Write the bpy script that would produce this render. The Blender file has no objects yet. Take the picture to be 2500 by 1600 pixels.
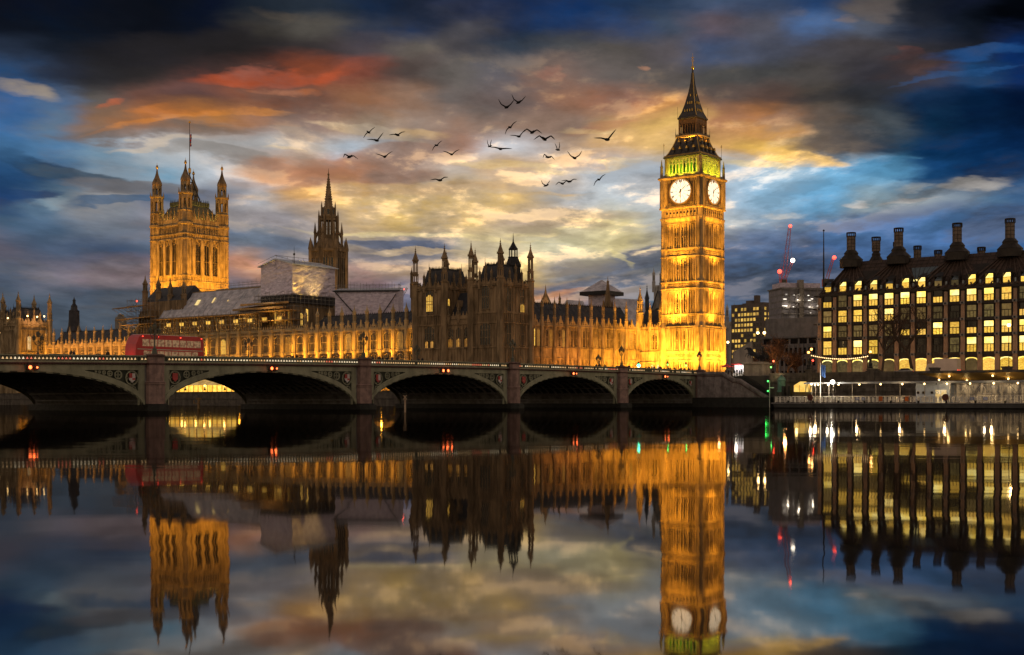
import bpy, math, random
from mathutils import Vector, Matrix
R = math.radians
SC = bpy.context.scene
COL = SC.collection
rnd = random.Random(7)

# ------------------------------------------------------------------ camera
F, VH, CAMH = 3200.0, 980.0, 1.3          # focal length in photo pixels, horizon row, height over the water
cam = bpy.data.cameras.new('camera'); cam_o = bpy.data.objects.new('camera', cam); COL.objects.link(cam_o)
cam_o.location = (0, 0, CAMH); cam_o.rotation_euler = (R(90), 0, 0)
cam.sensor_width = 36; cam.lens = 36 * F / 2500; cam.shift_y = (VH - 800) / 2500
cam.clip_start = 0.2; cam.clip_end = 30000
SC.camera = cam_o
SC.view_settings.view_transform = 'Standard'; SC.view_settings.look = 'None'
SC.view_settings.exposure = 0; SC.view_settings.gamma = 1
SC.render.engine = 'CYCLES'
SC.cycles.use_denoising = True
SC.cycles.max_bounces = 5; SC.cycles.diffuse_bounces = 2; SC.cycles.glossy_bounces = 3
SC.cycles.sample_clamp_indirect = 3.0
SC.cycles.caustics_reflective = False; SC.cycles.caustics_refractive = False

# ------------------------------------------------------------------ sky
def lin(h):
    c = [int(h[i:i+2], 16) / 255 for i in (0, 2, 4)]
    return tuple((x / 12.92 if x <= .04045 else ((x + .055) / 1.055) ** 2.4) for x in c) + (1,)
SKY = [l.split() for l in '''
0a0e20 0a1022 0a1020 070b16 0a1022 1c242e 232b35 16243a 16263f 22345a 0f2c58 10305e 1e3556 2a3a52 3c4a62 384660 243f68 4a4a50 141f2e 0c1830 020710
0c1a2e 0d192b 0b1424 0a0f1c 0f1628 403c36 54504a 2e3646 20304c 4a4a54 163460 1c3c6c 2a4878 3a4658 5a5058 4a4a54 44608a 4a5262 1e2636 0c1828 02060f
1e3450 16263a 181f2e 222230 262222 2e2a28 3a3434 4a4246 5a544e 46444a 2e4258 4a4e54 58524e 5a5458 42506c 464a58 46444a 403c3e 2a2a30 161c28 0c2a5c
24466e 1e3452 2a303c 35302f 644038 8a4a34 8a4830 7a4638 544844 605a56 5e5c62 7a6258 6e6460 5c5450 4c4a48 404040 4a4644 38363c 4a3a38 1c4470 0a2a5c
3a5f90 4c6a90 5a5450 6a4a40 5e4440 7a4a36 7a5444 9a6c50 90705c 6c625e 6a5c58 8a6450 a06a50 b07a4c 5a4c46 5e4a42 4e463e 34363a 1a3250 06203e 020c24
3a6494 58748f 8a6850 a46a40 a8703e a0745a 90786e b09070 a08878 9a7a68 8e7464 8a7264 c09a68 e0b468 a07050 b47848 6a5a4e 44525c 123450 08203c 04142c
3f6890 5079a0 7694aa a8b0b6 a8a6a4 a8a8a8 b8a898 b4c0cc b09484 b08068 c8c8cc b09278 c8a070 d8b070 d0a060 e8b860 6a5c50 16344c 0a2c50 0a2c54 0a2850
24466c 2a4868 7090a8 7aa0b8 b0b8c0 c49878 b07c60 b47e60 b08a74 d0c0b0 d8b080 c8b8a8 c0c8d0 b8c4d0 a8bccc a0b8c8 70a8cc 64a4cc 1c4a78 0c3460 0e3058
22406a 5a7488 8a8a8c 5a6c88 7a8090 b0b0b4 c89a64 d0a464 d8b060 e0b868 d8b888 b8bcc0 c0c8cc c4c8c8 a8bccc 88b0cc 6ca8d0 90a8b4 8098a8 5c7c98 486c94
3e566e 4a6078 6c7480 7e7c84 928c8c 98908e b0a090 d0b080 d8b46c d4b070 b8a080 b09878 d0c090 c0c4c0 b0b8bc 889aac 58789c 4a6c94 44668e 44688e 3a5e88
605e6c 48566c 465670 566478 5e6c80 6a7480 6c7484 a89a8c 6a7284 c0b090 d8c8a0 d0c8a4 d4c490 c0b490 8a8c90 50688a 4a6a94 46648e 40608a 3c5e8a 365a86
505a6c 76707c 84727a 8e747a 9c7874 bc8868 a08880 b08c80 b09478 c8a878 d8b878 a09488 8a8480 6a7480 55677f 4a6280 445f86 405c84 3c5a84 385680 325280
44505f 48525f 4a5666 485464 4a5564 7a6c70 7a6a74 8a7078 6a6a7c 8a7870 c88858 a07a70 6a6c78 5a6878 506276 485e7a 405a7c 3c587c 38547c 345078 304c74
444e5a 46505c 48525e 46505c 485260 505a68 585c6c 646070 5c6070 6a6a6c 8a7468 7a7070 606878 586678 506074 4c5e74 445872 40546e 3c506c 385070 305070
454e58 454e58 464f5a 464f5a 48505c 4c5460 505662 545864 545a66 5c5c64 686064 64606a 5c6070 566070 506070 4c5a6c 48566a 445268 405066 3c4e66 384a64
'''.strip().splitlines()]

wld = bpy.data.worlds.new('World'); SC.world = wld; wld.use_nodes = True
NT = wld.node_tree; NT.nodes.clear()
class NG:
    """small helper that writes node trees"""
    def __init__(s, nt): s.nt = nt; s.L = nt.links
    def new(s, t, **kw):
        n = s.nt.nodes.new(t)
        for k, v in kw.items(): setattr(n, k, v)
        return n
    def put(s, sock, v):
        if isinstance(v, bpy.types.NodeSocket): s.L.new(v, sock)
        elif v is not None: sock.default_value = v
    def m(s, op, a, b=None, c=None, clamp=False):
        n = s.new('ShaderNodeMath', operation=op); n.use_clamp = clamp
        s.put(n.inputs[0], a); s.put(n.inputs[1], b)
        if c is not None: s.put(n.inputs[2], c)
        return n.outputs[0]
    def rng(s, x, a, b, c=0., d=1., mode='SMOOTHSTEP'):
        n = s.new('ShaderNodeMapRange', interpolation_type=mode)
        for i, v in enumerate((x, a, b, c, d)): s.put(n.inputs[i], v)
        return n.outputs[0]
    def mix(s, f, a, b, t='MIX'):
        n = s.new('ShaderNodeMix', data_type='RGBA', blend_type=t)
        s.put(n.inputs[0], f); s.put(n.inputs[6], a); s.put(n.inputs[7], b)
        return n.outputs[2]
    def noise(s, vec, scale, detail=4., rough=.55, dist=0.):
        n = s.new('ShaderNodeTexNoise'); s.put(n.inputs['Vector'], vec)
        n.inputs['Scale'].default_value = scale; n.inputs['Detail'].default_value = detail
        n.inputs['Roughness'].default_value = rough; n.inputs['Distortion'].default_value = dist
        return n
    def xyz(s, x, y, z):
        n = s.new('ShaderNodeCombineXYZ'); s.put(n.inputs[0], x); s.put(n.inputs[1], y); s.put(n.inputs[2], z)
        return n.outputs[0]
    def sep(s, v):
        n = s.new('ShaderNodeSeparateXYZ'); s.put(n.inputs[0], v); return n.outputs

def build_sky():
    g = NG(NT)
    d = g.new('ShaderNodeTexCoord').outputs['Generated']
    x, y, z = g.sep(d)
    az = g.m('ARCTAN2', x, y)
    rr = g.m('SQRT', g.m('ADD', g.m('MULTIPLY', x, x), g.m('MULTIPLY', y, y)))
    ca = g.m('MAXIMUM', g.m('COSINE', az), .9)
    el = g.m('DIVIDE', z, g.m('MAXIMUM', g.m('MULTIPLY', rr, ca), .05))      # rise over run
    # streaky domain warp
    nv = g.xyz(g.m('MULTIPLY', az, 9.), g.m('MULTIPLY', el, 26.), 3.7)
    n1 = g.sep(g.noise(nv, 1., 6., .5, .1).outputs['Color'])
    nv2 = g.xyz(g.m('MULTIPLY', az, 22.), g.m('MULTIPLY', g.m('ADD', el, g.m('MULTIPLY', az, .08)), 85.), 9.1)
    n2 = g.noise(nv2, 1., 5., .55, .15)
    n2c = g.sep(n2.outputs['Color'])
    az2 = g.m('ADD', az, g.m('ADD', g.m('MULTIPLY', g.m('SUBTRACT', n1[0], .5), .075), g.m('MULTIPLY', g.m('SUBTRACT', n2c[0], .5), .032)))
    el2 = g.m('ADD', el, g.m('ADD', g.m('MULTIPLY', g.m('SUBTRACT', n1[1], .5), .036), g.m('MULTIPLY', g.m('SUBTRACT', n2c[1], .5), .013)))
    pos = g.m('ADD', g.m('DIVIDE', az2, .8), .5, clamp=True)
    vv = g.m('SUBTRACT', VH, g.m('MULTIPLY', el2, F))                          # 0 high in the sky .. 980 at the horizon
    col = None
    for i, row in enumerate(SKY):
        n = g.new('ShaderNodeValToRGB'); cr = n.color_ramp; cr.interpolation = 'EASE'
        g.put(n.inputs[0], pos)
        cr.elements.remove(cr.elements[1])
        for j, h in enumerate(row):
            ps = math.atan((j * 125 - 1250) / F) / .8 + .5
            e = cr.elements[0] if j == 0 else cr.elements.new(ps)
            e.position = ps; e.color = lin(h)
        if col is None: col = n.outputs[0]
        else: col = g.mix(g.rng(vv, (i - 1) * 60., i * 60.), col, n.outputs[0])
    # cloud banks and streaks with an edge of their own: (u, v, half width, half height, tilt, colour, opacity, softness)
    # cloud sheet seen in perspective: broken cells that flatten towards the horizon, lit from the low glow
    def sheet(da, de):
        e_ = g.m('ADD', g.m('ADD', el, .125), de); a_ = g.m('ADD', az, da)
        px = g.m('DIVIDE', a_, e_); py = g.m('DIVIDE', .80, e_)
        return g.noise(g.xyz(g.m('MULTIPLY', px, 1.15), py, 2.2), 2.3, 8., .58, .12).outputs['Fac']
    d1 = sheet(0., 0.); d2 = sheet(.004, -.010)
    amp = g.m('MULTIPLY', g.rng(el, .06, .30, 1., .6), g.rng(az, -.34, -.06, .55, 1.))
    relief = g.m('MULTIPLY', g.m('SUBTRACT', d1, d2), 5.5)
    cover = g.rng(d1, .46, .60)
    wisp = g.rng(d1, .38, .54, .18, 1.)
    for (cu, cv, w, h, tl, cc, op, soft) in CLOUDS:
        if h < 13: op *= .8; soft = max(soft, .8)
        if w < 80: op *= .8; soft = 1.; h *= 1.2
        ca_, ce_ = math.atan((cu - 1250) / F), (VH - cv) / F
        da = g.m('MULTIPLY', g.m('SUBTRACT', az2, ca_), F); de = g.m('MULTIPLY', g.m('SUBTRACT', el2, ce_), F)
        t = R(tl); c_, s_ = math.cos(t), math.sin(t)
        p = g.m('DIVIDE', g.m('ADD', g.m('MULTIPLY', da, c_), g.m('MULTIPLY', de, s_)), w)
        q = g.m('DIVIDE', g.m('SUBTRACT', g.m('MULTIPLY', de, c_), g.m('MULTIPLY', da, s_)), h)
        r2 = g.m('ADD', g.m('MULTIPLY', p, p), g.m('MULTIPLY', q, q))
        col = g.mix(g.m('MULTIPLY', g.rng(r2, 1 + soft, max(0., 1 - soft), 0., op), wisp), col, lin(cc))
    nv3 = g.xyz(g.m('MULTIPLY', az2, 60.), g.m('MULTIPLY', el2, 200.), 1.3)
    fine = g.rng(g.noise(nv3, 1., 5., .6, .3).outputs['Fac'], .3, .7, -.07, .07, 'LINEAR')
    sh = g.m('ADD', g.m('ADD', g.rng(cover, 0., 1., .11, -.27, 'LINEAR'), g.m('MULTIPLY', g.m('MAXIMUM', g.m('MINIMUM', relief, .6), -.45), .75)), fine)
    f3 = g.m('ADD', 1., g.m('MULTIPLY', sh, amp))
    col = g.mix(1., col, g.xyz(f3, f3, f3), 'MULTIPLY')
    # cloud bodies lean to grey brown, lit rims to warm yellow where the glow is near
    lum = g.new('ShaderNodeRGBToBW'); g.put(lum.inputs[0], col); lum = lum.outputs[0]
    grey = g.xyz(g.m('MULTIPLY', lum, 1.06), g.m('MULTIPLY', lum, .96), g.m('MULTIPLY', lum, .90))
    col = g.mix(g.m('MULTIPLY', cover, .38), col, grey)
    ga = g.m('DIVIDE', g.m('SUBTRACT', az, .03), .30); ge = g.m('DIVIDE', g.m('SUBTRACT', el, .16), .13)
    near = g.rng(g.m('ADD', g.m('MULTIPLY', ga, ga), g.m('MULTIPLY', ge, ge)), 1., .1)
    rim = g.m('MULTIPLY', g.rng(relief, .12, .55), near)
    warm = g.xyz(g.m('MULTIPLY', lum, 1.35), g.m('MULTIPLY', lum, .80), g.m('MULTIPLY', lum, .26))
    col = g.mix(g.m('MULTIPLY', rim, .62), col, warm, 'ADD')
    # overhead and behind: a plain dusk sky
    sky = g.new('ShaderNodeTexSky', sky_type='NISHITA'); sky.sun_disc = False
    sky.sun_elevation = R(2); sky.sun_rotation = R(2)
    back = g.mix(.12, (.42, .275, .18, 1), sky.outputs[0])
    zen = g.mix(g.rng(el, .31, .9), col, (.08, .085, .10, 1))
    out = g.mix(g.rng(g.m('ABSOLUTE', az), .42, .9), zen, g.mix(g.rng(el, .8, 2.5), back, (.10, .09, .085, 1)))
    bg = g.new('ShaderNodeBackground'); g.put(bg.inputs[0], out); bg.inputs[1].default_value = 1.
    o = g.new('ShaderNodeOutputWorld'); g.L.new(bg.outputs[0], o.inputs[0])
CLOUDS = [
 (300, 60, 420, 120, -6, '0c1420', .55, .8), (520, 130, 420, 70, 8, '2a2626', .6, .7),
 (650, 194, 150, 17, 2, 'b8502a', .75, .7), (830, 178, 50, 14, 30, 'c8542a', .7, .6), (690, 222, 60, 7, 0, 'd0702e', .8, .6),
 (285, 258, 32, 8, 18, 'd0622e', .9, .5), (450, 280, 130, 12, 2, 'd07a34', .8, .7), (360, 305, 120, 7, 8, 'e08a38', .7, .6), (600, 278, 90, 7, 6, 'dc8c38', .8, .7),
 (40, 222, 75, 13, -12, 'b09a78', .8, .6), (370, 325, 220, 16, 0, '6e5c50', .75, .6), (380, 350, 100, 6, 2, 'd8c0a0', .7, .6),
 (60, 398, 110, 26, -14, '26415e', .9, .35), (190, 430, 150, 24, -12, '3a5064', .85, .35), (310, 455, 170, 22, -6, '6e6c70', .8, .4),
 (120, 492, 40, 10, -5, '9ab0b8', .55, .6), (300, 492, 110, 13, -2, '44607e', .85, .4), (40, 470, 80, 14, 0, '24406a', .8, .5),
 (740, 330, 90, 16, -10, '847670', .7, .5), (560, 385, 130, 16, -12, '8c8680', .7, .5), (700, 372, 60, 5, -4, 'e8c890', .7, .6),
 (800, 425, 230, 34, -2, 'b27c5c', .8, .4), (1010, 430, 90, 22, 0, 'a8806a', .7, .5), (960, 378, 90, 36, 0, 'ac8068', .75, .4), (1120, 385, 60, 20, 8, 'b08468', .6, .5),
 (870, 312, 120, 14, -14, 'c8ae88', .6, .6), (1000, 322, 70, 9, -3, 'ecc078', .8, .6),
 (900, 470, 330, 18, 2, 'dca85c', .6, .7), (1080, 500, 300, 14, 3, 'e8bc60', .6, .7), (1020, 575, 330, 6, -3, 'f0d890', .7, .7),
 (960, 602, 120, 14, -4, '5e6880', .9, .4), (1060, 600, 50, 12, 0, '64708a', .8, .4), (930, 632, 220, 12, 0, '68748a', .65, .5), (1010, 617, 90, 5, 3, 'ecc88c', .7, .6),
 (700, 545, 150, 26, -3, '8c8890', .6, .6), (650, 600, 130, 16, 0, '66748a', .6, .6), (560, 655, 160, 12, 0, 'c08078', .5, .7),
 (1330, 465, 80, 24, 4, 'a89078', .8, .4), (1330, 482, 90, 5, 4, 'ecc078', .8, .6), (1330, 535, 130, 20, 3, 'ac9880', .8, .4), (1470, 520, 110, 11, 3, 'b4a080', .7, .5), (1300, 558, 100, 10, -2, 'a89488', .8, .4), (1480, 542, 110, 5, 0, 'f0d898', .8, .6), (1330, 570, 100, 5, 3, 'f4dc98', .8, .6),
 (1250, 410, 130, 8, -4, 'f0cc80', .7, .6), (1450, 395, 140, 14, 4, 'b89068', .7, .5), (1470, 410, 140, 6, 6, 'f0c878', .7, .6),
 (1500, 300, 120, 20, 8, 'b0704c', .6, .6), (1560, 330, 110, 24, 4, 'dcb070', .55, .6), (1430, 320, 70, 6, -8, 'e8c888', .7, .6), (1600, 240, 50, 10, 25, 'e0a050', .7, .6), (1558, 153, 16, 7, 8, 'd88850', .8, .5), (1370, 193, 22, 8, 8, 'b07058', .7, .5),
 (1920, 380, 110, 20, -8, 'f4c060', .85, .5), (1890, 330, 80, 16, 0, 'c08850', .7, .6), (1830, 400, 80, 8, 3, 'f0d080', .7, .6),
 (1560, 640, 110, 26, 14, '6a7488', .85, .35), (1500, 632, 40, 5, -38, 'f0dc90', .9, .5), (1600, 615, 60, 4, 18, 'f0d890', .8, .6), (1480, 690, 210, 14, 0, '68748a', .75, .45), (1370, 662, 90, 9, 0, '707a88', .8, .4), (1320, 690, 60, 9, 4, '6c7890', .8, .4), (1330, 708, 130, 8, 4, 'd89058', .8, .6), (1310, 725, 80, 6, 0, 'a07c78', .7, .5),
 (1790, 660, 70, 70, 0, '50668a', .85, .35), (1850, 590, 120, 22, 6, '7c8494', .6, .6), (1800, 540, 40, 9, 3, 'e0dcd4', .8, .6), (1760, 570, 50, 12, 0, '9ca0a4', .6, .6),
 (1900, 468, 26, 7, 2, '586c84', .9, .4), (1905, 512, 45, 8, 2, 'e8d8c0', .8, .6), (2100, 483, 30, 5, 2, 'f0e0d0', .85, .6), (2215, 478, 50, 5, 6, 'c8bcb0', .75, .6), (2230, 448, 40, 6, 6, 'c0c0b8', .75, .6), (2370, 445, 70, 9, 3, 'c8bca8', .8, .6), (2250, 560, 420, 60, 6, '48699a', .6, .7),
 (2380, 130, 120, 16, 8, '1c4c84', .8, .6), (2330, 185, 120, 5, 12, '2a609c', .7, .7), (2380, 270, 170, 60, 8, '041530', .8, .6), (2150, 215, 260, 22, 8, '2c3038', .5, .7), (2290, 405, 240, 26, 4, '0e3460', .75, .5), (2202, 382, 22, 4, 4, '5c98b8', .7, .6), (2200, 138, 22, 14, 0, '7a4030', .8, .5), (2255, 178, 36, 10, 4, '644844', .7, .5), (2070, 50, 30, 8, 6, '7a685e', .8, .5), (2130, 22, 50, 16, -8, '6a5c52', .7, .6), (1950, 34, 28, 9, -6, '6c625a', .7, .6), (700, 30, 60, 12, -12, '6c5c48', .7, .6),
]
build_sky()

# the sun has set behind the clouds: only a weak warm rest of it, low and well to the right of the view
sun = bpy.data.lights.new('sun', 'SUN'); sun.energy = .04; sun.angle = R(10); sun.color = (1, .7, .42)
sun_o = bpy.data.objects.new('sun', sun); COL.objects.link(sun_o)
sun_o.rotation_euler = (R(86), 0, R(118))

# ------------------------------------------------------------------ city frame: X north along the far bank, Y west away from the river
OX, OY = 41.1, 288.5
EX, EY = (.7862, -.6180), (.6180, .7862)
RZ = math.atan2(EX[1], EX[0])
def W(X, Y, z=0.): return Vector((OX + X * EX[0] + Y * EY[0], OY + X * EX[1] + Y * EY[1], z))
def onY(u, Y):
    k = (u - 1250) / F
    d = (Y + OX * EY[0] + OY * EY[1]) / (EY[0] * k + EY[1])
    return (k * d - OX) * EX[0] + (d - OY) * EX[1]
def onX(u, X):
    k = (u - 1250) / F
    d = (X + OX * EX[0] + OY * EX[1]) / (EX[0] * k + EX[1])
    return (k * d - OX) * EY[0] + (d - OY) * EY[1]
def dep(X, Y): return OY + X * EX[1] + Y * EY[1]
def zat(v, X, Y): return CAMH + (VH - v) / F * dep(X, Y)
def atd(u, d):                                 # city X, Y of a thing seen in direction u at depth d
    x, y = (u - 1250) / F * d - OX, d - OY
    return x * EX[0] + y * EX[1], x * EY[0] + y * EY[1]

# ------------------------------------------------------------------ mesh builder
class MB:
    def __init__(s): s.v = []; s.f = []; s.m = []; s.x = None
    def add(s, vs, fs, mat):
        b = len(s.v)
        if s.x is not None: vs = [tuple(s.x @ Vector(p)) for p in vs]
        s.v += vs; s.f += [tuple(b + i for i in f) for f in fs]; s.m += [mat] * len(fs)
    def box(s, x0, x1, y0, y1, z0, z1, mat):
        s.add([(x0,y0,z0),(x1,y0,z0),(x1,y1,z0),(x0,y1,z0),(x0,y0,z1),(x1,y0,z1),(x1,y1,z1),(x0,y1,z1)],
              [(0,3,2,1),(4,5,6,7),(0,1,5,4),(1,2,6,5),(2,3,7,6),(3,0,4,7)], mat)
    def cbox(s, cx, cy, cz, sx, sy, sz, mat): s.box(cx-sx/2,cx+sx/2,cy-sy/2,cy+sy/2,cz-sz/2,cz+sz/2,mat)
    def quad(s, a, b, c, d, mat): s.add([a,b,c,d], [(0,1,2,3)], mat)
    def tri(s, a, b, c, mat): s.add([a,b,c], [(0,1,2)], mat)
    def lathe(s, cx, cy, prof, n, mat, rot=None, caps=True, sx=1., sy=1.):
        rot = math.pi / n if rot is None else rot
        vs = []; fs = []
        for (z, r) in prof:
            for i in range(n):
                a = rot + 2 * math.pi * i / n
                vs.append((cx + r * math.cos(a) * sx, cy + r * math.sin(a) * sy, z))
        for j in range(len(prof) - 1):
            for i in range(n):
                fs.append((j*n+i, j*n+(i+1)%n, (j+1)*n+(i+1)%n, (j+1)*n+i))
        if caps:
            fs.append(tuple(range(n))[::-1]); fs.append(tuple((len(prof)-1)*n + i for i in range(n)))
        s.add(vs, fs, mat)
    def sq(s, cx, cy, prof, mat, dy=None):                 # square rings of half width r (dy: other half width minus r)
        vs = []; fs = []
        for p in prof:
            z, r = p[0], p[1]; q = p[2] if len(p) > 2 else r
            vs += [(cx-r,cy-q,z),(cx+r,cy-q,z),(cx+r,cy+q,z),(cx-r,cy+q,z)]
        for j in range(len(prof)-1):
            for i in range(4): fs.append((j*4+i, j*4+(i+1)%4, (j+1)*4+(i+1)%4, (j+1)*4+i))
        fs.append((3,2,1,0)); k = (len(prof)-1)*4; fs.append((k,k+1,k+2,k+3))
        s.add(vs, fs, mat)
    def tube(s, p, q, r, mat, n=5, r2=None):
        p, q = Vector(p), Vector(q); d = q - p
        if d.length < 1e-6: return
        d.normalize(); a = d.cross(Vector((0,0,1)) if abs(d.z) < .95 else Vector((1,0,0))).normalized(); b = d.cross(a)
        r2 = r if r2 is None else r2; vs = []
        for (c, rr) in ((p, r), (q, r2)):
            for i in range(n):
                t = 2*math.pi*i/n; vs.append(tuple(c + a*math.cos(t)*rr + b*math.sin(t)*rr))
        s.add(vs, [(i,(i+1)%n,n+(i+1)%n,n+i) for i in range(n)] + [tuple(range(n))[::-1], tuple(range(n,2*n))], mat)
    def path(s, pts, r, mat, n=5):
        for a, b in zip(pts, pts[1:]): s.tube(a, b, r, mat, n)
    def ring(s, c, r, w, mat, axis='y', n=10, t=.1):      # flat annulus facing -y (or +x when axis == 'x')
        vs = []; fs = []
        for dy in (0, -t):
            for rr in (r - w/2, r + w/2):
                for i in range(n):
                    a = 2*math.pi*i/n; e, z = rr*math.cos(a), rr*math.sin(a)
                    vs.append((c[0]+e, c[1]+dy, c[2]+z) if axis == 'y' else (c[0]-dy, c[1]+e, c[2]+z))
        for i in range(n):
            j = (i+1) % n
            fs += [(2*n+i,2*n+j,3*n+j,3*n+i), (n+i,n+j,3*n+j,3*n+i), (i,j,2*n+j,2*n+i)]
        s.add(vs, fs, mat)
    def disc(s, c, r, mat, axis='y', n=10, t=.05):
        vs = []
        for dy in (0, -t):
            for i in range(n):
                a = 2*math.pi*i/n; e, z = r*math.cos(a), r*math.sin(a)
                vs.append((c[0]+e, c[1]+dy, c[2]+z) if axis == 'y' else (c[0]-dy, c[1]+e, c[2]+z))
        s.add(vs, [(i,(i+1)%n,n+(i+1)%n,n+i) for i in range(n)] + [tuple(range(n,2*n)), tuple(range(n))[::-1]], mat)
    def ext(s, poly, y0, y1, mat):                         # polygon in x,z pushed from y0 to y1
        n = len(poly)
        s.add([(x,y0,z) for x,z in poly] + [(x,y1,z) for x,z in poly],
              [tuple(range(n)), tuple(range(n,2*n))[::-1]] + [(i,n+i,n+(i+1)%n,(i+1)%n) for i in range(n)], mat)
    def ball(s, c, r, mat, n=8, m=5, sz=1.):
        s.lathe(c[0], c[1], [(c[2] - r*sz*math.cos(math.pi*j/m), max(.01*r, r*math.sin(math.pi*j/m))) for j in range(m+1)], n, mat)
    def build(s, name, parent=None, smooth=False):
        me = bpy.data.meshes.new(name); me.from_pydata(s.v, [], s.f)
        ms = []
        for k in s.m:
            if k not in ms: ms.append(k)
        for k in ms: me.materials.append(k)
        me.polygons.foreach_set('material_index', [ms.index(k) for k in s.m])
        if smooth: me.polygons.foreach_set('use_smooth', [True]*len(s.f))
        me.update()
        o = bpy.data.objects.new(name, me); COL.objects.link(o)
        if parent is not None: o.parent = parent
        return o

def tag(o, label=None, cat=None, group=None, kind=None):
    if label: o['label'] = label
    if cat: o['category'] = cat
    if group: o['group'] = group
    if kind: o['kind'] = kind
    return o
def thing(name, label, cat, X=0., Y=0., z=0., rz=None, group=None):
    o = bpy.data.objects.new(name, None); COL.objects.link(o); o.empty_display_size = .5
    o.location = W(X, Y, z); o.rotation_euler = (0, 0, RZ if rz is None else rz)
    return tag(o, label, cat, group)
def inst(src, parent, loc=(0,0,0), rz=0., name=None, scale=None):      # another object on the same mesh
    o = bpy.data.objects.new(name or src.name.split('.')[0], src.data if hasattr(src, 'data') else src)
    COL.objects.link(o); o.parent = parent; o.location = loc; o.rotation_euler = (0, 0, rz)
    if scale: o.scale = scale
    return o
def kids(o): return [c for c in bpy.data.objects if c.parent == o]
def copy_tree(o, loc, rz=None, label=None, group=None):
    r = o.copy(); COL.objects.link(r); r.location = loc
    if rz is not None: r.rotation_euler = (0, 0, rz)
    if label: r['label'] = label
    if group: r['group'] = group
    def rec(a, b):
        for ch in a.children:
            c = ch.copy(); COL.objects.link(c); c.parent = b; rec(ch, c)
    rec(o, r)
    return r
def mesh_only(mb, name):
    me_o = mb.build(name); me = me_o.data; bpy.data.objects.remove(me_o); return me

# ------------------------------------------------------------------ materials
def mk(name, c1, c2=None, scale=.5, rough=.8, metal=0., bump=0., sz=1., emis=None, es=0., spec=.3, detail=5., grime=0.):
    m = bpy.data.materials.new(name); m.use_nodes = True; nt = m.node_tree
    b = nt.nodes['Principled BSDF']; g = NG(nt)
    b.inputs['Roughness'].default_value = rough; b.inputs['Metallic'].default_value = metal
    b.inputs['Specular IOR Level'].default_value = spec
    c1 = tuple(c1) + (1,)
    if c2 is None: c2 = tuple(x * .72 for x in c1[:3])
    c2 = tuple(c2) + (1,)
    p = g.new('ShaderNodeNewGeometry').outputs['Position']
    x, y, z = g.sep(p)
    v = g.xyz(x, y, g.m('MULTIPLY', z, sz))
    n = g.noise(v, scale, detail, .6, .2)
    f = g.rng(n.outputs['Fac'], .32, .68)
    col = g.mix(f, c1, c2)
    if grime:
        n2 = g.noise(g.xyz(x, y, g.m('MULTIPLY', z, .12)), .9, 5., .65)
        k = g.rng(n2.outputs['Fac'], .42, .7, 1., 1. - grime)
        col = g.mix(1., col, g.xyz(k, k, k), 'MULTIPLY')
    g.put(b.inputs['Base Color'], col)
    if bump:
        bn = g.new('ShaderNodeBump'); bn.inputs['Strength'].default_value = bump; bn.inputs['Distance'].default_value = .2
        g.put(bn.inputs['Height'], n.outputs['Fac']); g.put(b.inputs['Normal'], bn.outputs[0])
    if emis:
        b.inputs['Emission Color'].default_value = tuple(emis) + (1,); b.inputs['Emission Strength'].default_value = es
    return m
def glow(name, c, s, c2=None, scale=1.2, vary=0., sz=1.):
    """glass with a lit room behind it: emission broken up by the room's contents"""
    m = bpy.data.materials.new(name); m.use_nodes = True; nt = m.node_tree
    b = nt.nodes['Principled BSDF']; g = NG(nt)
    b.inputs['Base Color'].default_value = (.02, .02, .02, 1); b.inputs['Roughness'].default_value = .25
    st = s
    if c2 is not None:
        x, y, z = g.sep(g.new('ShaderNodeNewGeometry').outputs['Position'])
        n = g.noise(g.xyz(x, y, g.m('MULTIPLY', z, sz)), scale, 3., .6)
        g.put(b.inputs['Emission Color'], g.mix(g.rng(n.outputs['Fac'], .4, .62), tuple(c) + (1,), tuple(c2) + (1,)))
    else: b.inputs['Emission Color'].default_value = tuple(c) + (1,)
    if vary:
        oi = g.new('ShaderNodeObjectInfo')
        g.put(b.inputs['Emission Strength'], g.rng(oi.outputs['Random'], 0., 1., s * (1 - vary), s * (1 + vary * .5), 'LINEAR'))
        src = b.inputs['Emission Color'].links[0].from_socket if b.inputs['Emission Color'].links else tuple(c) + (1,)
        r2 = g.m('FRACT', g.m('MULTIPLY', oi.outputs['Random'], 7.31))
        g.put(b.inputs['Emission Color'], g.mix(g.m('MULTIPLY', r2, .45), src, (1., .56, .14, 1)))
    else: b.inputs['Emission Strength'].default_value = st
    return m

M = {}
M['stone'] = mk('honey_stone', (.46, .345, .21), (.25, .18, .10), .8, .9, sz=.4, bump=.6, grime=.6)
M['stone_dark'] = mk('weathered_warm_stone', (.38, .26, .15), (.19, .13, .075), .5, .9, sz=.4, bump=.5, grime=.55)  # weathered, and browner to paint in some warm spill light
M['stone_floodlit'] = mk('floodlit_stone', (.56, .43, .26), (.40, .30, .17), .9, .9, sz=.3, bump=.5, grime=.3)  # buttress stone, lightened to paint in the floodlit strips
M['stone_shaded'] = mk('shaded_stone', (.27, .19, .115), (.15, .105, .06), .8, .9, sz=.4, bump=.6, grime=.5)  # wall stone, darkened to paint the shade between floodlit buttresses
M['stone_grey'] = mk('grey_stone', (.30, .27, .24), (.19, .17, .15), .5, .9, sz=.5, bump=.4, grime=.4)
M['slate'] = mk('slate_roof', (.055, .058, .07), (.03, .032, .042), .8, .55, sz=.7, bump=.4)
M['iron'] = mk('dark_iron', (.03, .03, .034), (.018, .018, .02), 2., .5, metal=.4)
M['iron_roof'] = mk('cast_iron_tiles', (.07, .062, .06), (.038, .035, .037), 1.2, .5, metal=.25, bump=.4)
M['gilt'] = mk('gilding', (.75, .48, .12), (.5, .3, .07), 2., .35, metal=.8)
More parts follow.
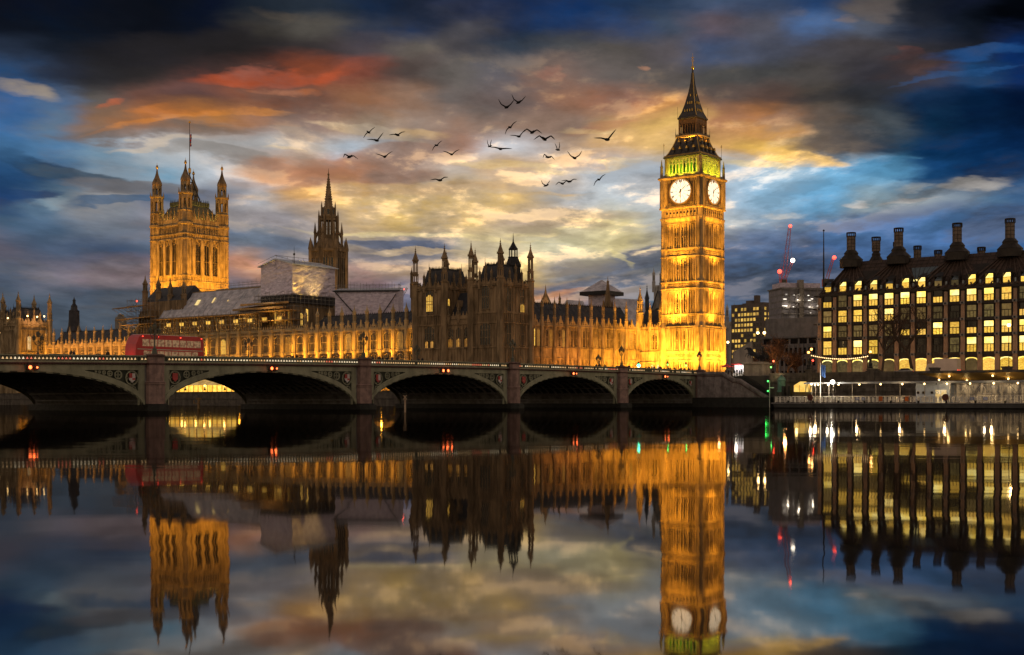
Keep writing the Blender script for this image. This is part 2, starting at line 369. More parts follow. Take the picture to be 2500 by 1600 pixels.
M['glass'] = mk('dark_glass', (.018, .018, .02), (.01, .01, .012), 1., .15, spec=.5)
M['win_warm'] = glow('lit_window_warm', (1., .62, .10), 1.1, (.75, .36, .03), 1.5, .4)
M['win_amber'] = glow('lit_window_amber', (1., .42, .04), .6, (.4, .12, .01), 1.2, .5)
M['win_white'] = glow('lit_window_white', (1., .85, .55), 1.1, (.8, .55, .2), 1.4, .4)
M['bridge_green'] = mk('painted_ironwork', (.30, .30, .215), (.21, .21, .15), .5, .6, grime=.3, bump=.15)
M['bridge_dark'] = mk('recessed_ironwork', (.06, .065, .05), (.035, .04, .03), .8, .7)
M['soffit'] = mk('dark_ironwork', (.045, .042, .045), (.022, .02, .022), .6, .7)  # near-black tone for the undersides
M['rib_iron'] = mk('rib_ironwork', (.26, .25, .25), (.16, .15, .15), .8, .7)
M['granite'] = mk('pink_granite', (.33, .215, .19), (.20, .13, .12), 1.2, .75, bump=.3, grime=.55)
M['pier_stone'] = mk('pale_pier_masonry', (.24, .225, .215), (.14, .13, .125), .7, .85, bump=.4, grime=.4)
M['weed'] = mk('wet_weed_stone', (.02, .02, .018), (.009, .009, .008), 1.5, .6, bump=.6)
M['maroon'] = mk('maroon_paint', (.09, .04, .035), (.05, .022, .02), 2., .6)
M['asphalt'] = mk('asphalt', (.05, .05, .052), (.035, .035, .037), 1.5, .85, bump=.3)
M['paving'] = mk('paving_stone', (.2, .19, .18), (.13, .125, .12), 1., .85)
M['sheet'] = mk('white_sheeting', (.70, .62, .72), (.44, .38, .48), .8, .6, bump=1.0, sz=2.5)
M['sheet_blue'] = mk('sheeted_roof', (.64, .61, .68), (.34, .33, .39), .45, .6, bump=1.0, sz=1.6)
M['sheet_top'] = mk('sheet_roofing', (.62, .66, .74), (.45, .48, .56), .5, .5)
M['timber'] = mk('scaffold_board', (.42, .27, .13), (.24, .15, .07), 1.5, .85)
M['steel'] = mk('scaffold_tube', (.30, .27, .24), (.18, .16, .14), 3., .5, metal=.5)
M['bronze'] = mk('dark_bronze', (.028, .026, .03), (.016, .015, .018), 3., .45, metal=.5)
M['white'] = mk('white_paint', (.75, .74, .72), (.6, .6, .58), 1.5, .5)
M['red'] = mk('red_paint', (.55, .02, .025), (.42, .014, .02), .8, .3, spec=.5)
M['rubber'] = mk('black_rubber', (.015, .015, .015), (.01, .01, .01), 4., .8)
M['concrete'] = mk('concrete', (.27, .25, .25), (.19, .18, .18), .5, .85, grime=.25)
M['wall_dark'] = mk('river_wall_granite', (.12, .105, .09), (.065, .055, .05), .7, .8, bump=.5, grime=.5)
M['bark'] = mk('bark', (.10, .065, .045), (.055, .036, .026), 2.5, .9, bump=.5, sz=.4)
M['twig'] = mk('brown_twigs', (.11, .065, .045), (.055, .032, .022), 1.5, .9)
def lamp_mat(n, c, s): return mk(n, (.6, .6, .6), (.5, .5, .5), 1., .4, emis=c, es=s)
M['lamp_white'] = lamp_mat('lamp_white', (1, .92, .75), 6.)
M['lamp_warm'] = lamp_mat('lamp_warm', (1, .62, .22), 6.5)
M['lamp_amber'] = lamp_mat('lamp_amber', (1, .36, .06), 5.)
M['lamp_red'] = lamp_mat('lamp_red', (1, .05, .025), 4.)
M['lamp_green'] = lamp_mat('lamp_green', (.04, 1, .12), 3.5)
M['lamp_teal'] = lamp_mat('lamp_teal', (.05, 1, .5), 5.)

def spot(p, target, energy, color=(1., .50, .09), angle=100., blend=.6, radius=.25):
    l = bpy.data.lights.new('floodlight', 'SPOT'); l.energy = energy; l.color = color
    l.spot_size = R(angle); l.spot_blend = blend; l.shadow_soft_size = radius
    o = bpy.data.objects.new('floodlight', l); COL.objects.link(o); o.location = p
    o.rotation_euler = (Vector(target) - Vector(p)).to_track_quat('-Z', 'Y').to_euler(); return o
def point(p, energy, color, radius=.15):
    l = bpy.data.lights.new('lamp_light', 'POINT'); l.energy = energy; l.color = color; l.shadow_soft_size = radius
    o = bpy.data.objects.new('lamp_light', l); COL.objects.link(o); o.location = p; return o
def strip(p, target, energy, color, sx, sy, rz=RZ):
    l = bpy.data.lights.new('flood_strip', 'AREA'); l.shape = 'RECTANGLE'; l.size = sx; l.size_y = sy; l.energy = energy; l.color = color
    o = bpy.data.objects.new('flood_strip', l); COL.objects.link(o); o.location = p
    d = (Vector(target) - Vector(p)).normalized(); xa = Vector((math.cos(rz), math.sin(rz), 0)); za = -d
    xa = (xa - za * xa.dot(za)).normalized(); ya = za.cross(xa)
    o.rotation_euler = Matrix((xa, ya, za)).transposed().to_euler(); return o
SODIUM = (1., .435, .03)
# ------------------------------------------------------------------ water, land, roads
def water_mat():
    m = bpy.data.materials.new('river_water'); m.use_nodes = True; nt = m.node_tree; nt.nodes.clear(); g = NG(nt)
    p = g.new('ShaderNodeNewGeometry').outputs['Position']
    x, y, z = g.sep(p)
    # long slow swell seen end on: the surface tips mostly sideways, far less towards the viewer
    n1 = g.sep(g.noise(g.xyz(g.m('MULTIPLY', x, .35), g.m('MULTIPLY', y, 1.1), 0.), 1., 4., .55).outputs['Color'])
    n2 = g.sep(g.noise(g.xyz(g.m('MULTIPLY', x, .10), g.m('MULTIPLY', y, .30), 5.), 1., 2., .5).outputs['Color'])
    tx = g.m('ADD', g.m('MULTIPLY', g.m('SUBTRACT', n1[0], .5), .017), g.m('MULTIPLY', g.m('SUBTRACT', n2[0], .5), .016))
    ty = g.m('ADD', g.m('MULTIPLY', g.m('SUBTRACT', n1[1], .5), .0035), g.m('MULTIPLY', g.m('SUBTRACT', n2[1], .5), .003))
    nn = g.new('ShaderNodeVectorMath', operation='NORMALIZE'); g.put(nn.inputs[0], g.xyz(tx, ty, 1.))
    gl = g.new('ShaderNodeBsdfGlossy'); gl.inputs['Color'].default_value = (.48, .465, .45, 1); gl.inputs['Roughness'].default_value = .030
    g.put(gl.inputs['Normal'], nn.outputs[0])
    df = g.new('ShaderNodeBsdfDiffuse'); df.inputs['Color'].default_value = (.018, .018, .018, 1)
    fr = g.new('ShaderNodeFresnel'); fr.inputs['IOR'].default_value = 1.75
    mx = g.new('ShaderNodeMixShader')
    g.put(mx.inputs[0], g.m('ADD', g.m('MULTIPLY', fr.outputs[0], .72), .28, clamp=True)); g.L.new(df.outputs[0], mx.inputs[1]); g.L.new(gl.outputs[0], mx.inputs[2])
    o = g.new('ShaderNodeOutputMaterial'); g.L.new(mx.outputs[0], o.inputs[0]); return m
M['water'] = water_mat()
mb = MB(); mb.quad((-4000, -600, 0), (4000, -600, 0), (4000, 8000, 0), (-4000, 8000, 0), M['water'])
tag(mb.build('river'), kind='structure')

def flat(name, pts, z, mat, z0=None):
    mb = MB(); n = len(pts)
    top = [tuple(W(a, b, z)) for a, b in pts]
    if z0 is None: mb.add(top, [tuple(range(n))], mat)
    else:
        bot = [tuple(W(a, b, z0)) for a, b in pts]
        mb.add(top + bot, [tuple(range(n))] + [(i, n+i, n+(i+1) % n, (i+1) % n) for i in range(n)], mat)
    return tag(mb.build(name), kind='structure')
M['land'] = mk('city_ground', (.06, .055, .05), (.04, .037, .034), .3, .9)
flat('ground', [(4000, 1.0), (4000, 6000), (-5000, 6000), (-5000, 12.5), (-66, 12.5), (-66, 1.0)], 6.75, M['land'], -1.)
flat('terrace', [(-66.02, 2.0), (-66.02, 12.48), (-330, 12.48), (-330, 2.0)], 3.6, M['paving'], -1.)
flat('street', [(-27, 1.2), (0, 1.2), (0, 140), (-27, 140)], 6.756, M['asphalt'])
flat('embankment_road', [(14, 14), (220, 14), (220, 38), (14, 38)], 6.756, M['asphalt'])
flat('pavement', [(14, 2.5), (220, 2.5), (220, 13.98), (14, 13.98)], 6.88, M['paving'], 6.70)
# ------------------------------------------------------------------ the bridge
# it leaves the far bank at Y = 0 and comes towards the viewer along -Y; s = -Y. Its north face is the plane X = 0.
BW = 26.0
def zp(s): return 8.02 + .0078*s - .0000835*s*s            # top of the parapet
PIERS = [0., 31., 66.5, 104.5, 144., 182., 217., 248.]
br = thing('arch_bridge', 'long low river bridge of pale green iron arches on pink granite piers', 'bridge')
PW = 1.5                                                    # half width of a pier
FG, FD = M['bridge_green'], M['bridge_dark']
def arch_z(s, s0, s1, extra=0.):
    c, h = (s0+s1)/2, (s1-s0)/2 + extra
    t = max(0., 1 - ((s-c)/h)**2)
    zc = zp(c) - 2.05 + extra
    return .15 + (zc - .15) * math.sqrt(t)
M['paint_gold'] = mk('gold_paint', (.5, .33, .1), (.35, .2, .06), 2., .5)
M['shield_red'] = mk('shield_red', (.42, .05, .05), (.3, .04, .04), 2., .5)
M['shield_white'] = mk('shield_white', (.55, .5, .5), (.45, .4, .4), 2., .5)
M['shield_blue'] = mk('shield_blue', (.12, .14, .3), (.1, .1, .2), 2., .5)
for i in range(len(PIERS)-1):
    s0, s1 = PIERS[i] + PW, PIERS[i+1] - PW
    N = 56
    mb = MB(); ss = [s0 + (s1-s0) * (.5 - .5*math.cos(math.pi*k/N)) for k in range(N+1)]
    def cols(s):
        zi = arch_z(s, s0, s1); zo = min(arch_z(s, s0, s1, .55) if (s0-.55 < s < s1+.55) else .15, zp(s)-1.28)
        e = min(s-s0, s1-s)
        pt = zp(s) - 1.95; pb = zo + .28
        if e < .75 or pb > pt - .05: pb = pt = None
        return zi, zo, pb, pt, zp(s) - 1.22
    cc = [cols(s) for s in ss]
    for k in range(N):
        a, b = cc[k], cc[k+1]; y0, y1 = -ss[k], -ss[k+1]
        # arch ring, proud, with a thin second moulding
        def strip_(za, zb, zc, zd, x, m): mb.quad((x,y0,za),(x,y1,zb),(x,y1,zd),(x,y0,zc), m)
        strip_(a[0], b[0], a[1], b[1], .12, FG)
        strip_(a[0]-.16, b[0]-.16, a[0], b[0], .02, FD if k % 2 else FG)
        mb.quad((.12,y0,a[0]),(.12,y1,b[0]),(-.5,y1,b[0]),(-.5,y0,a[0]), FG)
        mb.quad((.12,y0,a[1]),(.12,y1,b[1]),(0.,y1,b[1]),(0.,y0,a[1]), FG)
        if a[2] is not None and b[2] is not None:
            strip_(a[1], b[1], a[2], b[2], 0., FG); strip_(a[3], b[3], a[4], b[4], 0., FG)
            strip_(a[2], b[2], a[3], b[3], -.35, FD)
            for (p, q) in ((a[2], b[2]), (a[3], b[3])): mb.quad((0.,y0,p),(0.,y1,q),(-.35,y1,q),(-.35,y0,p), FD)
        else: strip_(a[1], b[1], a[4], b[4], 0., FG)
    mb.build('spandrel', br)
    # tracery circles in the spandrels
    for side in (0, 1):
        mb = MB(); e = 1.95
        while e < (s1-s0)/2:
            s = s0+e if side == 0 else s1-e
            zt, zb = zp(s)-1.98, min(arch_z(s, s0, s1, .55), zp(s)-1.28)+.3
            se = s0+e-.9*1 if side == 0 else s1-e+.9
            r = (zt - zb) / 2 * .92
            if e < 3 : r = min(r, 1.05)
            if r < .14: break
            zc = zt - r - .02
            mb.ring((-.12, -s, zc), r-.06, .12, FG, 'x', 14, .12)
            for q in range(4):
                t = math.pi/4 + q*math.pi/2
                mb.ring((-.16, -s + r*.46*math.cos(t), zc + r*.46*math.sin(t)), r*.40, .07, FG, 'x', 9, .08)
            if r > .8:                                   # smaller circle below the large one
                mb.ring((-.12, -(s - .25*(1 if side == 0 else -1)), zc-r-.55), .42, .1, FG, 'x', 10, .1)
            e += 2*r + .10
        # upright beside the pier
        sv = s0+.86 if side == 0 else s1-.86
        mb.box(-.3, .03, -sv-.06, -sv+.06, .8, zp(sv)-1.95, FG)
        mb.build('tracery', br)
    for side in (0, 1):                                  # painted shield in each large circle
        s = s0+1.95 if side == 0 else s1-1.95
        zt, zb = zp(s)-1.98, min(arch_z(s, s0, s1, .55), zp(s)-1.28)+.3
        r = min((zt-zb)/2*.92, 1.05); zc = zt-r-.02; mb = MB(); w, h = r*.46, r*.62
        if side: mats = (M['shield_red'],)*4 if i % 2 else (M['shield_red'], M['shield_white'], M['shield_red'], M['shield_white'])
        else: mats = (M['shield_red'], M['shield_white'], M['shield_white'], M['shield_red'])
        for q, (ya, yb, za, zb_) in enumerate(((-w,0,0,h),(0,w,0,h),(-w,0,-h*.4,0),(0,w,-h*.4,0))):
            mb.box(-.05, .06, -s+ya, -s+yb, zc+za, zc+zb_, mats[q])
        mb.x = Matrix.Translation((0, -s, zc))
        mb.add([(-.05,-w,-h*.4),(-.05,w,-h*.4),(-.05,0,-h),(.06,-w,-h*.4),(.06,w,-h*.4),(.06,0,-h)], [(0,1,2),(3,4,5),(0,3,5,2),(1,4,5,2)], mats[2]); mb.x = None
        mb.build('shield', br)
    # vault underneath with its ribs
    mb = MB(); K = 30
    sv = [s0 + (s1-s0)*(.5-.5*math.cos(math.pi*k/K)) for k in range(K+1)]
    for k in range(K):
        za, zb = arch_z(sv[k], s0, s1)+.35, arch_z(sv[k+1], s0, s1)+.35
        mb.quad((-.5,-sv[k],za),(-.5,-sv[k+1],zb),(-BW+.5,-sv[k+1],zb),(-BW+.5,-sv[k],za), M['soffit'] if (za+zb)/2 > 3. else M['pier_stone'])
    mb.build('vault', br)
    mb = MB()
    for q in range(1, 15):
        x = -BW*q/15
        for k in range(K):
            z0, z1 = arch_z(sv[k], s0, s1), arch_z(sv[k+1], s0, s1); y0, y1 = -sv[k], -sv[k+1]
            if max(z0, z1) < 2.9: continue
            mb.quad((x+.1,y0,z0),(x+.1,y1,z1),(x+.1,y1,z1+.33),(x+.1,y0,z0+.33), M['rib_iron'])
            mb.quad((x-.1,y0,z0),(x-.1,y1,z1),(x-.1,y1,z1+.33),(x-.1,y0,z0+.33), M['rib_iron'])
            mb.quad((x+.1,y0,z0),(x+.1,y1,z1),(x-.1,y1,z1),(x-.1,y0,z0), M['rib_iron'])
    for k in range(2, K-1, 2):
        z = arch_z(sv[k], s0, s1)
        mb.box(-BW+1, -.6, -sv[k]-.05, -sv[k]+.05, z+.12, z+.3, M['rib_iron'])
    mb.build('vault_ribbing', br)
    # south face (seen only from below) and deck
    mb = MB()
    for k in range(0, N, 2):
        y0, y1 = -ss[k], -ss[k+2]
        mb.quad((-BW,y0,cc[k][0]),(-BW,y1,cc[k+2][0]),(-BW,y1,zp(ss[k+2])),(-BW,y0,zp(ss[k])), FG)
        mb.quad((-BW+.4,y0,zp(ss[k])-1.15),(-BW+.4,y1,zp(ss[k+2])-1.15),(-BW+.4,y1,zp(ss[k+2])),(-BW+.4,y0,zp(ss[k])), FG)
        mb.quad((-BW,y0,zp(ss[k])),(-BW,y1,zp(ss[k+2])),(-BW+.4,y1,zp(ss[k+2])),(-BW+.4,y0,zp(ss[k])), FG)
    mb.build('south_face', br)
# parapet, cornice, deck and painted opening glow per stretch between piers
for i in range(len(PIERS)-1):
    a, b = PIERS[i]+1.15, PIERS[i+1]-1.15; n = 8
    mb = MB(); dk = MB()
    for k in range(n):
        s, t = a+(b-a)*k/n, a+(b-a)*(k+1)/n
        def slab(x0, x1, lo, hi, m, mbx=mb):
            A = [(x0,-s,zp(s)+lo),(x1,-s,zp(s)+lo),(x1,-t,zp(t)+lo),(x0,-t,zp(t)+lo),(x0,-s,zp(s)+hi),(x1,-s,zp(s)+hi),(x1,-t,zp(t)+hi),(x0,-t,zp(t)+hi)]
            mbx.add(A, [(0,3,2,1),(4,5,6,7),(0,1,5,4),(1,2,6,5),(2,3,7,6),(3,0,4,7)], m)
        slab(-.18, .26, -.16, 0., FG)                    # rail
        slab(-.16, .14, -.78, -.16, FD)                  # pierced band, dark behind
        slab(-.18, .22, -.98, -.78, FG)                  # sill
        slab(-.2, .30, -1.10, -.98, M['maroon'])
        slab(-.2, .16, -1.24, -1.10, M['maroon'])
    # dentils under the cornice, and the framing of the piercings
    q = a+.2
    while q < b-.1:
        mb.box(.16, .27, -q-.09, -q+.09, zp(q)-1.22, zp(q)-1.10, M['paint_gold' if False else 'maroon']); q += .42
    q = a+.3
    while q < b-.15:
        z = zp(q)-.47
        mb.box(.14, .19, -q-.30, -q-.24, z-.31, z+.31, FG); q += .54
    mb.build('parapet', br)
    lt = MB(); q = a+.3; rr = random.Random(40+i)  # emissive discs stand in for light shining through the pierced band
    mood = 0
    while q < b-.3:
        z = zp(q)-.47
        if rr.random() < .22: mood = rr.choice([0,0,0,1,2,2])
        if rr.random() < (.30 if i == 0 else .12 if i == 1 else .03): mood = 3
        elif mood == 3: mood = 0
        m = [M['hole_warm'], M['hole_red'], M['hole_white'], FD][mood] if 'hole_warm' in M else None
        if m is None:
            M['hole_warm'] = lamp_mat('hole_glow_warm', (1, .60, .24), .75)
            M['hole_red'] = lamp_mat('hole_glow_red', (1, .16, .06), .8)
            M['hole_white'] = lamp_mat('hole_glow_white', (1, .80, .5), .95)
            m = M['hole_warm']
        if m is not FD:
            for (dy, dz) in ((-.075,-.06),(.075,-.06),(0,.07)):
                lt.disc((.145, -q+dy, z+dz), .08, m, 'x', 6, .012)
        q += .54
    tag(lt.build('parapet_hole_glow', br))
    # deck
    mb = MB()
    for k in range(n):
        s, t = PIERS[i]+(PIERS[i+1]-PIERS[i])*k/n, PIERS[i]+(PIERS[i+1]-PIERS[i])*(k+1)/n
        for (x0, x1, z, m) in ((-4.2,-.2,-1.02,M['paving']),(-22,-4.2,-1.15,M['asphalt']),(-BW+.4,-22,-1.02,M['paving'])):
            mb.quad((x0,-s,zp(s)+z),(x1,-s,zp(s)+z),(x1,-t,zp(t)+z),(x0,-t,zp(t)+z), m)
        mb.quad((-4.2,-s,zp(s)-1.15),(-4.2,-s,zp(s)-1.02),(-4.2,-t,zp(t)-1.02),(-4.2,-t,zp(t)-1.15), M['concrete'])
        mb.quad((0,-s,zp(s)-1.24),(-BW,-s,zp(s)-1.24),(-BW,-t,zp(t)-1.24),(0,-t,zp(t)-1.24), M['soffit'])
    mb.build('deck', br)
# piers
def octo(mb, s, r, z0, z1, m, r1=None):
    mb.lathe(.15, -s, [(z0, r), (z1, r if r1 is None else r1)], 8, m)
for s in PIERS:
    mb = MB(); z = zp(s)
    mb.box(-BW, -.02, -s-PW, -s+PW, .85, z-1.3, M['pier_stone'])
    mb.box(-BW-1, .3, -s-PW-.35, -s+PW+.35, -1.5, .85, M['weed'])
    mb.lathe(.4, -s, [(-1.5, 2.0), (.7, 1.95), (.95, 1.45)], 8, M['weed'])
    for q in range(5): mb.box(-BW+.2, -.2, -s-PW-.03, -s+PW+.03, 1.2+q*.75, 1.23+q*.75, M['pier_stone'])
    p = mb.build('pier', br)
    c = MB()
    octo(c, s, 1.42, .95, 3.55, M['granite']); octo(c, s, 1.55, 3.55, 3.72, M['granite']); octo(c, s, 1.42, 3.72, 3.8, M['granite'])
    octo(c, s, 1.55, 3.8, 3.95, M['granite'], 1.36)
    octo(c, s, 1.30, 3.95, z-1.25, M['granite']); octo(c, s, 1.40, z-1.25, z-1.02, M['maroon']); octo(c, s, 1.32, z-1.02, z-.9, M['granite'])
    octo(c, s, 1.30, z-.9, z-.18, M['granite']); octo(c, s, 1.46, z-.18, z+.06, M['maroon'])
    octo(c, s, 1.2, z+.06, z+.2, M['granite'])
    c.build('buttress', p)
# red navigation lamps hung under the parapet at the crown of each arch
for i in range(len(PIERS)-1):
    s = (PIERS[i]+PIERS[i+1])/2
    for dy, lit in ((.30 if i != 2 else -.62, True), (.62 if i == 2 else 1.25, i == 2)):
        mb = MB(); z = zp(s)-1.62
        mb.lathe(.45, -s+dy, [(z-.36,.1),(z-.28,.30),(z+.28,.30),(z+.42,.1)], 8, M['maroon'])
        h = mb.build('navigation_light', br)
        lb = MB(); lb.disc((.735, -s+dy, z), .23 if lit else .12, M['lamp_nav'] if 'lamp_nav' in M else M.setdefault('lamp_nav', lamp_mat('lamp_nav', (1, .15, .03), 4.5)) if lit else M['maroon'], 'x', 10, .06)
        lb.build('lens', h)
        if lit: point(W(1.6, -s+dy, z), 14, (1, .13, .03), .15)

# ------------------------------------------------------------------ lamp standards
def lamp_standard():
    t = thing('lamp_standard', 'x x x x', 'street lamp', group='three-lantern lamp standards on the bridge')
    mb = MB(); I = M['lampgreen'] if 'lampgreen' in M else M.setdefault('lampgreen', mk('lamp_green_paint', (.10, .11, .085), (.06, .065, .05), 2., .5))
    mb.lathe(0,0,[(0,.42),(.12,.42),(.16,.34),(.62,.28),(.68,.34),(.74,.22),(.95,.13),(1.5,.085),(1.55,.12),(1.6,.085),(2.55,.07),(2.6,.14),(2.68,.14),(2.74,.06),(3.2,.05)], 8, I)
    mb.build('column', t)
    a = MB()
    for sg in (-1, 1):
        pts = [(0,0,2.0),(0,sg*.25,2.06),(0,sg*.5,2.25),(0,sg*.66,2.5),(0,sg*.66,2.72)]
        a.path(pts, .045, I)
        a.path([(0,0,2.62),(0,sg*.3,2.5),(0,sg*.45,2.28)], .03, I)
        a.ring((.02, sg*.27, 2.34), .16, .04, I, 'x', 10, .04)
    a.build('bracket', t)
    M.setdefault('lantern_glass', mk('lantern_glass', (.16, .14, .10), (.10, .085, .06), 2., .3))
    for (y, z, k) in ((-.66, 2.72, 1.), (.66, 2.72, 1.), (0, 3.2, 1.12)):
        l = MB(); l.lathe(0, y, [(z,.06),(z+.05*k,.17*k),(z+.48*k,.25*k)], 8, M['lantern_glass'])
        l.lathe(0, y, [(z+.48*k,.29*k),(z+.53*k,.28*k),(z+.66*k,.12*k),(z+.74*k,.13*k),(z+.80*k,.04*k),(z+.98*k,.015)], 8, I)
        for q in range(8):
            an = 2*math.pi*q/8+math.pi/8; l.tube((.17*k*math.cos(an), y+.17*k*math.sin(an), z+.05), (.25*k*math.cos(an), y+.25*k*math.sin(an), z+.48*k), .02, I, 4)
        l.build('lantern', t)
    return t
ls0 = lamp_standard()
spots = [(.15, PIERS[4], 'three-lantern lamp standard on the pier beside the red double-decker'),
         (.15, PIERS[3], 'three-lantern lamp standard on the pier in front of the lit river front'),
         (.15, PIERS[2], 'three-lantern lamp standard on the pier below the dark unlit pavilion'),
         (.15, PIERS[1], 'three-lantern lamp standard on the last pier before the bank wall'),
         (.15, PIERS[0], 'three-lantern lamp standard at the bridge end, in front of the clock tower corner'),
         (-BW+.2, None, 'three-lantern lamp standard before the lit end pavilion, leftmost of all')]
for n, (x, s, lb) in enumerate(spots):
    if s is None:
        x = -BW+.2; s = -onX(93, x)
    z = zp(s)+(.2 if x > 0 else 0.)
    if n == 0: o = ls0; o.location = W(x, -s, z); o['label'] = lb
    else: o = copy_tree(ls0, W(x, -s, z), label=lb)
for u, lb in ((607, 'three-lantern lamp standard on the far parapet, left of the scaffolded tower foot'),
              (1018, 'three-lantern lamp standard on the far parapet, near the dark pavilion edge'),
              (1461, 'three-lantern lamp standard on the far parapet, before the orange north range')):
    s = -onX(u, -BW+.2); copy_tree(ls0, W(-BW+.2, -s, zp(s)), label=lb)
# ------------------------------------------------------------------ gothic kit
def turret_mesh(H0, H1, r, m, openst=False, name='turret', slots=True, sf=None):
    """octagonal turret from z = 0, shaft to H0, tip at H1"""
    mb = MB(); H = H1 - H0
    mb.lathe(0,0,[(0,r),(H0-.3*r,r),(H0-.1*r,r*1.18),(H0+.15*r,r*1.18),(H0+.2*r,r*.9)],8,m)
    sf = (.40 if openst or name == 'turret' else .56) if sf is None else sf
    a, b = H0+.2*r, H0+sf*H; H = H*(1-sf)/.6; Hs = H1-H0
    def stage(a, b, rr):
        if openst:
            mb.lathe(0,0,[(a,rr),(a+(b-a)*.16,rr)],8,m); mb.lathe(0,0,[(b-(b-a)*.16,rr),(b,rr)],8,m)
            for q in range(8):
                t = math.pi/8 + q*math.pi/4
                mb.tube((rr*.88*math.cos(t),rr*.88*math.sin(t),a),(rr*.88*math.cos(t),rr*.88*math.sin(t),b),rr*.2,m,4)
        else:
            mb.lathe(0,0,[(a,rr),(b,rr)],8,m)
            if slots:
                for q in range(8):
                    t = q*math.pi/4; c = rr*math.cos(math.pi/8)
                    mb.x = Matrix.Rotation(t,4,'Z'); mb.box(c-.02,c+.015,-rr*.17,rr*.17,a+(b-a)*.15,b-(b-a)*.2,M['glass']); mb.x = None
    if openst:
        mid = H0+.24*Hs; stage(a, mid, r*.86); mb.lathe(0,0,[(mid,r*1.0),(mid+.12*r,r*1.02),(mid+.16*r,r*.74)],8,m); stage(mid+.16*r, b, r*.72)
    else: stage(a, b, r*.82)
    mb.lathe(0,0,[(b,r*.95),(b+.1*r,r*1.05),(b+.2*r,r*.95),(b+.3*r,r*.84),(b+.16*H,r*.62),(b+.26*H,r*.36),(b+.34*H,r*.22),(b+.40*H,r*.14)],8,m)
    for zz, k in ((b+.40*H,.30),(b+.47*H,.24)): mb.lathe(0,0,[(zz-.03*H,.06*r),(zz,k*r),(zz+.03*H,.06*r)],8,m)
    mb.lathe(0,0,[(b+.36*H,r*.10),(H1,r*.03)],6,m)
    for q in range(8):                                  # crockets round the cap
        t = math.pi/8+q*math.pi/4
        mb.tube((r*.9*math.cos(t),r*.9*math.sin(t),b),(r*.98*math.cos(t),r*.98*math.sin(t),b+.11*H),r*.09,m,4,.01)
    return mesh_only(mb, name)
def lancet_mesh(w, h, n, glass, m, transoms=(.5,), name='window', d=.16, hood=True):
    mb = MB(); hw = w/2; rise = min(.36*w, h*.14)
    poly = [(-hw,0),(hw,0),(hw,h-rise),(hw*.55,h-rise*.35),(0,h),(-hw*.55,h-rise*.35),(-hw,h-rise)]
    mb.add([(x,-.025,z) for x,z in poly],[tuple(range(7))],glass)
    t = min(.13, w*.08)
    mb.box(-hw-t,-hw,-d,0,-.1,h-rise,m); mb.box(hw,hw+t,-d,0,-.1,h-rise,m); mb.box(-hw-t,hw+t,-d-.05,0,-.22,-.02,m)
    if hood:
        for (p,q) in (((-hw,h-rise),(-hw*.55,h-rise*.35)),((-hw*.55,h-rise*.35),(0,h)),((hw,h-rise),(hw*.55,h-rise*.35)),((hw*.55,h-rise*.35),(0,h))):
            mb.tube((p[0],-d*.5,p[1]),(q[0],-d*.5,q[1]),t*.9,m,4)
    for i in range(1,n):
        x = -hw+w*i/n; top = h-rise*abs(x)/hw*.9-.05
        mb.box(x-t*.4,x+t*.4,-d*.7,0,0,top,m)
    for f in transoms: mb.box(-hw,hw,-d*.7+.01,0,h*f-t*.5,h*f+t*.5,m)
    return mesh_only(mb, name)
def crest(mb, x0, x1, y, z, h, m, step=1.2, ax='x', th=.3):
    """pierced battlement with little merlons and spikes along x (or along y at x = y)"""
    n = max(1, round((x1-x0)/step)); s = (x1-x0)/n
    def bx(a,b,za,zb,tt):
        if ax == 'x': mb.box(a,b,y-tt/2,y+tt/2,za,zb,m)
        else: mb.box(y-tt/2,y+tt/2,a,b,za,zb,m)
    bx(x0,x1,z,z+h*.45,th)
    for i in range(n):
        a = x0+s*i
        bx(a+s*.12,a+s*.56,z+h*.45,z+h*.8,th*.9)
        bx(a+s*.26,a+s*.42,z+h*.8,z+h*1.12,th*.6)
def strings(mb, x0, x1, y0, y1, zs, m, p=.22, h=.3):
    for z in zs: mb.box(x0-p,x1+p,y0-p,y1+p,z-h/2,z+h/2,m)

def ribs(mb, a, b, z0, z1, n, m, face, pos, d=.18, w=.14):
    """vertical panel ribs on a face: 'e' = the plane y = pos facing -y, 'n' = the plane x = pos facing +x"""
    for i in range(n+1):
        c = a+(b-a)*i/n
        if face == 'e': mb.box(c-w/2,c+w/2,pos-d,pos,z0,z1,m)
        else: mb.box(pos,pos+d,c-w/2,c+w/2,z0,z1,m)

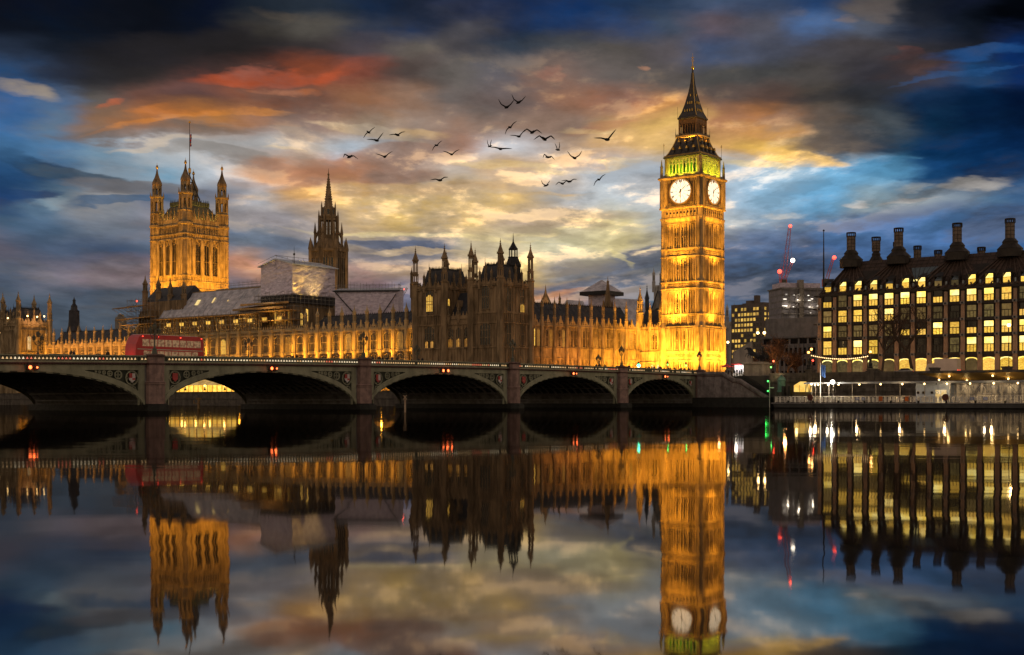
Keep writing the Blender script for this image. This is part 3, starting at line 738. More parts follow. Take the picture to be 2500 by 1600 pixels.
# ------------------------------------------------------------------ clock tower
def clock_tower():
    S = M['stone']; X0, Y0 = -37-6.1, 65+6.1
    t = thing('clock_tower', 'tall floodlit stone clock tower with two glowing white dials and a dark spire', 'clock tower', X0, Y0)
    h = 6.1; mb = MB()
    mb.box(-h,h,-h,h,6,52.5,S)
    mb.box(-h-.45,h+.45,-h-.45,h+.45,5.5,21.9,S); mb.sq(0,0,[(21.9,h+.45),(22.6,h+.0)],S)
    strings(mb,-h,h,-h,h,(25.5,32.7,34.6,41.7,43.9),S,.42,.42)
    strings(mb,-h,h,-h,h,(22.1,12.6,15.2),S,.75,.34)
    for (za, zb) in ((32.9,34.4),(41.9,43.7),(22.5,25.2),(12.9,15.0)):     # panelled bands
        o = .45 if zb < 20 else 0.
        for k in range(11):
            c = -4.6+9.2*k/10
            if zb-za < 3:
                mb.ring((c,-h-o-.02,(za+zb)/2),.34,.13,S,'y',8,.16); mb.ring((h+o+.02,c,(za+zb)/2),.34,.13,S,'x',8,.16)
    for (za, zb, nn) in ((7.,12.4,12),(15.4,21.6,12),(22.6,25.2,14),(25.8,32.3,12),(34.9,41.4,12),(44.2,51.0,12)):
        o = .45 if zb < 22 else 0.
        ribs(mb,-4.7,4.7,za,zb,nn,S,'e',-h-o,.30,.20); ribs(mb,-4.7,4.7,za,zb,nn,S,'n',h+o,.30,.20)
        ribs(mb,-4.7,4.7,za,zb,4,S,'e',-h-o,.48,.34); ribs(mb,-4.7,4.7,za,zb,4,S,'n',h+o,.48,.34)
        for k in range(nn):                                                # cusped heads
            c = -4.7+9.4*(k+.5)/nn; w = 4.7/nn
            for (p, q) in ((-w,0),(w,0)):
                mb.tube((c+p,-h-o-.12,zb-1.0),(c,-h-o-.12,zb-.15),.09,S,4); mb.tube((h+o+.12,c+p,zb-1.0),(h+o+.12,c,zb-.15),.09,S,4)
            mb.box(c-w,c+w,-h-o-.28,-h-o,zb-.18,zb+.1,S); mb.box(h+o,h+o+.28,c-w,c+w,zb-.18,zb+.1,S)
    mb.build('shaft', t)
    # narrow window slits
    sl = MB(); sl.box(-.16,.16,-.05,0,0,5.0,M['glass']); sl.box(-.16,.16,-.1,0,2.3,2.6,S); slm = mesh_only(sl,'window')
    for (z, ks) in ((44.8,(3,4,6,7,8)),(35.4,(4,7)),(26.3,(4,7)),(15.9,(4,7))):
        o = .45 if z < 22 else 0.
        for k in ks:
            c = -4.7+9.4*(k+.5)/12
            inst(slm,t,(c,-h-o-.01,z),0,'window'); inst(slm,t,(h+o+.01,c,z),R(90),'window')
    # corner buttresses
    cb = MB(); cb.lathe(0,0,[(5.5,1.75),(21.8,1.7),(23.4,1.2),(23.9,1.22),(52.6,1.2)],8,S)
    for z in (25.5,32.7,34.6,41.7,43.9): cb.lathe(0,0,[(z-.22,1.22),(z-.16,1.45),(z+.16,1.45),(z+.22,1.22)],8,S)
    for q in range(8):
        a = math.pi/8+q*math.pi/4
        cb.tube((1.22*math.cos(a),1.22*math.sin(a),23.5),(1.22*math.cos(a),1.22*math.sin(a),52.4),.10,S,4)
    bm = mesh_only(cb,'corner_buttress')
    for sx in (-1,1):
        for sy in (-1,1): inst(bm,t,(sx*(h-.55),sy*(h-.55),0),0,'corner_buttress')
    # corbelled gallery under the dials
    mb = MB(); H = 6.45
    mb.sq(0,0,[(51.2,h),(52.1,h+.45),(52.4,h+.55),(52.7,h+.55),(52.8,H-.05),(55.0,H-.05),(55.2,H+.4),(55.6,H+.4),(55.7,H)],S)
    for k in range(10):
        c = -5.0+10.*k/9
        for (za, zb, o) in ((53.0,54.9,.0),):
            mb.box(c-.17,c+.17,-H-.25,-H,za,zb,S); mb.box(H,H+.25,c-.17,c+.17,za,zb,S)
        if k < 9:
            d = c+.55
            mb.disc((d,-H-.03,54.0),.30,M['glass'],'y',8,.03); mb.disc((H+.03,d,54.0),.30,M['glass'],'x',8,.03)
    mb.build('gallery', t)
    # clock stage
    mb = MB(); mb.sq(0,0,[(55.6,H),(63.2,H),(63.5,H+.55),(63.9,H+.75),(64.2,H+.55),(64.4,5.9)],S)
    for sx in (-1,1):
        for sy in (-1,1):
            mb.lathe(sx*(H-.75),sy*(H-.75),[(55.6,1.35),(63.4,1.35)],8,S)
            for q in range(8):
                a = math.pi/8+q*math.pi/4
                mb.tube((sx*(H-.75)+1.36*math.cos(a),sy*(H-.75)+1.36*math.sin(a),55.7),(sx*(H-.75)+1.36*math.cos(a),sy*(H-.75)+1.36*math.sin(a),63.3),.10,M['gilt'] if q%2 else S,4)
            mb.lathe(sx*(H-.1),sy*(H-.1),[(63.9,.45),(67.2,.35),(67.3,.5),(67.5,.3),(69.4,.05)],6,M['stone_dark'])
    cr = MB()
    for (a,b,f) in ((-5.,5.,'e'),(-5.,5.,'n')):
        for k in range(14):
            c = a+(b-a)*(k+.5)/14
            if f == 'e': mb.box(c-.12,c+.12,-H-.35,-H,62.5,63.3,S)
            else: mb.box(H,H+.35,c-.12,c+.12,62.5,63.3,S)
    mb.build('clock_stage', t)
    hour, minute = 6.0+8/60, 8.
    M['dial'] = lamp_mat('clock_dial', (1., .90, .68), 1.12)
    M['panel'] = mk('gilded_dark_panel', (.20,.12,.05),(.06,.045,.03),3.,.5,metal=.4)
    dial = MB()
    dial.box(-4.4,4.4,-.14,0,-4.1,3.7,M['panel'])
    for sx in (-1,1):
        for sz in (-1,1):
            dial.ring((sx*3.55,-.14,-.2+sz*3.3),.42,.16,M['gilt'],'y',10,.1); dial.disc((sx*3.55,-.16,-.2+sz*3.3),.2,M['gilt'],'y',8,.1)
    for a in (-4.1,3.55): dial.box(-4.4,4.4,-.3,-.14,a,a+.18,M['gilt'])
    for a in (-4.4,4.22): dial.box(a,a+.18,-.3,-.14,-3.92,3.55,M['gilt'])
    dialm = mesh_only(dial,'dial_surround')
    face = MB(); face.disc((0,-.18,0),3.35,M['dial'],'y',48,.06); facem = mesh_only(face,'dial')
    rg = MB(); rg.ring((0,-.2,0),3.48,.30,M['gilt'],'y',48,.22)
    D = mk('numeral_paint',(.10,.07,.03),(.07,.05,.02),3.,.6)
    rg.ring((0,-.245,0),3.16,.05,D,'y',40,.015); rg.ring((0,-.245,0),2.45,.045,D,'y',40,.015); rg.ring((0,-.245,0),1.2,.03,D,'y',24,.015)
    for k in range(60):
        a = 2*math.pi*k/60
        rg.x = Matrix.Rotation(a,4,'Y'); rg.box(-.02,.02,-.27,-.245,3.17,3.32,D); rg.x = None
    NUM = ['XII','I','II','III','IV','V','VI','VII','VIII','IX','X','XI']
    for k, s in enumerate(NUM):                                             # roman numerals, strokes built one by one
        rg.x = Matrix.Rotation(2*math.pi*k/12,4,'Y')
        wd = {'I':.13,'V':.26,'X':.26}; tot = sum(wd[c] for c in s); x = -tot/2
        for c in s:
            if c == 'I': rg.box(x+.015,x+.115,-.27,-.245,2.48,3.1,D)
            elif c == 'V':
                rg.tube((x+.02,-.26,3.08),(x+.13,-.26,2.52),.05,D,4); rg.tube((x+.24,-.26,3.08),(x+.13,-.26,2.52),.04,D,4)
            else:
                rg.tube((x+.02,-.26,3.08),(x+.24,-.26,2.52),.05,D,4); rg.tube((x+.24,-.26,3.08),(x+.02,-.26,2.52),.04,D,4)
            x += wd[c]
        rg.box(-.045,.045,-.262,-.245,1.2,2.45,D); rg.x = None
    rgm = mesh_only(rg,'dial_ring')
    HB = mk('clock_hand_paint',(.10,.06,.03),(.07,.045,.025),3.,.4)
    for (lx, ly, rz) in ((0,-H,0),(H,0,R(90))):
        s = inst(dialm,t,(lx,ly,59.9),rz,'dial_surround')
        inst(facem,s,(0,0,0),0,'dial'); inst(rgm,s,(0,0,0),0,'dial_ring')
        for nm, ang, L, wd in (('minute_hand',minute/60,3.05,.16),('hour_hand',hour/12,2.05,.24)):
            hb = MB(); hb.x = Matrix.Rotation(2*math.pi*ang,4,'Y'); y = -.34 if nm[0]=='m' else -.31
            hb.add([(-wd,y,-.7),(wd,y,-.7),(wd*.45,y,0),(wd*.6,y,L*.6),(0,y,L),(-wd*.6,y,L*.6),(-wd*.45,y,0)],[tuple(range(7))],HB)
            hb.disc((0,y+.01,0),.3,HB,'y',10,.04); hb.x = None
            hb.build(nm, s)
    # belfry arcade, its green inner light painted on the core wall
    mb = MB(); B = 5.55; BS = mk('belfry_stone',(.45,.40,.27),(.34,.29,.18),.8,.85,bump=.3)
    mb.box(-B+.9,B-.9,-B+.9,B-.9,64.3,69.6,mk('green_lit_wall',(.06,.22,.03),(.04,.15,.02),1.,.8))
    for f in (0,1,2,3):
        mb.x = Matrix.Rotation(f*math.pi/2,4,'Z')
        for k in range(9):
            c = -4.4+8.8*k/8; mb.box(c-.16,c+.16,-B-.05,-B+.35,64.4,69.4,BS)
            if k < 8:
                w = .55
                mb.tube((c+.05,-B+.1,67.4),(c+w,-B+.1,68.3),.12,BS,4); mb.tube((c+1.05,-B+.1,67.4),(c+w,-B+.1,68.3),.12,BS,4)
                mb.ring((c+w,-B+.05,68.85),.3,.12,BS,'y',8,.1)
        mb.box(-B,B,-B,-B+.4,64.3,65.2,BS); mb.box(-B,B,-B,-B+.4,69.2,69.7,BS)
        mb.box(-B-.25,B+.25,-B-.6,-B-.35,64.45,64.9,S)
        mb.x = None
    for sx in (-1,1):
        for sy in (-1,1): mb.lathe(sx*(B-.4),sy*(B-.4),[(64.3,.8),(69.7,.8)],8,S)
    mb.build('belfry', t)
    # lower roof
    T = M['iron_roof']; mb = MB()
    mb.sq(0,0,[(69.5,5.7),(69.75,6.05),(70.1,6.05),(70.3,5.6),(71.2,5.0),(72.8,4.25),(74.4,3.65),(75.6,3.3)],T)
    for q in range(30):
        c = -5.6+11.2*q/29
        for f in range(4):
            mb.x = Matrix.Rotation(f*math.pi/2,4,'Z'); mb.box(c-.06,c+.06,-5.95,-5.75,70.1,70.5,M['gilt']); mb.x = None
    mb.build('lower_roof', t)
    dm = MB(); dm.box(-.32,.32,-.2,.6,0,.95,M['iron_roof']); dm.ext([(-.4,.95),(.4,.95),(0,1.75)],-.3,.7,M['gilt']); dm.box(-.16,.16,-.24,-.2,.15,.8,M['glass'])
    dmm = mesh_only(dm,'dormer')
    for f in range(2):
        for (z, r, xs) in ((71.1,5.05,(-3.3,-1.1,1.1,3.3)),(73.3,4.06,(-2.,0,2.))):
            for x in xs: inst(dmm,t,(x,-r,z) if f==0 else (r,x,z),R(90)*f,'dormer')
    for sx in (-1,1):
        for sy in (-1,1):
            hp = MB()
            for (a,b) in (((70.3,5.6),(71.2,5.0)),((71.2,5.0),(72.8,4.25)),((72.8,4.25),(74.4,3.65)),((74.4,3.65),(75.6,3.3))):
                hp.tube((sx*a[1],sy*a[1],a[0]),(sx*b[1],sy*b[1],b[0]),.14,M['gilt'],5)
            hp.tube((sx*5.9,sy*5.9,70),(sx*5.9,sy*5.9,74.0),.05,M['iron'],4); hp.ring((sx*5.9,sy*5.9,73.5),.25,.07,M['gilt'],'y',6,.05)
            hp.build('hip_roll', t)
    # lantern
    mb = MB(); l = 2.75
    mb.sq(0,0,[(75.4,3.35),(75.7,3.55),(76.0,3.55),(76.1,2.0)],M['gilt'])
    crest(mb,-3.5,3.5,-3.5,76.,.6,M['iron_roof'],.5,'x',.12); crest(mb,-3.5,3.5,3.5,76.,.6,M['iron_roof'],.5,'y',.12)
    mb.box(-2.0,2.0,-2.0,2.0,76,80.4,M['iron'])
    for f in range(4):
        mb.x = Matrix.Rotation(f*math.pi/2,4,'Z')
        for k in range(7):
            c = -2.5+5.*k/6; mb.box(c-.10,c+.10,-l-.08,-l+.15,76,79.8,M['gantry'] if 'gantry' in M else M.setdefault('gantry',mk('lantern_iron',(.20,.11,.04),(.10,.06,.03),2.,.5,metal=.3)))
            if k < 6:
                mb.tube((c+.05,-l,78.4),(c+.42,-l,79.0),.07,M['gantry'],4); mb.tube((c+.78,-l,78.4),(c+.42,-l,79.0),.07,M['gantry'],4)
        mb.box(-l,l,-l,-l+.2,79.1,80.3,M['gantry']); mb.x = None
    for sx in (-1,1):
        for sy in (-1,1): mb.lathe(sx*l,sy*l,[(76,.22),(80.4,.22)],6,M['gantry']); mb.tube((sx*3.5,sy*3.5,76),(sx*3.5,sy*3.5,78.2),.1,M['iron'],4,.02)
    o = mb.build('lantern', t); o.scale.z = 1.1; o.location.z = -7.54
    mb = MB(); mb.sq(0,0,[(80.3,2.95),(80.5,3.15),(80.8,3.15),(80.9,2.9),(82.2,2.25),(84.5,1.55),(87.0,.95),(89.8,.45),(92.5,.22),(93.6,.16)],T)
    mb.lathe(0,0,[(93.5,.2),(93.7,.45),(94.1,.45),(94.4,.15),(95.6,.08),(97.6,.03)],8,M['gilt'])
    mb.ring((0,0,95.7),.35,.1,M['gilt'],'y',8,.08); mb.box(-.45,.45,-.04,.04,96.4,96.5,M['gilt']); mb.box(-.04,.04,-.45,.45,96.4,96.5,M['gilt'])
    for sx in (-1,1):
        for sy in (-1,1):
            pr = [(80.9,2.9),(82.2,2.25),(84.5,1.55),(87.0,.95),(89.8,.45),(92.5,.22)]
            for a,b in zip(pr,pr[1:]): mb.tube((sx*a[1],sy*a[1],a[0]),(sx*b[1],sy*b[1],b[0]),.09,M['gilt'] if (sx,sy)==(1,-1) else T,4)
            mb.tube((sx*3.1,sy*3.1,80.8),(sx*3.1,sy*3.1,83.6),.04,M['iron'],4)
    o = mb.build('spire', t); o.scale.z = 1.1; o.location.z = -7.54
    lm = MB(); lm.box(-.13,.13,-.1,.3,0,.35,M['gilt']); lm.ext([(-.2,.35),(.2,.35),(0,.75)],-.16,.3,M['gilt']); lmm = mesh_only(lm,'lucarne')
    for f in range(2):
        for (z, r, xs) in ((82.99,2.22,(-1.2,-.4,.4,1.2)),(85.2,1.62,(-.6,.1,.7)),(87.4,1.12,(0,))):
            for x in xs: inst(lmm,t,(x,-r,z) if f==0 else (r,x,z),R(90)*f,'lucarne')
    # floodlights
    def L(x,y,z): return W(X0+x,Y0+y,z)
    for x in (-4.5,0,4.5):
        spot(L(x,-h-8.5,7.2), L(x*.8,-h,26), 38000, SODIUM, 110, .8, .4)
    for y in (-4.5,0,4.5):
        spot(L(h+8.5,y,7.2), L(h,y*.8,26), 30000, SODIUM, 110, .8, .4)
    spot(L(-1.5,-h-3.2,22.8), L(-1.5,-h,31), 13000, SODIUM, 130, .8, .3)
    spot(L(h+3.0,-1.5,22.8), L(h,-1.5,31), 9500, SODIUM, 130, .8, .3)
    for z, e in ((34.,10500),(44.,10500)):
        spot(L(0,-h-3.6,z-6), L(0,-h,z+9), e*1.5, SODIUM, 120, .9, .4); spot(L(h+3.6,0,z-6), L(h,0,z+9), e*1.2, SODIUM, 120, .9, .4)
    spot(L(0,-h-8,46), L(0,-h,60), 24000, SODIUM, 95, .9, .4); spot(L(h+8,0,46), L(h,0,60), 18000, SODIUM, 95, .9, .4)
    for x in (-3.3,0,3.3):
        spot(L(x,-H-1.0,64.6), L(x,-B,67.8), 1100, (1.,.93,.03), 150, .9, .2); spot(L(H+1.0,x,64.6), L(B,x,67.8), 1100, (1.,.95,.03), 150, .9, .2)
    spot(L(0,-5.6,73.8), L(0,-2.6,79), 900, (1,.45,.06), 120, .9, .2); spot(L(5.6,0,73.8), L(2.6,0,79), 700, (1,.45,.06), 120, .9, .2)
    spot(L(-7,-16,66), L(0,0,84), 2600, (1,.5,.2), 60, .9, .4); spot(L(16,-7,66), L(0,0,84), 2200, (1,.5,.2), 60, .9, .4)
    return t
clock_tower()

# ------------------------------------------------------------------ dark pavilion at the corner of the river front
def pavilion(nm, label, X0, Y0, towers, z_base, zc, zpar, strs, ztip, stone, depth, wins, link=None, roofs=True, lit=None):
    """a row of square towers (x from, x to) sharing one base; E face at y = 0, N face of the last tower at x = its end"""
    t = thing(nm, label, 'pavilion', X0, Y0)
    tm = turret_mesh(zpar-z_base+.6, ztip-z_base, .98, stone, True, sf=.60)
    for (a, b) in towers:
        mb = MB(); mb.box(a,b,0,depth,z_base,zpar-.9,stone)
        strings(mb,a,b,0,depth,strs,stone,.25,.34); strings(mb,a,b,0,depth,(zc,zpar-.9),stone,.38,.45)
        ribs(mb,a+1.2,b-1.2,z_base,strs[-1],8,stone,'e',0,.14,.12); ribs(mb,a+1.2,b-1.2,strs[-1]+.4,zc,6,stone,'e',0,.14,.12)
        ribs(mb,1.2,depth-1.2,z_base,strs[-1],10,stone,'n',b,.14,.12); ribs(mb,1.2,depth-1.2,strs[-1]+.4,zc,8,stone,'n',b,.14,.12)
        for k in range(14):                                    # panelled frieze between strings
            c = a+1+(b-a-2)*k/13; mb.box(c-.12,c+.12,-.16,0,strs[-2]+.2,strs[-1]-.2,stone)
            c = 1+(depth-2)*k/13; mb.box(b,b+.16,c-.12,c+.12,strs[-2]+.2,strs[-1]-.2,stone)
        mb.build('wall', t)
        mb = MB()
        for (y) in (0.,depth): crest(mb,a,b,y,zpar-.9,1.5,stone,1.25,'x',.35)
        for (x) in (a,b): crest(mb,0,depth,x,zpar-.9,1.5,stone,1.25,'y',.35)
        mb.build('parapet', t)
        for (x, y) in ((a,0),(b,0),(a,depth),(b,depth)): inst(tm,t,(x,y,z_base),0,'turret')
        if roofs:
            cx, cy, hx, hy = (a+b)/2, depth/2, (b-a)/2-1.3, depth/2-1.3; zr = zpar-.6
            mb = MB(); mb.sq(cx,cy,[(zr,hx,hy),(zr+4.7,hx-1.0,hy-1.0),(zr+4.8,hx-.9,hy-.9),(zr+4.9,hx-1.1,hy-1.1)],M['slate'])
            for (sx,sy) in ((-1,-1),(-1,1),(1,-1),(1,1)): mb.tube((cx+sx*(hx-1.3),cy+sy*(hy-1.3),zr+4.6),(cx+sx*(hx-1.3),cy+sy*(hy-1.3),zr+7.),.12,M['iron'],5,.03)
            rf = mb.build('roof', t)
            mb = MB(); m_ = M['iron']
            for (p,q,ax,y) in ((cx-hx+1.3,cx+hx-1.3,'x',cy-hy+1.3),(cx-hx+1.3,cx+hx-1.3,'x',cy+hy-1.3),(cy-hy+1.3,cy+hy-1.3,'y',cx-hx+1.3),(cy-hy+1.3,cy+hy-1.3,'y',cx+hx-1.3)):
                crest(mb,p,q,y,zr+4.8,.9,m_,.5,ax,.08)
            mb.build('cresting', rf)
            pm = turret_mesh(2.4,5.6,.42,stone,False,'pinnacle')
            for f_ in (.3,.5,.7): inst(pm,t,(a+(b-a)*f_,0,zpar-.6 if f_ == .5 else zpar-2.),0,'pinnacle'); inst(pm,t,(b,depth*f_,zpar-.6 if f_ == .5 else zpar-2.),0,'pinnacle')
    for (mesh, x, y, z, f) in wins: inst(mesh,t,(x,y,z),R(90)*f,'window')
    return t
def dark_pavilion():
    S = M['stone_dark']
    # local x = 0 is the north corner; towers at -29.4..-19 and -9.8..0
    big_d = lancet_mesh(2.6,6.2,4,M['glass'],S); big_l = lancet_mesh(2.2,4.6,4,M['win_warm'],S,(.4,))
    n_d = lancet_mesh(1.7,6.6,3,M['glass'],S,(.33,.62)); small_l = lancet_mesh(1.7,2.2,3,M['win_warm'],S,())
    slit = lancet_mesh(.8,1.9,1,M['win_warm'],S,())
    low_d = lancet_mesh(3.4,5.8,4,M['glass'],S,(.33,.66)); low_n = lancet_mesh(1.7,5.6,3,M['glass'],S); low_a = lancet_mesh(1.4,2.4,3,M['win_amber'],S,())
    lk = lancet_mesh(1.7,5.2,3,M['glass'],S); sl = lancet_mesh(1.0,2.0,2,M['win_amber'],S,())
    w = [(big_d,-4.9,-.02,25.2,0),(big_d,-24.2,-.02,24.9,0),(big_l,-24.2,-.09,25.3,0),
         (n_d,.02,3.4,24.6,1),(n_d,.02,9.0,24.6,1),(small_l,.09,9.0,24.6,1),(slit,-19+.02,1.6,26.7,1),
         (low_d,-4.9,-.02,15.9,0),(low_d,-24.2,-.02,15.6,0),(low_n,.02,3.4,16.0,1),(low_n,.02,9.0,16.0,1),
         (sl,-25.1,-.2,15.4,0),(sl,-23.2,-.2,15.4,0)]
    t = pavilion('corner_pavilion','dark unlit stone pavilion with two turreted blocks and a few lit windows',-64,10.1,[(-29.4,-19),(-9.8,0)],4.,31.3,32.4,(10.,15.3,21.6,24.2),43.2,S,12.7,w)
    mb = MB(); a, b = -19.0, -9.8                              # the lower link between them
    mb.box(a,b,.5,12.,4,23.2,S); strings(mb,a,b,.5,12,(15.3,21.6,23.1),S,.25,.34)
    ribs(mb,a,b,10,21.4,9,S,'e',.5,.14,.14); crest(mb,a,b,.5,23.2,1.5,S,1.1)
    mb.build('link_wall', t)
    mb = MB(); mb.ext([(2.0,23.2),(7.0,30.2),(11.5,23.2)],0,1,M['slate'])
    mb = MB(); mb.add([(a,2,23.2),(b,2,23.2),(b,6.5,30.4),(a,6.5,30.4),(a,11.5,23.2),(b,11.5,23.2)],[(0,1,2,3),(3,2,5,4),(1,5,2),(0,3,4)],M['slate'])
    for x in (-16.8,-12.2): mb.box(x-.4,x+.4,3.0,5,24.5,26.5,S); mb.ext([(x-.6,26.5),(x+.6,26.5),(x,28.2)],2.8,5,S)
    mb.build('link_roof', t)
    pm = turret_mesh(2.0,5.4,.42,S,False,'pinnacle')
    for x in (-17.9,-14.4,-10.9): inst(pm,t,(x,.4,21.8),0,'pinnacle')
    for x in (-17.2,-14.4,-11.6):
        inst(lk,t,(x,.48,15.6),0,'window')
        inst(low_a,t,(x,.40,15.5),0,'window')
    mb = MB(); xa, xb = onY(1086,27)+64, onY(1133,27)+64                # dark mansard of the court block behind the link
    mb.add([(xa,13.5,27),(xb,13.5,27),(xb-1.2,15.2,36.2),(xa+1.2,15.2,36.2),(xa,21,27),(xb,21,27),(xb-1.2,19.5,36.2),(xa+1.2,19.5,36.2)],[(0,1,2,3),(1,5,6,2),(5,4,7,6),(4,0,3,7),(3,2,6,7)],M['slate'])
    crest(mb,xa+1.2,xb-1.2,15.2,36.1,1.1,M['iron'],.5,'x',.1); mb.build('roof', t)
    pmr = turret_mesh(3.,9.5,.5,S,False,'pinnacle')
    for x in (xa,(xa+xb)/2,xb): inst(pmr,t,(x,13.2,27.5),0,'pinnacle')
    # dark ventilation lantern rising through the north roof
    mb = MB(); mb.lathe(0,0,[(0,2.0),(5.2,2.0),(5.4,2.2),(6.2,1.9),(7.6,1.35),(7.8,1.5)],8,M['iron'])
    for q in range(8):
        an = math.pi/8+q*math.pi/4; mb.tube((1.1*math.cos(an),1.1*math.sin(an),7.6),(1.1*math.cos(an),1.1*math.sin(an),9.8),.13,M['iron'],4); mb.tube((2.1*math.cos(an),2.1*math.sin(an),5),(2.1*math.cos(an),2.1*math.sin(an),7.),.1,M['iron'],4,.03)
    mb.lathe(0,0,[(9.7,1.25),(9.9,1.3),(10.8,.7),(11.8,.2),(12.6,.12),(14.2,.03)],8,M['iron'])
    o = mb.build('ventilator', t); o.location = (-3.2,9.4,31.5)
    mb = MB(); mb.lathe(0,0,[(0,1.),(3.,1.),(3.1,1.2),(4.6,.5),(5.6,.15),(7.4,.03)],8,M['iron']); o = mb.build('ventilator', t); o.location = (-6.4,7.4,33.6)
dark_pavilion()

# ------------------------------------------------------------------ a range of bays
def gothic_range(nm, label, X0, Y0, rz, bays, bw, zb, zpar, ztip, storeys, stone, ridge, depth, buttress_r=.62, zt0=None, wstone=None, litprob=0., lit=(), seed=3, slate=True, cat='range', sub_gable=True):
    rr = random.Random(seed); L = bays*bw
    t = thing(nm, label, cat, X0, Y0, 0, rz)
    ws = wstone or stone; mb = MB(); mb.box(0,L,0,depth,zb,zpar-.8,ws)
    zs = sorted({z for (a,b,*_) in storeys for z in (a-.5,b+.55)})
    for z in zs: mb.box(-.05,L+.05,-.2,0,z-.14,z+.14,stone)
    mb.box(-.05,L+.05,-.35,0,zpar-1.0,zpar-.72,stone)
    for k in range(bays):
        for (a, b, n, w, *_r) in storeys:                      # blind panelling each side of the window
            for sg in (-1, 1):
                for j in range(2):
                    x = k*bw+bw/2+sg*(w/2+.35+j*.42)
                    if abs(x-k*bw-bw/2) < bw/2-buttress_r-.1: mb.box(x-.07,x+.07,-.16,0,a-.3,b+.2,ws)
        for j in range(9):
            x = k*bw+bw*(j+.5)/9; mb.box(x-.08,x+.08,-.14,0,zpar-2.1,zpar-1.1,stone)
    mb.build('wall', t)
    mb = MB(); crest(mb,0,L,-.1,zpar-.8,1.3,stone,bw/5,'x',.3)
    for k in range(bays):
        x = k*bw+bw/2
        if sub_gable: mb.ext([(x-.75,zpar),(x+.75,zpar),(x+.3,zpar+.9),(x+.1,zpar+2.0),(x-.1,zpar+2.0),(x-.3,zpar+.9)],-.28,.05,stone)
    mb.build('parapet', t)
    if slate:
        mb = MB(); mb.add([(0,.9,zpar-.8),(L,.9,zpar-.8),(L,depth*.55,ridge),(0,depth*.55,ridge),(0,depth,zpar-.8),(L,depth,zpar-.8)],[(0,1,2,3),(3,2,5,4),(1,5,2),(0,3,4)],M['slate'])
        for k in range(bays*3):
            x = (k+.5)*bw/3; mb.tube((x,1.2,zpar-.5),(x,depth*.55,ridge+.05),.05,M['slate'],3)
        for j in range(1,4):
            f = j/4; mb.tube((0,.9+(depth*.55-.9)*f,zpar-.8+(ridge-zpar+.8)*f+.03),(L,.9+(depth*.55-.9)*f,zpar-.8+(ridge-zpar+.8)*f+.03),.05,M['slate'],3)
        crest(mb,0,L,depth*.55,ridge-.1,.6,M['iron'],.7,'x',.08)
        mb.build('roof', t)
    bm = MB()
    bm.lathe(0,-.25,[(zb,buttress_r*1.25),((zb+zpar)/2,buttress_r*1.2),((zb+zpar)/2+.5,buttress_r),(zpar-.6,buttress_r)],8,stone)
    for z in zs: bm.lathe(0,-.25,[(z-.16,buttress_r*1.3),(z+.16,buttress_r*1.3)],8,stone)
    bmesh_ = mesh_only(bm,'buttress')
    pn = turret_mesh(zt0 if zt0 else (ztip-zpar)*.30, ztip-zpar+.8, buttress_r*1.02, stone, False, 'pinnacle')
    for k in range(bays+1):
        b = inst(bmesh_,t,(k*bw,0,0),0,'buttress'); inst(pn,b,(0,-.25,zpar-.8),0,'pinnacle')
    wm = {}
    for (a, b, n, w, *r) in storeys:
        offs = r[0] if r else (0.,)
        for gl in (M['glass'],)+tuple(lit): wm[(a,gl.name)] = lancet_mesh(w,b-a,n,gl,stone,(.5,) if b-a > 2 else ())
        for k in range(bays):
            for o in offs:
                gl = M['glass'] if rr.random() > litprob or not lit else rr.choice(lit)
                inst(wm[(a,gl.name)],t,(k*bw+bw/2+o,-.02,a),0,'window')
    return t
# north range, between the pavilion and the clock tower, turned a little to the city grid
nA, nB = (-66.5,25.2), (-57.6,64.6)
nd = (W(*nB)-W(*nA)); nrz = math.atan2(nd.y, nd.x); nL = nd.length
gothic_range('north_range','long orange-lit stone range of tall pinnacles reaching to the clock tower foot',nA[0],nA[1],nrz,9,nL/9,6.,22.6,29.9,
    [(8.2,12.4,2,.75,(-.95,.95)),(16.2,21.,3,1.05,(-.55,1.1))],M['stone'],28.2,12.,.5,None,None,.28,(M['win_amber'],M['win_warm']),5)
nn_ = (W(-57.6+.9,64.6-.2)-W(0,0))
def NR(t, out, z):                                             # point before the north range: t along it, out metres in front
    p = W(*nA)+nd*t; n = Vector((nd.y,-nd.x,0)).normalized(); return Vector((p.x+n.x*out,p.y+n.y*out,z))
for tt, e in ((.10,2200),(.26,3600),(.42,5400),(.57,7000),(.71,8500),(.84,10000),(.95,9000)):
    spot(NR(tt,6.5,7.), NR(tt+.03,0,19), e*1.1, SODIUM if tt > .5 else (1,.36,.04), 120, .9, .4)
# the short return beside the clock tower
t = thing('tower_return','bright orange stone wall with one taller turret beside the clock tower','range',-57.6,64.9)
mb = MB(); mb.box(0,8.0,0,9,6,21.8,M['stone']); strings(mb,0,8,0,9,(15.3,12.4,21.4),M['stone'],.2,.28); ribs(mb,.5,7.5,15.6,21,8,M['stone'],'e',0,.15,.14); crest(mb,0,8,-.1,21.8,1.3,M['stone'],.8); mb.build('wall', t)
tm = turret_mesh(9.,17.,.95,M['stone'],False); inst(tm,t,(.6,.4,17.5),0,'turret')
pm = turret_mesh(2.6,8.6,.55,M['stone'],False,'pinnacle'); inst(pm,t,(4.2,0,21.),0,'pinnacle'); inst(pm,t,(7.6,0,21.),0,'pinnacle')
wd = lancet_mesh(1.9,4.4,4,M['glass'],M['stone']); inst(wd,t,(5.6,-.02,16.),0,'window')
wl = lancet_mesh(.55,3.4,1,M['win_white'],M['stone'],()); inst(wl,t,(5.0,-.05,8.3),0,'window'); inst(wl,t,(6.9,-.05,8.3),0,'window')
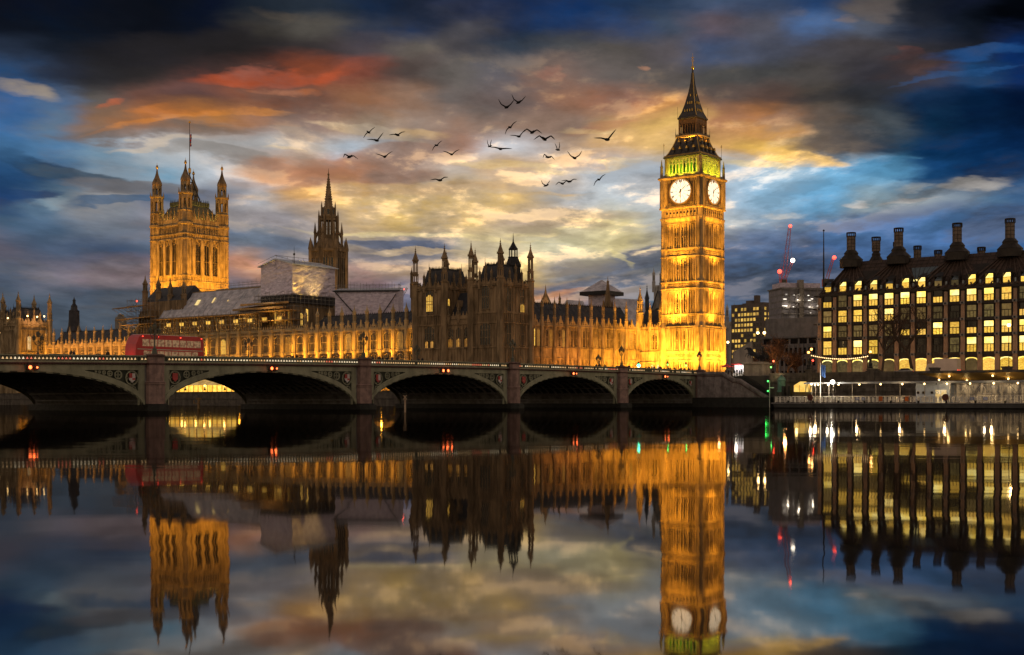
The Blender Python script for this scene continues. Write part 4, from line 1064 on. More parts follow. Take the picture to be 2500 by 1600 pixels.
mb = MB(); mb.add([(-.5,1,21.5),(8,1,21.5),(8,5,27.5),(-.5,5,27.5),(8,9,21.5),(-.5,9,21.5)],[(0,1,2,3),(3,2,4,5),(1,4,2),(0,3,5)],M['slate']); mb.build('roof', t)
spot(W(-53.6,58.5,7.), W(-53.6,65,19), 8000, SODIUM, 120, .9, .4)

# river front: bays along Y = 12.4, from the pavilion southwards
BWY = 4.96
def river_x(k): return -99 - k*BWY                              # position of buttress k
stor = [(6.,9.4,3,1.7),(11.2,14.6,3,1.9),(15.9,20.6,4,2.2)]
gothic_range('river_range','brightly floodlit river front range with golden buttresses and a bare slate roof',-93.6-BWY*9.09,12.4,RZ,9,BWY*1.01,3.6,22.3,28.6,stor,M['stone_floodlit'],26.3,13.,.66,None,M['stone_shaded'],.04,(M['win_amber'],),11)
gothic_range('scaffolded_range','floodlit river front range standing under white roof sheeting',-138.75-BWY*15,12.4,RZ,15,BWY,3.6,23.0,23.6,stor,M['stone_floodlit'],23.5,13.,.66,.3,M['stone_shaded'],.16,(M['win_amber'],M['win_warm']),12,slate=False,sub_gable=False)
gothic_range('distant_range','low far range of slim amber-lit pinnacles and pale slate roofs',-93.6-BWY*36.5,13.6,RZ,11,BWY*.985,3.6,21.,27.6,stor,M['stone_floodlit'],26.,12.,.55,None,M['stone_shaded'],.1,(M['win_amber'],),13)
rng2 = random.Random(21)
for k in range(0,10):
    e = 900 if k < 10 else 500
    x = river_x(k)+ (3.0 if k==0 else 0.)
    x = -98.6-5.01*k if k else -96.2
    spot(W(x,3.2,5.), W(x,12.,17.), 46000*rng2.uniform(.8,1.25), SODIUM, 20, .9, .15); spot(W(x+1.6,9.,4.6), W(x+2,12.4,12.), 2600, SODIUM, 110, .8, .2)
for k in range(10,25):
    x = -138.75-BWY*(k-10)-BWY
    spot(W(x,3.2,5.), W(x,12.,17.), 30000*rng2.uniform(.45,1.4), SODIUM, 20, .9, .15); spot(W(x+2,9.,4.6), W(x+2,12.4,12.), 2200, SODIUM, 110, .8, .2)
for k in range(0,24): point(W(-98.6-4.97*k+2.4,10.2,5.2), 420 if k < 5 else 200, SODIUM, .2)
for k in range(25,37):
    spot(W(river_x(k)-.4,4.,5.0), W(river_x(k),13.4,16.), 17000*rng2.uniform(.7,1.3), (1,.42,.06), 60, .8, .2)

# south end pavilion
def end_pavilion():
    S = M['stone']; X0, Y0 = -277.6, 4.2
    wl = lancet_mesh(1.9,5.0,4,M['win_white'],S); wd = lancet_mesh(1.9,5.,4,M['glass'],S); wm_ = lancet_mesh(1.9,2.6,3,M['win_warm'],S,())
    w = [(wl,.02,4.2,19.6,1),(wd,.02,9.2,19.6,1),(wm_,.02,4.2,15.8,1),(wd,-5,-.02,19.6,0),(wd,-5,-.02,12.,0),(wd,-25,-.02,19.6,0),(wd,.02,4.2,9.5,1),(wd,.02,9.2,9.5,1)]
    t = pavilion('end_pavilion','distant amber-lit pavilion with four pointed turrets and one white window',X0,Y0,[(-30,-20),(-10,0)],3.6,28.2,30.,(14.6,18.6,26.6),40.6,S,12.4,w)
    mb = MB(); mb.box(-20,-10,.5,11.5,3.6,24,S); crest(mb,-20,-10,.5,24,1.3,S,1.2); mb.build('link_wall', t)
    lm = MB(); lm.ball((0,0,0),.28,M['lamp_warm'],8,5); lmm = mesh_only(lm,'roof_lamp')
    for p in ((.35,3.4,31.6),(.35,7.2,31.5),(.35,10.0,31.8),(-6,-.4,30.9),(-12.,.2,25.9)): inst(lmm,t,p,0,'roof_lamp')
    for y, e in ((2.5,15000),(6.2,22000),(10.,22000)): spot(W(X0+5.5,Y0+y,4.6), W(X0,Y0+y,17), e, SODIUM, 110, .9, .3)
    spot(W(X0+5,Y0+5,27), W(X0,Y0+5,35), 2600, (1,.5,.2), 120, .9, .3)
end_pavilion()
# ------------------------------------------------------------------ great square tower far left
def square_tower():
    S = M['stone']; X0, Y0 = atd(453, 550); s = 19.3
    # local: front turret centre (north-east corner) at 0,0; tower goes to x = -s, y = s
    t = thing('square_tower','massive square floodlit tower with four crowned corner turrets and a flagpole','tower',X0,Y0)
    mb = MB(); a, b = -s-1.2, 1.2; c, d = -1.2, s+1.2
    mb.box(a,b,c,d,6,75.5,S)
    strings(mb,a,b,c,d,(48.5,51.8,54.0,69.6,71.6,75.4),S,.5,.55)
    mb.box(a-.1,b+.1,c-.1,d+.1,75.5,76.8,S)
    for f, lo, hi in (('e',-s+2.9,-2.9),('n',2.9,s-2.9)):
        pos = c if f == 'e' else b
        ribs(mb,lo,hi,46,48.3,22,S,f,pos,.2,.24); ribs(mb,lo,hi,72,75,15,S,f,pos,.25,.26)
        ribs(mb,lo,hi,52.,53.8,15,S,f,pos,.2,.4); ribs(mb,lo,hi,69.8,71.4,13,S,f,pos,.2,.4); ribs(mb,lo,hi,6,46,10,S,f,pos,.3,.4)
        for k in range(4):                                   # piers between the great windows
            q = lo+(hi-lo)*(k/3); 
            if f == 'e': mb.box(q-.75,q+.75,pos-.7,pos,54.2,69.4,S)
            else: mb.box(pos,pos+.7,q-.75,q+.75,54.2,69.4,S)
            for j in range(7):
                qq = q-1.4+2.8*j/6
                if f == 'e': mb.ring((qq,pos-.3,68.4+((j*37)%3)*.35),.26,.14,S,'y',6,.4)
                else: mb.ring((pos+.3,qq,68.4+((j*37)%3)*.35),.26,.14,S,'x',6,.4)
    mb.build('wall', t)
    wn = lancet_mesh(2.5,13.0,2,M['glass'],S,(.44,),'window',.75); sw = lancet_mesh(.55,2.3,1,M['glass'],S,(),'window',.15,False)
    for k in range(3):
        q = -s+2.9+(s-5.8)*(k+.5)/3; inst(wn,t,(q,c-.03,54.6),0,'window'); inst(wn,t,(b+.03,-q,54.6),R(90),'window')
    for k in range(15):
        q = -s+2.9+(s-5.8)*(k+.5)/15
        if k % 5 in (0,4) and False: continue
        inst(sw,t,(q,c-.03,72.3),0,'window'); inst(sw,t,(b+.03,-q,72.3),R(90),'window')
        if k % 2: inst(sw,t,(q,c-.03,46.),0,'window'); inst(sw,t,(b+.03,-q,46.),R(90),'window')
    # parapet
    mb = MB()
    for (p0,p1,y,ax) in ((-s+2.4,-2.4,c+.2,'x'),(2.4,s-2.4,b-.2,'y'),(-s+2.4,-2.4,d-.2,'x'),(2.4,s-2.4,a+.2,'y')):
        crest(mb,p0,p1,y,76.8,3.2,S,1.5,ax,.5)
        for k in range(6):
            q = p0+(p1-p0)*(k+.5)/6
            (mb.lathe(q,y,[(77,.3),(81.2,.25),(81.4,.4),(83.,.05)],6,S) if ax=='x' else mb.lathe(y,q,[(77,.3),(81.2,.25),(81.4,.4),(83.,.05)],6,S))
    mb.build('parapet', t)
    # turrets
    m = MB(); r = 2.75
    m.lathe(0,0,[(6,r),(75.2,r),(75.6,r+.5),(76.4,r+.5),(76.8,r),(81.,r),(81.4,r+.3),(81.8,r*.96)],8,S)
    for z in (48.5,51.8,54.,69.6,71.6): m.lathe(0,0,[(z-.3,r),(z-.22,r+.4),(z+.22,r+.4),(z+.3,r)],8,S)
    for q in range(8):
        an = math.pi/8+q*math.pi/4
        m.tube((r*math.cos(an),r*math.sin(an),6),(r*math.cos(an),r*math.sin(an),81),.26,S,4)
        an2 = q*math.pi/4; cc = r*math.cos(math.pi/8)
        m.x = Matrix.Rotation(an2,4,'Z')
        for k in range(14): m.box(cc,cc+.10,-.5,.5,55+k*1.0,55.14+k*1.0,S)
        m.box(cc,cc+.14,-.09,.09,10,80,S); m.x = None
    def open_stage(z0,z1,rr,w):
        m.lathe(0,0,[(z0,rr),(z0+.8,rr)],8,S); m.lathe(0,0,[(z1-1.4,rr),(z1,rr)],8,S)
        for q in range(8):
            an = math.pi/8+q*math.pi/4; m.tube((rr*.9*math.cos(an),rr*.9*math.sin(an),z0),(rr*.9*math.cos(an),rr*.9*math.sin(an),z1),w,S,5)
    open_stage(81.8,88.0,2.55,.55); m.lathe(0,0,[(88,2.6),(88.4,3.1),(89.0,3.1),(89.1,2.)],8,S)
    for q in range(8):
        an = math.pi/8+q*math.pi/4; m.tube((2.9*math.cos(an),2.9*math.sin(an),88.8),(2.9*math.cos(an),2.9*math.sin(an),91.),.25,S,4,.04)
    open_stage(89.,93.6,1.85,.4)
    m.lathe(0,0,[(93.5,1.9),(93.9,2.15),(94.8,2.1),(95.6,1.8),(97.2,1.05),(98.8,.55),(100.2,.32),(101.,.25)],8,M['stone_dark'])
    m.lathe(0,0,[(100.9,.25),(101.2,.6),(101.7,.62),(102.1,.3),(102.2,.5),(102.5,.1),(103.6,.03)],8,M['gilt'])
    tm = mesh_only(m,'turret')
    for (x,y) in ((0,0),(-s,0),(0,s),(-s,s)): inst(tm,t,(x,y,0),0,'turret')
    # iron roof and cresting
    G = mk('green_copper_roof',(.20,.185,.13),(.13,.12,.085),.8,.6)
    mb = MB(); cx, cy = -s/2, s/2
    mb.sq(cx,cy,[(77.5,9.2),(79,8.9),(84.6,5.6),(84.8,5.9),(86.4,5.9),(86.5,5.6)],G)
    for k in range(13):
        q = -5.6+11.2*k/12
        for f in range(4):
            mb.x = Matrix.Translation((cx,cy,0)) @ Matrix.Rotation(f*math.pi/2,4,'Z')
            mb.box(q-.09,q+.09,-6.05,-5.85,84.8,86.3,M['iron']); mb.lathe(q,-5.8,[(86.3,.16),(87.6,.04)],4,M['iron'])
            mb.tube((q*1.55,-8.85,79),(q,-5.65,84.6),.10,G,4); mb.x = None
    mb.build('roof', t)
    fm = MB()
    for (sx,sy) in ((-1,-1),(1,-1),(1,1),(-1,1)): fm.tube((cx+sx*3.4,cy+sy*3.4,86.4),(cx,cy,98.5),.28,M['iron'],5,.2)
    for z, f in ((89.5,.74),(92.5,.49),(95.5,.25)):
        for (p,q) in (((-1,-1),(1,-1)),((1,-1),(1,1)),((1,1),(-1,1)),((-1,1),(-1,-1))): fm.tube((cx+p[0]*3.4*f,cy+p[1]*3.4*f,z),(cx+q[0]*3.4*f,cy+q[1]*3.4*f,z),.12,M['iron'],4)
    fm.lathe(cx,cy,[(86,.40),(99,.32),(99.3,.5),(101.5,.5),(101.6,.20),(121.0,.12)],8,M['flagpole'] if 'flagpole' in M else M.setdefault('flagpole',mk('flagpole_paint',(.10,.09,.11),(.06,.055,.07),2.,.4)))
    fm.lathe(cx,cy,[(99.5,.62),(101.3,.62)],8,M['gilt']); fm.ball((cx,cy,121.3),.5,M['gilt'])
    fm.build('flagpole', t)
    def L(x,y,z): return W(X0+x,Y0+y,z)
    p0 = L(0,0,0)
    # flag, hanging limp
    fg = MB(); rr = random.Random(3)
    FR, FB, FW = mk('flag_red',(.5,.03,.05)), mk('flag_blue',(.03,.05,.25)), mk('flag_white',(.65,.62,.62))
    for k in range(7):
        for j in range(3):
            mt = FR if (j == 1 or k == 3) else (FW if (j+k) % 2 else FB)
            x0, x1 = .2+j*.33+.08*math.sin(k), .2+(j+1)*.33+.08*math.sin(k)
            z0 = 116.-k*.75
            fg.box(x0,x1,-.1*math.sin(j*2.+k),-.1*math.sin(j*2.+k)+.1,z0-.76,z0,mt)
    o = fg.build('flag'); o.location = L(cx,cy,0); o.rotation_euler = (0,0,RZ); tag(o,'small limp red white and blue flag hanging from the tall tower flagpole','flag')
    # floodlights
    for q in (-15,-10,-5): spot(L(q,-21,37), L(q,c,66), 43000, SODIUM, 100, .9, .5)
    for q in (3,10,17): spot(L(23,q,37), L(b,q,66), 46000, SODIUM, 100, .9, .5)
    spot(L(11,-11,38), L(0,0,58), 7500, SODIUM, 70, .9, .4)
    for q in (-14,-9.6,-5): spot(L(q,-.2,77.6), L(q,6,85), 900, (1,.72,.12), 130, .9, .2)
    for q in (5,9.6,14): spot(L(.4,q,77.6), L(-6,q,85), 900, (1,.72,.12), 130, .9, .2)
    for q in (-15,-10,-5): point(L(q,c+1.4,78.2), 60, (1,.7,.15), .2)
    for q in (5,10,15): point(L(b-1.4,q,78.2), 60, (1,.7,.15), .2)
square_tower()

# ------------------------------------------------------------------ octagonal spire behind the range
def octagon_tower():
    S = M['stone_dark']; X0, Y0 = atd(802, 450)
    t = thing('octagonal_spire','slender octagonal stone spire with open lantern behind the white sheeted box','spire',X0,Y0)
    mb = MB(); mb.lathe(0,0,[(6,6.5),(52.,6.5),(52.4,7.),(53.2,7.),(53.3,6.2)],8,S)
    for q in range(8):
        a = math.pi/8+q*math.pi/4; mb.lathe(6.5*math.cos(a),6.5*math.sin(a),[(20,.8),(53.,.75),(53.2,.95),(55.2,.6),(57.2,.04)],8,S)
        a2 = q*math.pi/4; mb.x = Matrix.Rotation(a2,4,'Z'); cc = 6.5*math.cos(math.pi/8)
        for y in (-.9,0,.9): mb.box(cc,cc+.25,y-.12,y+.12,30,51.5,S)
        crest(mb,-2.2,2.2,cc+.1,53.2,1.3,S,.7,'y',.3)
        for y in (-1.5,0,1.5): mb.lathe(cc+.2,y,[(50,.22),(54,.2),(56,.03)],5,S)
        mb.x = None
    mb.build('base_stage', t)
    wn = lancet_mesh(1.3,10.5,2,M['glass'],S,(.5,),'window',.2)
    for q in range(8):
        a = q*math.pi/4-math.pi/2
        for y in (-1.0,1.0):
            cc = 6.5*math.cos(math.pi/8)+.03; ca, sa = math.cos(a), math.sin(a)
            inst(wn,t,(cc*ca-y*sa,cc*sa+y*ca,40.),a+math.pi/2,'window')
    mb = MB(); mb.lathe(0,0,[(53.2,5.2),(55.,4.5),(56.8,3.6),(57.,3.4)],8,S)           # splayed buttress stage
    for q in range(8):
        a = math.pi/8+q*math.pi/4; ca, sa = math.cos(a), math.sin(a)
        mb.lathe(4.9*ca,4.9*sa,[(53,.45),(58.6,.4),(58.8,.55),(60.4,.3),(62.6,.03)],6,S) if q % 1 == 0 else None
        mb.tube((4.9*ca,4.9*sa,57),(3.2*ca,3.2*sa,60.5),.28,S,4)
    mb.build('buttress_stage', t)
    mb = MB(); mb.lathe(0,0,[(56.5,3.3),(58.2,3.3)],8,S); mb.lathe(0,0,[(63.2,3.3),(64.,3.3),(64.3,3.55),(64.8,3.5),(64.9,3.)],8,S); mb.lathe(0,0,[(58,.55),(64,.5)],8,S)
    for q in range(8):
        a = math.pi/8+q*math.pi/4; ca, sa = math.cos(a), math.sin(a)
        mb.tube((3.15*ca,3.15*sa,56.5),(3.15*ca,3.15*sa,64.3),.55,S,6); mb.lathe(3.5*ca,3.5*sa,[(56.5,.35),(64.6,.32),(66.8,.03)],6,S)
        a2 = q*math.pi/4; mb.x = Matrix.Rotation(a2,4,'Z'); mb.box(2.9,3.05,-.08,.08,58,63.4,S); mb.box(2.9,3.05,-1.1,1.1,60.7,60.9,S); mb.x = None
    mb.build('open_lantern', t)
    mb = MB(); mb.lathe(0,0,[(64.5,2.6),(67.5,2.35),(67.8,2.1)],8,S)
    for q in range(8):
        a = math.pi/8+q*math.pi/4; ca, sa = math.cos(a), math.sin(a)
        mb.lathe(2.5*ca,2.5*sa,[(64.5,.3),(68.3,.25),(69.8,.03)],6,S)
        a2 = q*math.pi/4; mb.x = Matrix.Rotation(a2,4,'Z'); mb.box(2.33,2.36,-.35,.35,65.2,67.,M['glass']); mb.x = None
    mb.build('upper_stage', t)
    mb = MB(); mb.lathe(0,0,[(67.6,1.55),(70.5,1.22),(70.7,1.5),(71.,1.15),(74.5,.78),(74.7,.95),(75,.72),(78.6,.25),(79.2,.4),(79.6,.15),(81.3,.03)],8,S)
    for q in range(8):
        a = math.pi/8+q*math.pi/4; ca, sa = math.cos(a), math.sin(a)
        for k in range(12):
            z = 68+k*.85; r = 1.55-(z-67.6)*.118; mb.box(r*ca-.1,r*ca+.1,r*sa-.1,r*sa+.1,z,z+.25,S)
    mb.build('spire', t)
    spot(W(X0+8,Y0-13,30), W(X0,Y0,48), 6500, (1,.55,.14), 80, .9, .4)
octagon_tower()

# ------------------------------------------------------------------ scaffolding and sheeting
def wrinkled(mb, p00, p10, p01, p11, nu, nv, amp, mat, seed):
    rr = random.Random(seed); P = [Vector(p) for p in (p00,p10,p01,p11)]
    n = (P[1]-P[0]).cross(P[2]-P[0]).normalized(); vs = []; fs = []
    for j in range(nv+1):
        for i in range(nu+1):
            u, v = i/nu, j/nv
            p = P[0]*(1-u)*(1-v)+P[1]*u*(1-v)+P[2]*(1-u)*v+P[3]*u*v
            k = amp if 0 < i < nu and 0 < j < nv else 0
            p = p+n*rr.uniform(-k,k); vs.append(tuple(p))
    for j in range(nv):
        for i in range(nu): a = j*(nu+1)+i; fs.append((a,a+1,a+nu+2,a+nu+1))
    mb.add(vs,fs,mat)
def scaffold(mb, x0, x1, y0, y1, z0, z1, step, lift, m, r=.055, brace=True, seed=1):
    rr = random.Random(seed); nx = max(1,round((x1-x0)/step)); ny = max(1,round((y1-y0)/step)); nz = max(1,round((z1-z0)/lift))
    xs = [x0+(x1-x0)*i/nx for i in range(nx+1)]; ys = [y0+(y1-y0)*i/ny for i in range(ny+1)]; zs = [z0+(z1-z0)*i/nz for i in range(nz+1)]
    for i, x in enumerate(xs):
        for j, y in enumerate(ys):
            if j in (0,ny) or i in (0,nx): mb.tube((x,y,z0),(x,y,z1+rr.uniform(.2,1.2)),r,m,4)
    for z in zs:
        for y in (ys[0],ys[-1]): mb.tube((x0-rr.uniform(.1,.8),y,z),(x1+rr.uniform(.1,.8),y,z),r,m,4)
        for x in (xs[0],xs[-1]): mb.tube((x,y0-.3,z),(x,y1+.3,z),r,m,4)
    if brace:
        for i in range(nx):
            for k in range(nz):
                if rr.random() < .55:
                    a, b = (xs[i],xs[i+1]) if rr.random()<.5 else (xs[i+1],xs[i]); mb.tube((a,y0,zs[k]),(b,y0,zs[k+1]),r*.9,m,4)
def sheeted_box():
    Y0 = 14.; Xc = onY(714, Y0); Xl = onY(637, Y0); Yn = onX(818, Xc)
    w, dp = Xc-Xl, Yn-Y0
    t = thing('sheeted_box','big boxy scaffold tower wrapped in crinkled white sheeting with a shallow gable','scaffold tower',Xc,Y0)
    z0, z1, za = 33.2, 42.1, 44.0
    for nm, pts, nu, nv, sd in (('sheeting',((-w,0,z0),(0,0,z0),(-w,0,z1),(0,0,z1)),13,16,5),('sheeting',((0,0,z0),(0,dp,z0),(0,0,z1),(0,dp,z1)),13,12,6)):
        mb = MB(); wrinkled(mb,*pts,nu,nv,.26,M['sheet'],sd); o = mb.build(nm,t)
        o['label'] = 'purplish crinkled end sheet' if sd == 5 else 'gold-lit side sheet'
    mb = MB(); wrinkled(mb,(-w,0,z1),(-w/2,0,z1),(-w/2,0.001,za),(-w/2,0,za),5,4,.0,M['sheet'],8); mb.tri((-w,0,z1),(0,0,z1),(-w/2,0,za),M['sheet'])
    mb.quad((-w,0,z0),(-w,dp,z0),(-w,dp,z1),(-w,0,z1),M['sheet']); mb.quad((-w,dp,z0),(0,dp,z0),(0,dp,z1),(-w,dp,z1),M['sheet'])
    mb.build('gable',t)
    mb = MB(); mb.ext([(-w-.8,z1-.15),(-w/2,za),(.8,z1-.15),(.8,z1+.1),(-w/2,za+.25),(-w-.8,z1+.1)],-.7,dp+.7,M['sheet_top']); mb.build('roof',t)
    mb = MB()
    for k in range(9):
        y = dp*k/8; mb.tube((.6,y,z1),(.6,y,z1+1.3),.05,M['steel'],4); mb.tube((-w/2,y,za+.2),(-w/2,y,za+1.3),.05,M['steel'],4)
    for (x,z) in ((.6,z1+1.2),(.6,z1+.7),(-w/2,za+1.2)): mb.tube((x,-.7,z),(x,dp+.7,z),.05,M['steel'],4)
    for f in (0.,.5,1.): mb.tube((-w-.8,-.5,z1+1.0*1),(-w/2,-.5,za+1.1),.05,M['steel'],4); mb.tube((-w/2,-.5,za+1.1),(.8,-.5,z1+1.0),.05,M['steel'],4)
    mb.lathe(.3,.4,[(z1,.12),(z1+2.6,.1),(z1+2.8,.35),(z1+3.2,.3),(z1+3.3,.08),(z1+5.4,.03)],6,M['iron'])
    mb.build('guard_rail',t)
    # dark scaffold lift under the box and timber fan
    mb = MB(); mb.box(-w-.3,.3,.2,dp,30.6,33.1,M['soffit']); mb.build('underside',t)
    mb = MB(); scaffold(mb,-w-1,1.6,-1.6,dp+1,29.6,33.2,1.7,1.2,M['steel'],.06,True,3); mb.build('scaffolding',t)
    mb = MB()
    mb.add([(-w-9,-3.4,29.4),(-1.,-3.4,30.6),(-1.,.8,30.9),(-w-9,.8,29.7)],[(0,1,2,3)],M['timber'])
    mb.box(-w-9,-.5,-3.5,-3.1,28.9,29.5,M['timber']); mb.box(-w-6,1.2,-3.0,-2.6,30.3,30.9,M['timber'])
    mb.box(-w-2,2.,-2.6,2,28.2,28.45,M['timber']); mb.box(-w+2,3.,-2.2,2,25.4,25.6,M['timber'])
    mb.build('boarding',t)
    mb = MB(); mb.box(-w+.5,-.5,1.,dp,20,30.6,M['stone_dark']); ribs(mb,-w+1,-1,22,30,9,M['stone_dark'],'e',1.,.3,.3); mb.build('wall',t)
    lw = lancet_mesh(.9,3.8,2,M['win_warm'],M['stone_dark'],(.5,),'window',.2,False)
    for x in (-w+5.5,-2.4): inst(lw,t,(x,.95,24.8),0,'window')
    inst(lw,t,(-.45,4.,24.),R(90),'window'); inst(lw,t,(-.45,6.2,25.4),R(90),'window')
    mb = MB(); scaffold(mb,-4.5,2.5,-1.8,1.5,18.5,29.5,1.4,1.8,M['steel'],.06,True,9); scaffold(mb,-w-3,-w+1.5,-1.8,1.,22,29,1.6,1.7,M['steel'],.06,True,10); mb.build('scaffolding',t)
    def L(x,y,z): return W(Xc+x,Y0+y,z)
    spot(L(3.2,1.6,30.6), L(0,1.4,40), 4200, (1,.60,.10), 62, .7, .2)  # added outside spots stand in for lamps behind the sheeting
    spot(L(5.,8.,30.), L(0,8.,38), 3800, (1,.66,.18), 70, .9, .3)
    spot(L(-w*.4,-6,24.), L(-w*.4,0,31), 1600, (1,.55,.10), 110, .9, .2); spot(L(-w-4,-6,25), L(-w-3,-2,30), 900, (1,.55,.1), 110, .9, .2)
    spot(L(-w*.5,-9,27), L(-w*.5,0,37), 900, (1,.8,.6), 90, .9, .3)
sheeted_box()
def sheeted_roof():
    Xa, Xb = onY(394, 13), onY(640, 13); Lx = Xb-Xa
    t = thing('sheeted_roof','long sloping temporary roof of wrinkled grey sheeting over the floodlit range','temporary roof',Xa,12.4)
    mb = MB(); wrinkled(mb,(0,-.4,28.0),(Lx,-.4,28.0),(0,5.6,36.4),(Lx,5.6,36.4),44,11,.20,M['sheet_blue'],15); mb.build('sheeting',t)
    mb = MB(); mb.add([(0,-.4,28),(0,5.6,36.4),(0,14,36.4),(0,18,28)],[(0,1,2,3)],M['sheet']); mb.quad((0,5.6,36.4),(Lx,5.6,36.4),(Lx,14,36.8),(0,14,36.8),M['sheet_top']); mb.quad((0,-.4,27.9),(Lx,-.4,27.9),(Lx,18,27.9),(0,18,27.9),M['soffit']); mb.build('deck',t)
    mb = MB()
    for k in range(10):                                            # lacing of the sheets
        x = Lx*k/9.5; mb.tube((x,-.45,28),(x+1.2,5.6,36.5),.07,M['sheet_top'],4)
        if k < 9: mb.tube((x+3.2,-.3,28.6),(x+5.6,5.2,36.1),.07,M['sheet_top'],4)
    for f in (.33,.66): mb.tube((0,-.4+6*f-.06,28+8.4*f),(Lx,-.4+6*f-.06,28+8.4*f),.06,M['sheet_top'],4)
    mb.tube((0,5.6,36.5),(Lx,5.6,36.5),.12,M['timber'],4); mb.tube((0,-.5,28),(Lx,-.5,28),.12,M['timber'],4)
    mb.build('lacing',t)
    mb = MB(); scaffold(mb,-1,Lx,-2.6,-.6,23.2,28.0,2.2,1.6,M['steel'],.06,True,31); mb.box(-1,Lx,-2.8,-.5,27.6,27.75,M['timber']); mb.build('scaffolding',t)
    mb = MB(); mb.box(.2,Lx,.6,12,21.5,27.85,M['stone_dark']); ribs(mb,1,Lx-1,22.5,27.8,40,M['stone_dark'],'e',.6,.3,.3); mb.build('attic_wall',t)
    lm = MB(); lm.box(-.9,.9,-.12,.12,.3,1.4,M['win_warm']); lm.box(-1.05,1.05,.121,.2,-.1,1.6,M['stone_dark']); l = mesh_only(lm,'lit_opening')
    for k in range(9):
        inst(l,t,(5.+k*6.6,-.3,25.1),0,'lit_opening')
    lm = MB(); lm.box(-.5,.5,-.1,0,0,2.6,M['lamp_window'] if 'lamp_window' in M else M.setdefault('lamp_window',glow('sheet_window',(1,.75,.3),1.0,(.8,.5,.15)))); l2 = mesh_only(lm,'lit_patch')
    for x, yy, z, s in ((16.,2.2,32.0,1.6),(23.4,2.6,32.4,.6),(31.,2.5,32.5,.35)): inst(l2,t,(x,yy-.15,z),0,'lit_patch',(s,1,.8 if s>.4 else .2)).rotation_euler = (R(-36),0,0)
    for k in range(7): spot(W(Xa+6+k*8.6,8.6,23.2), W(Xa+6+k*8.6,12,27), 420, (1,.55,.10), 130, .9, .2)
    # dark attic roof that still shows above the sheets
    a = thing('attic_roof','dark flat-topped roof strip rising just above the grey sheeting','roof',onY(530,24),24.)
    mb = MB(); mb.box(0,onY(640,24)-onY(530,24)+6,0,8,30,37.2,M['slate']); mb.box(-.3,onY(640,24)-onY(530,24)+6,-.3,8.3,37.2,37.7,M['stone_grey'])
    b = mb.build('roof',a); mb = MB(); scaffold(mb,0,onY(640,24)-onY(530,24)+6,-.2,4,37.6,39.2,2.2,.8,M['steel'],.045,False,5); mb.build('guard_rail',a)
sheeted_roof()
def sheeted_wing():
    p0 = W(onY(818,21),21); p1 = W(onY(972,31),31); d = p1-p0; L = d.length; rz = math.atan2(d.y,d.x)
    t = thing('sheeted_wing','low sheeted hoarding with a pale flat top right of the wrapped box','hoarding',onY(818,21),21,0,rz)
    mb = MB(); wrinkled(mb,(0,0,25),(L,0,25),(0,0,34.),(L,0,34.),24,8,.14,M['sheet'],25); mb.build('sheeting',t)
    mb = MB(); mb.add([(-.6,-.6,34.1),(L+.6,-.6,34.1),(L+.6,8,35.4),(-.6,8,35.4)],[(0,1,2,3)],M['sheet_top']); mb.box(-.6,L+.6,-.6,-.4,33.7,34.09,M['iron']); mb.quad((L,0,25),(L,8,25),(L,8,35),(L,0,34),M['sheet']); mb.build('roof',t)
    mb = MB(); scaffold(mb,0,L,.3,4,34.3,35.8,2.0,.7,M['steel'],.045,False,8); mb.tube((0,-.5,33.8),(7.5,-.6,25.5),.16,M['iron'],5); mb.tube((L-.5,-.5,33),(L-6,-.6,25),.14,M['iron'],5); mb.build('guard_rail',t)
    spot(W(onY(900,17),17,27.5), W(onY(900,27),27,31), 260, (1,.72,.6), 120, .9, .4)
sheeted_wing()
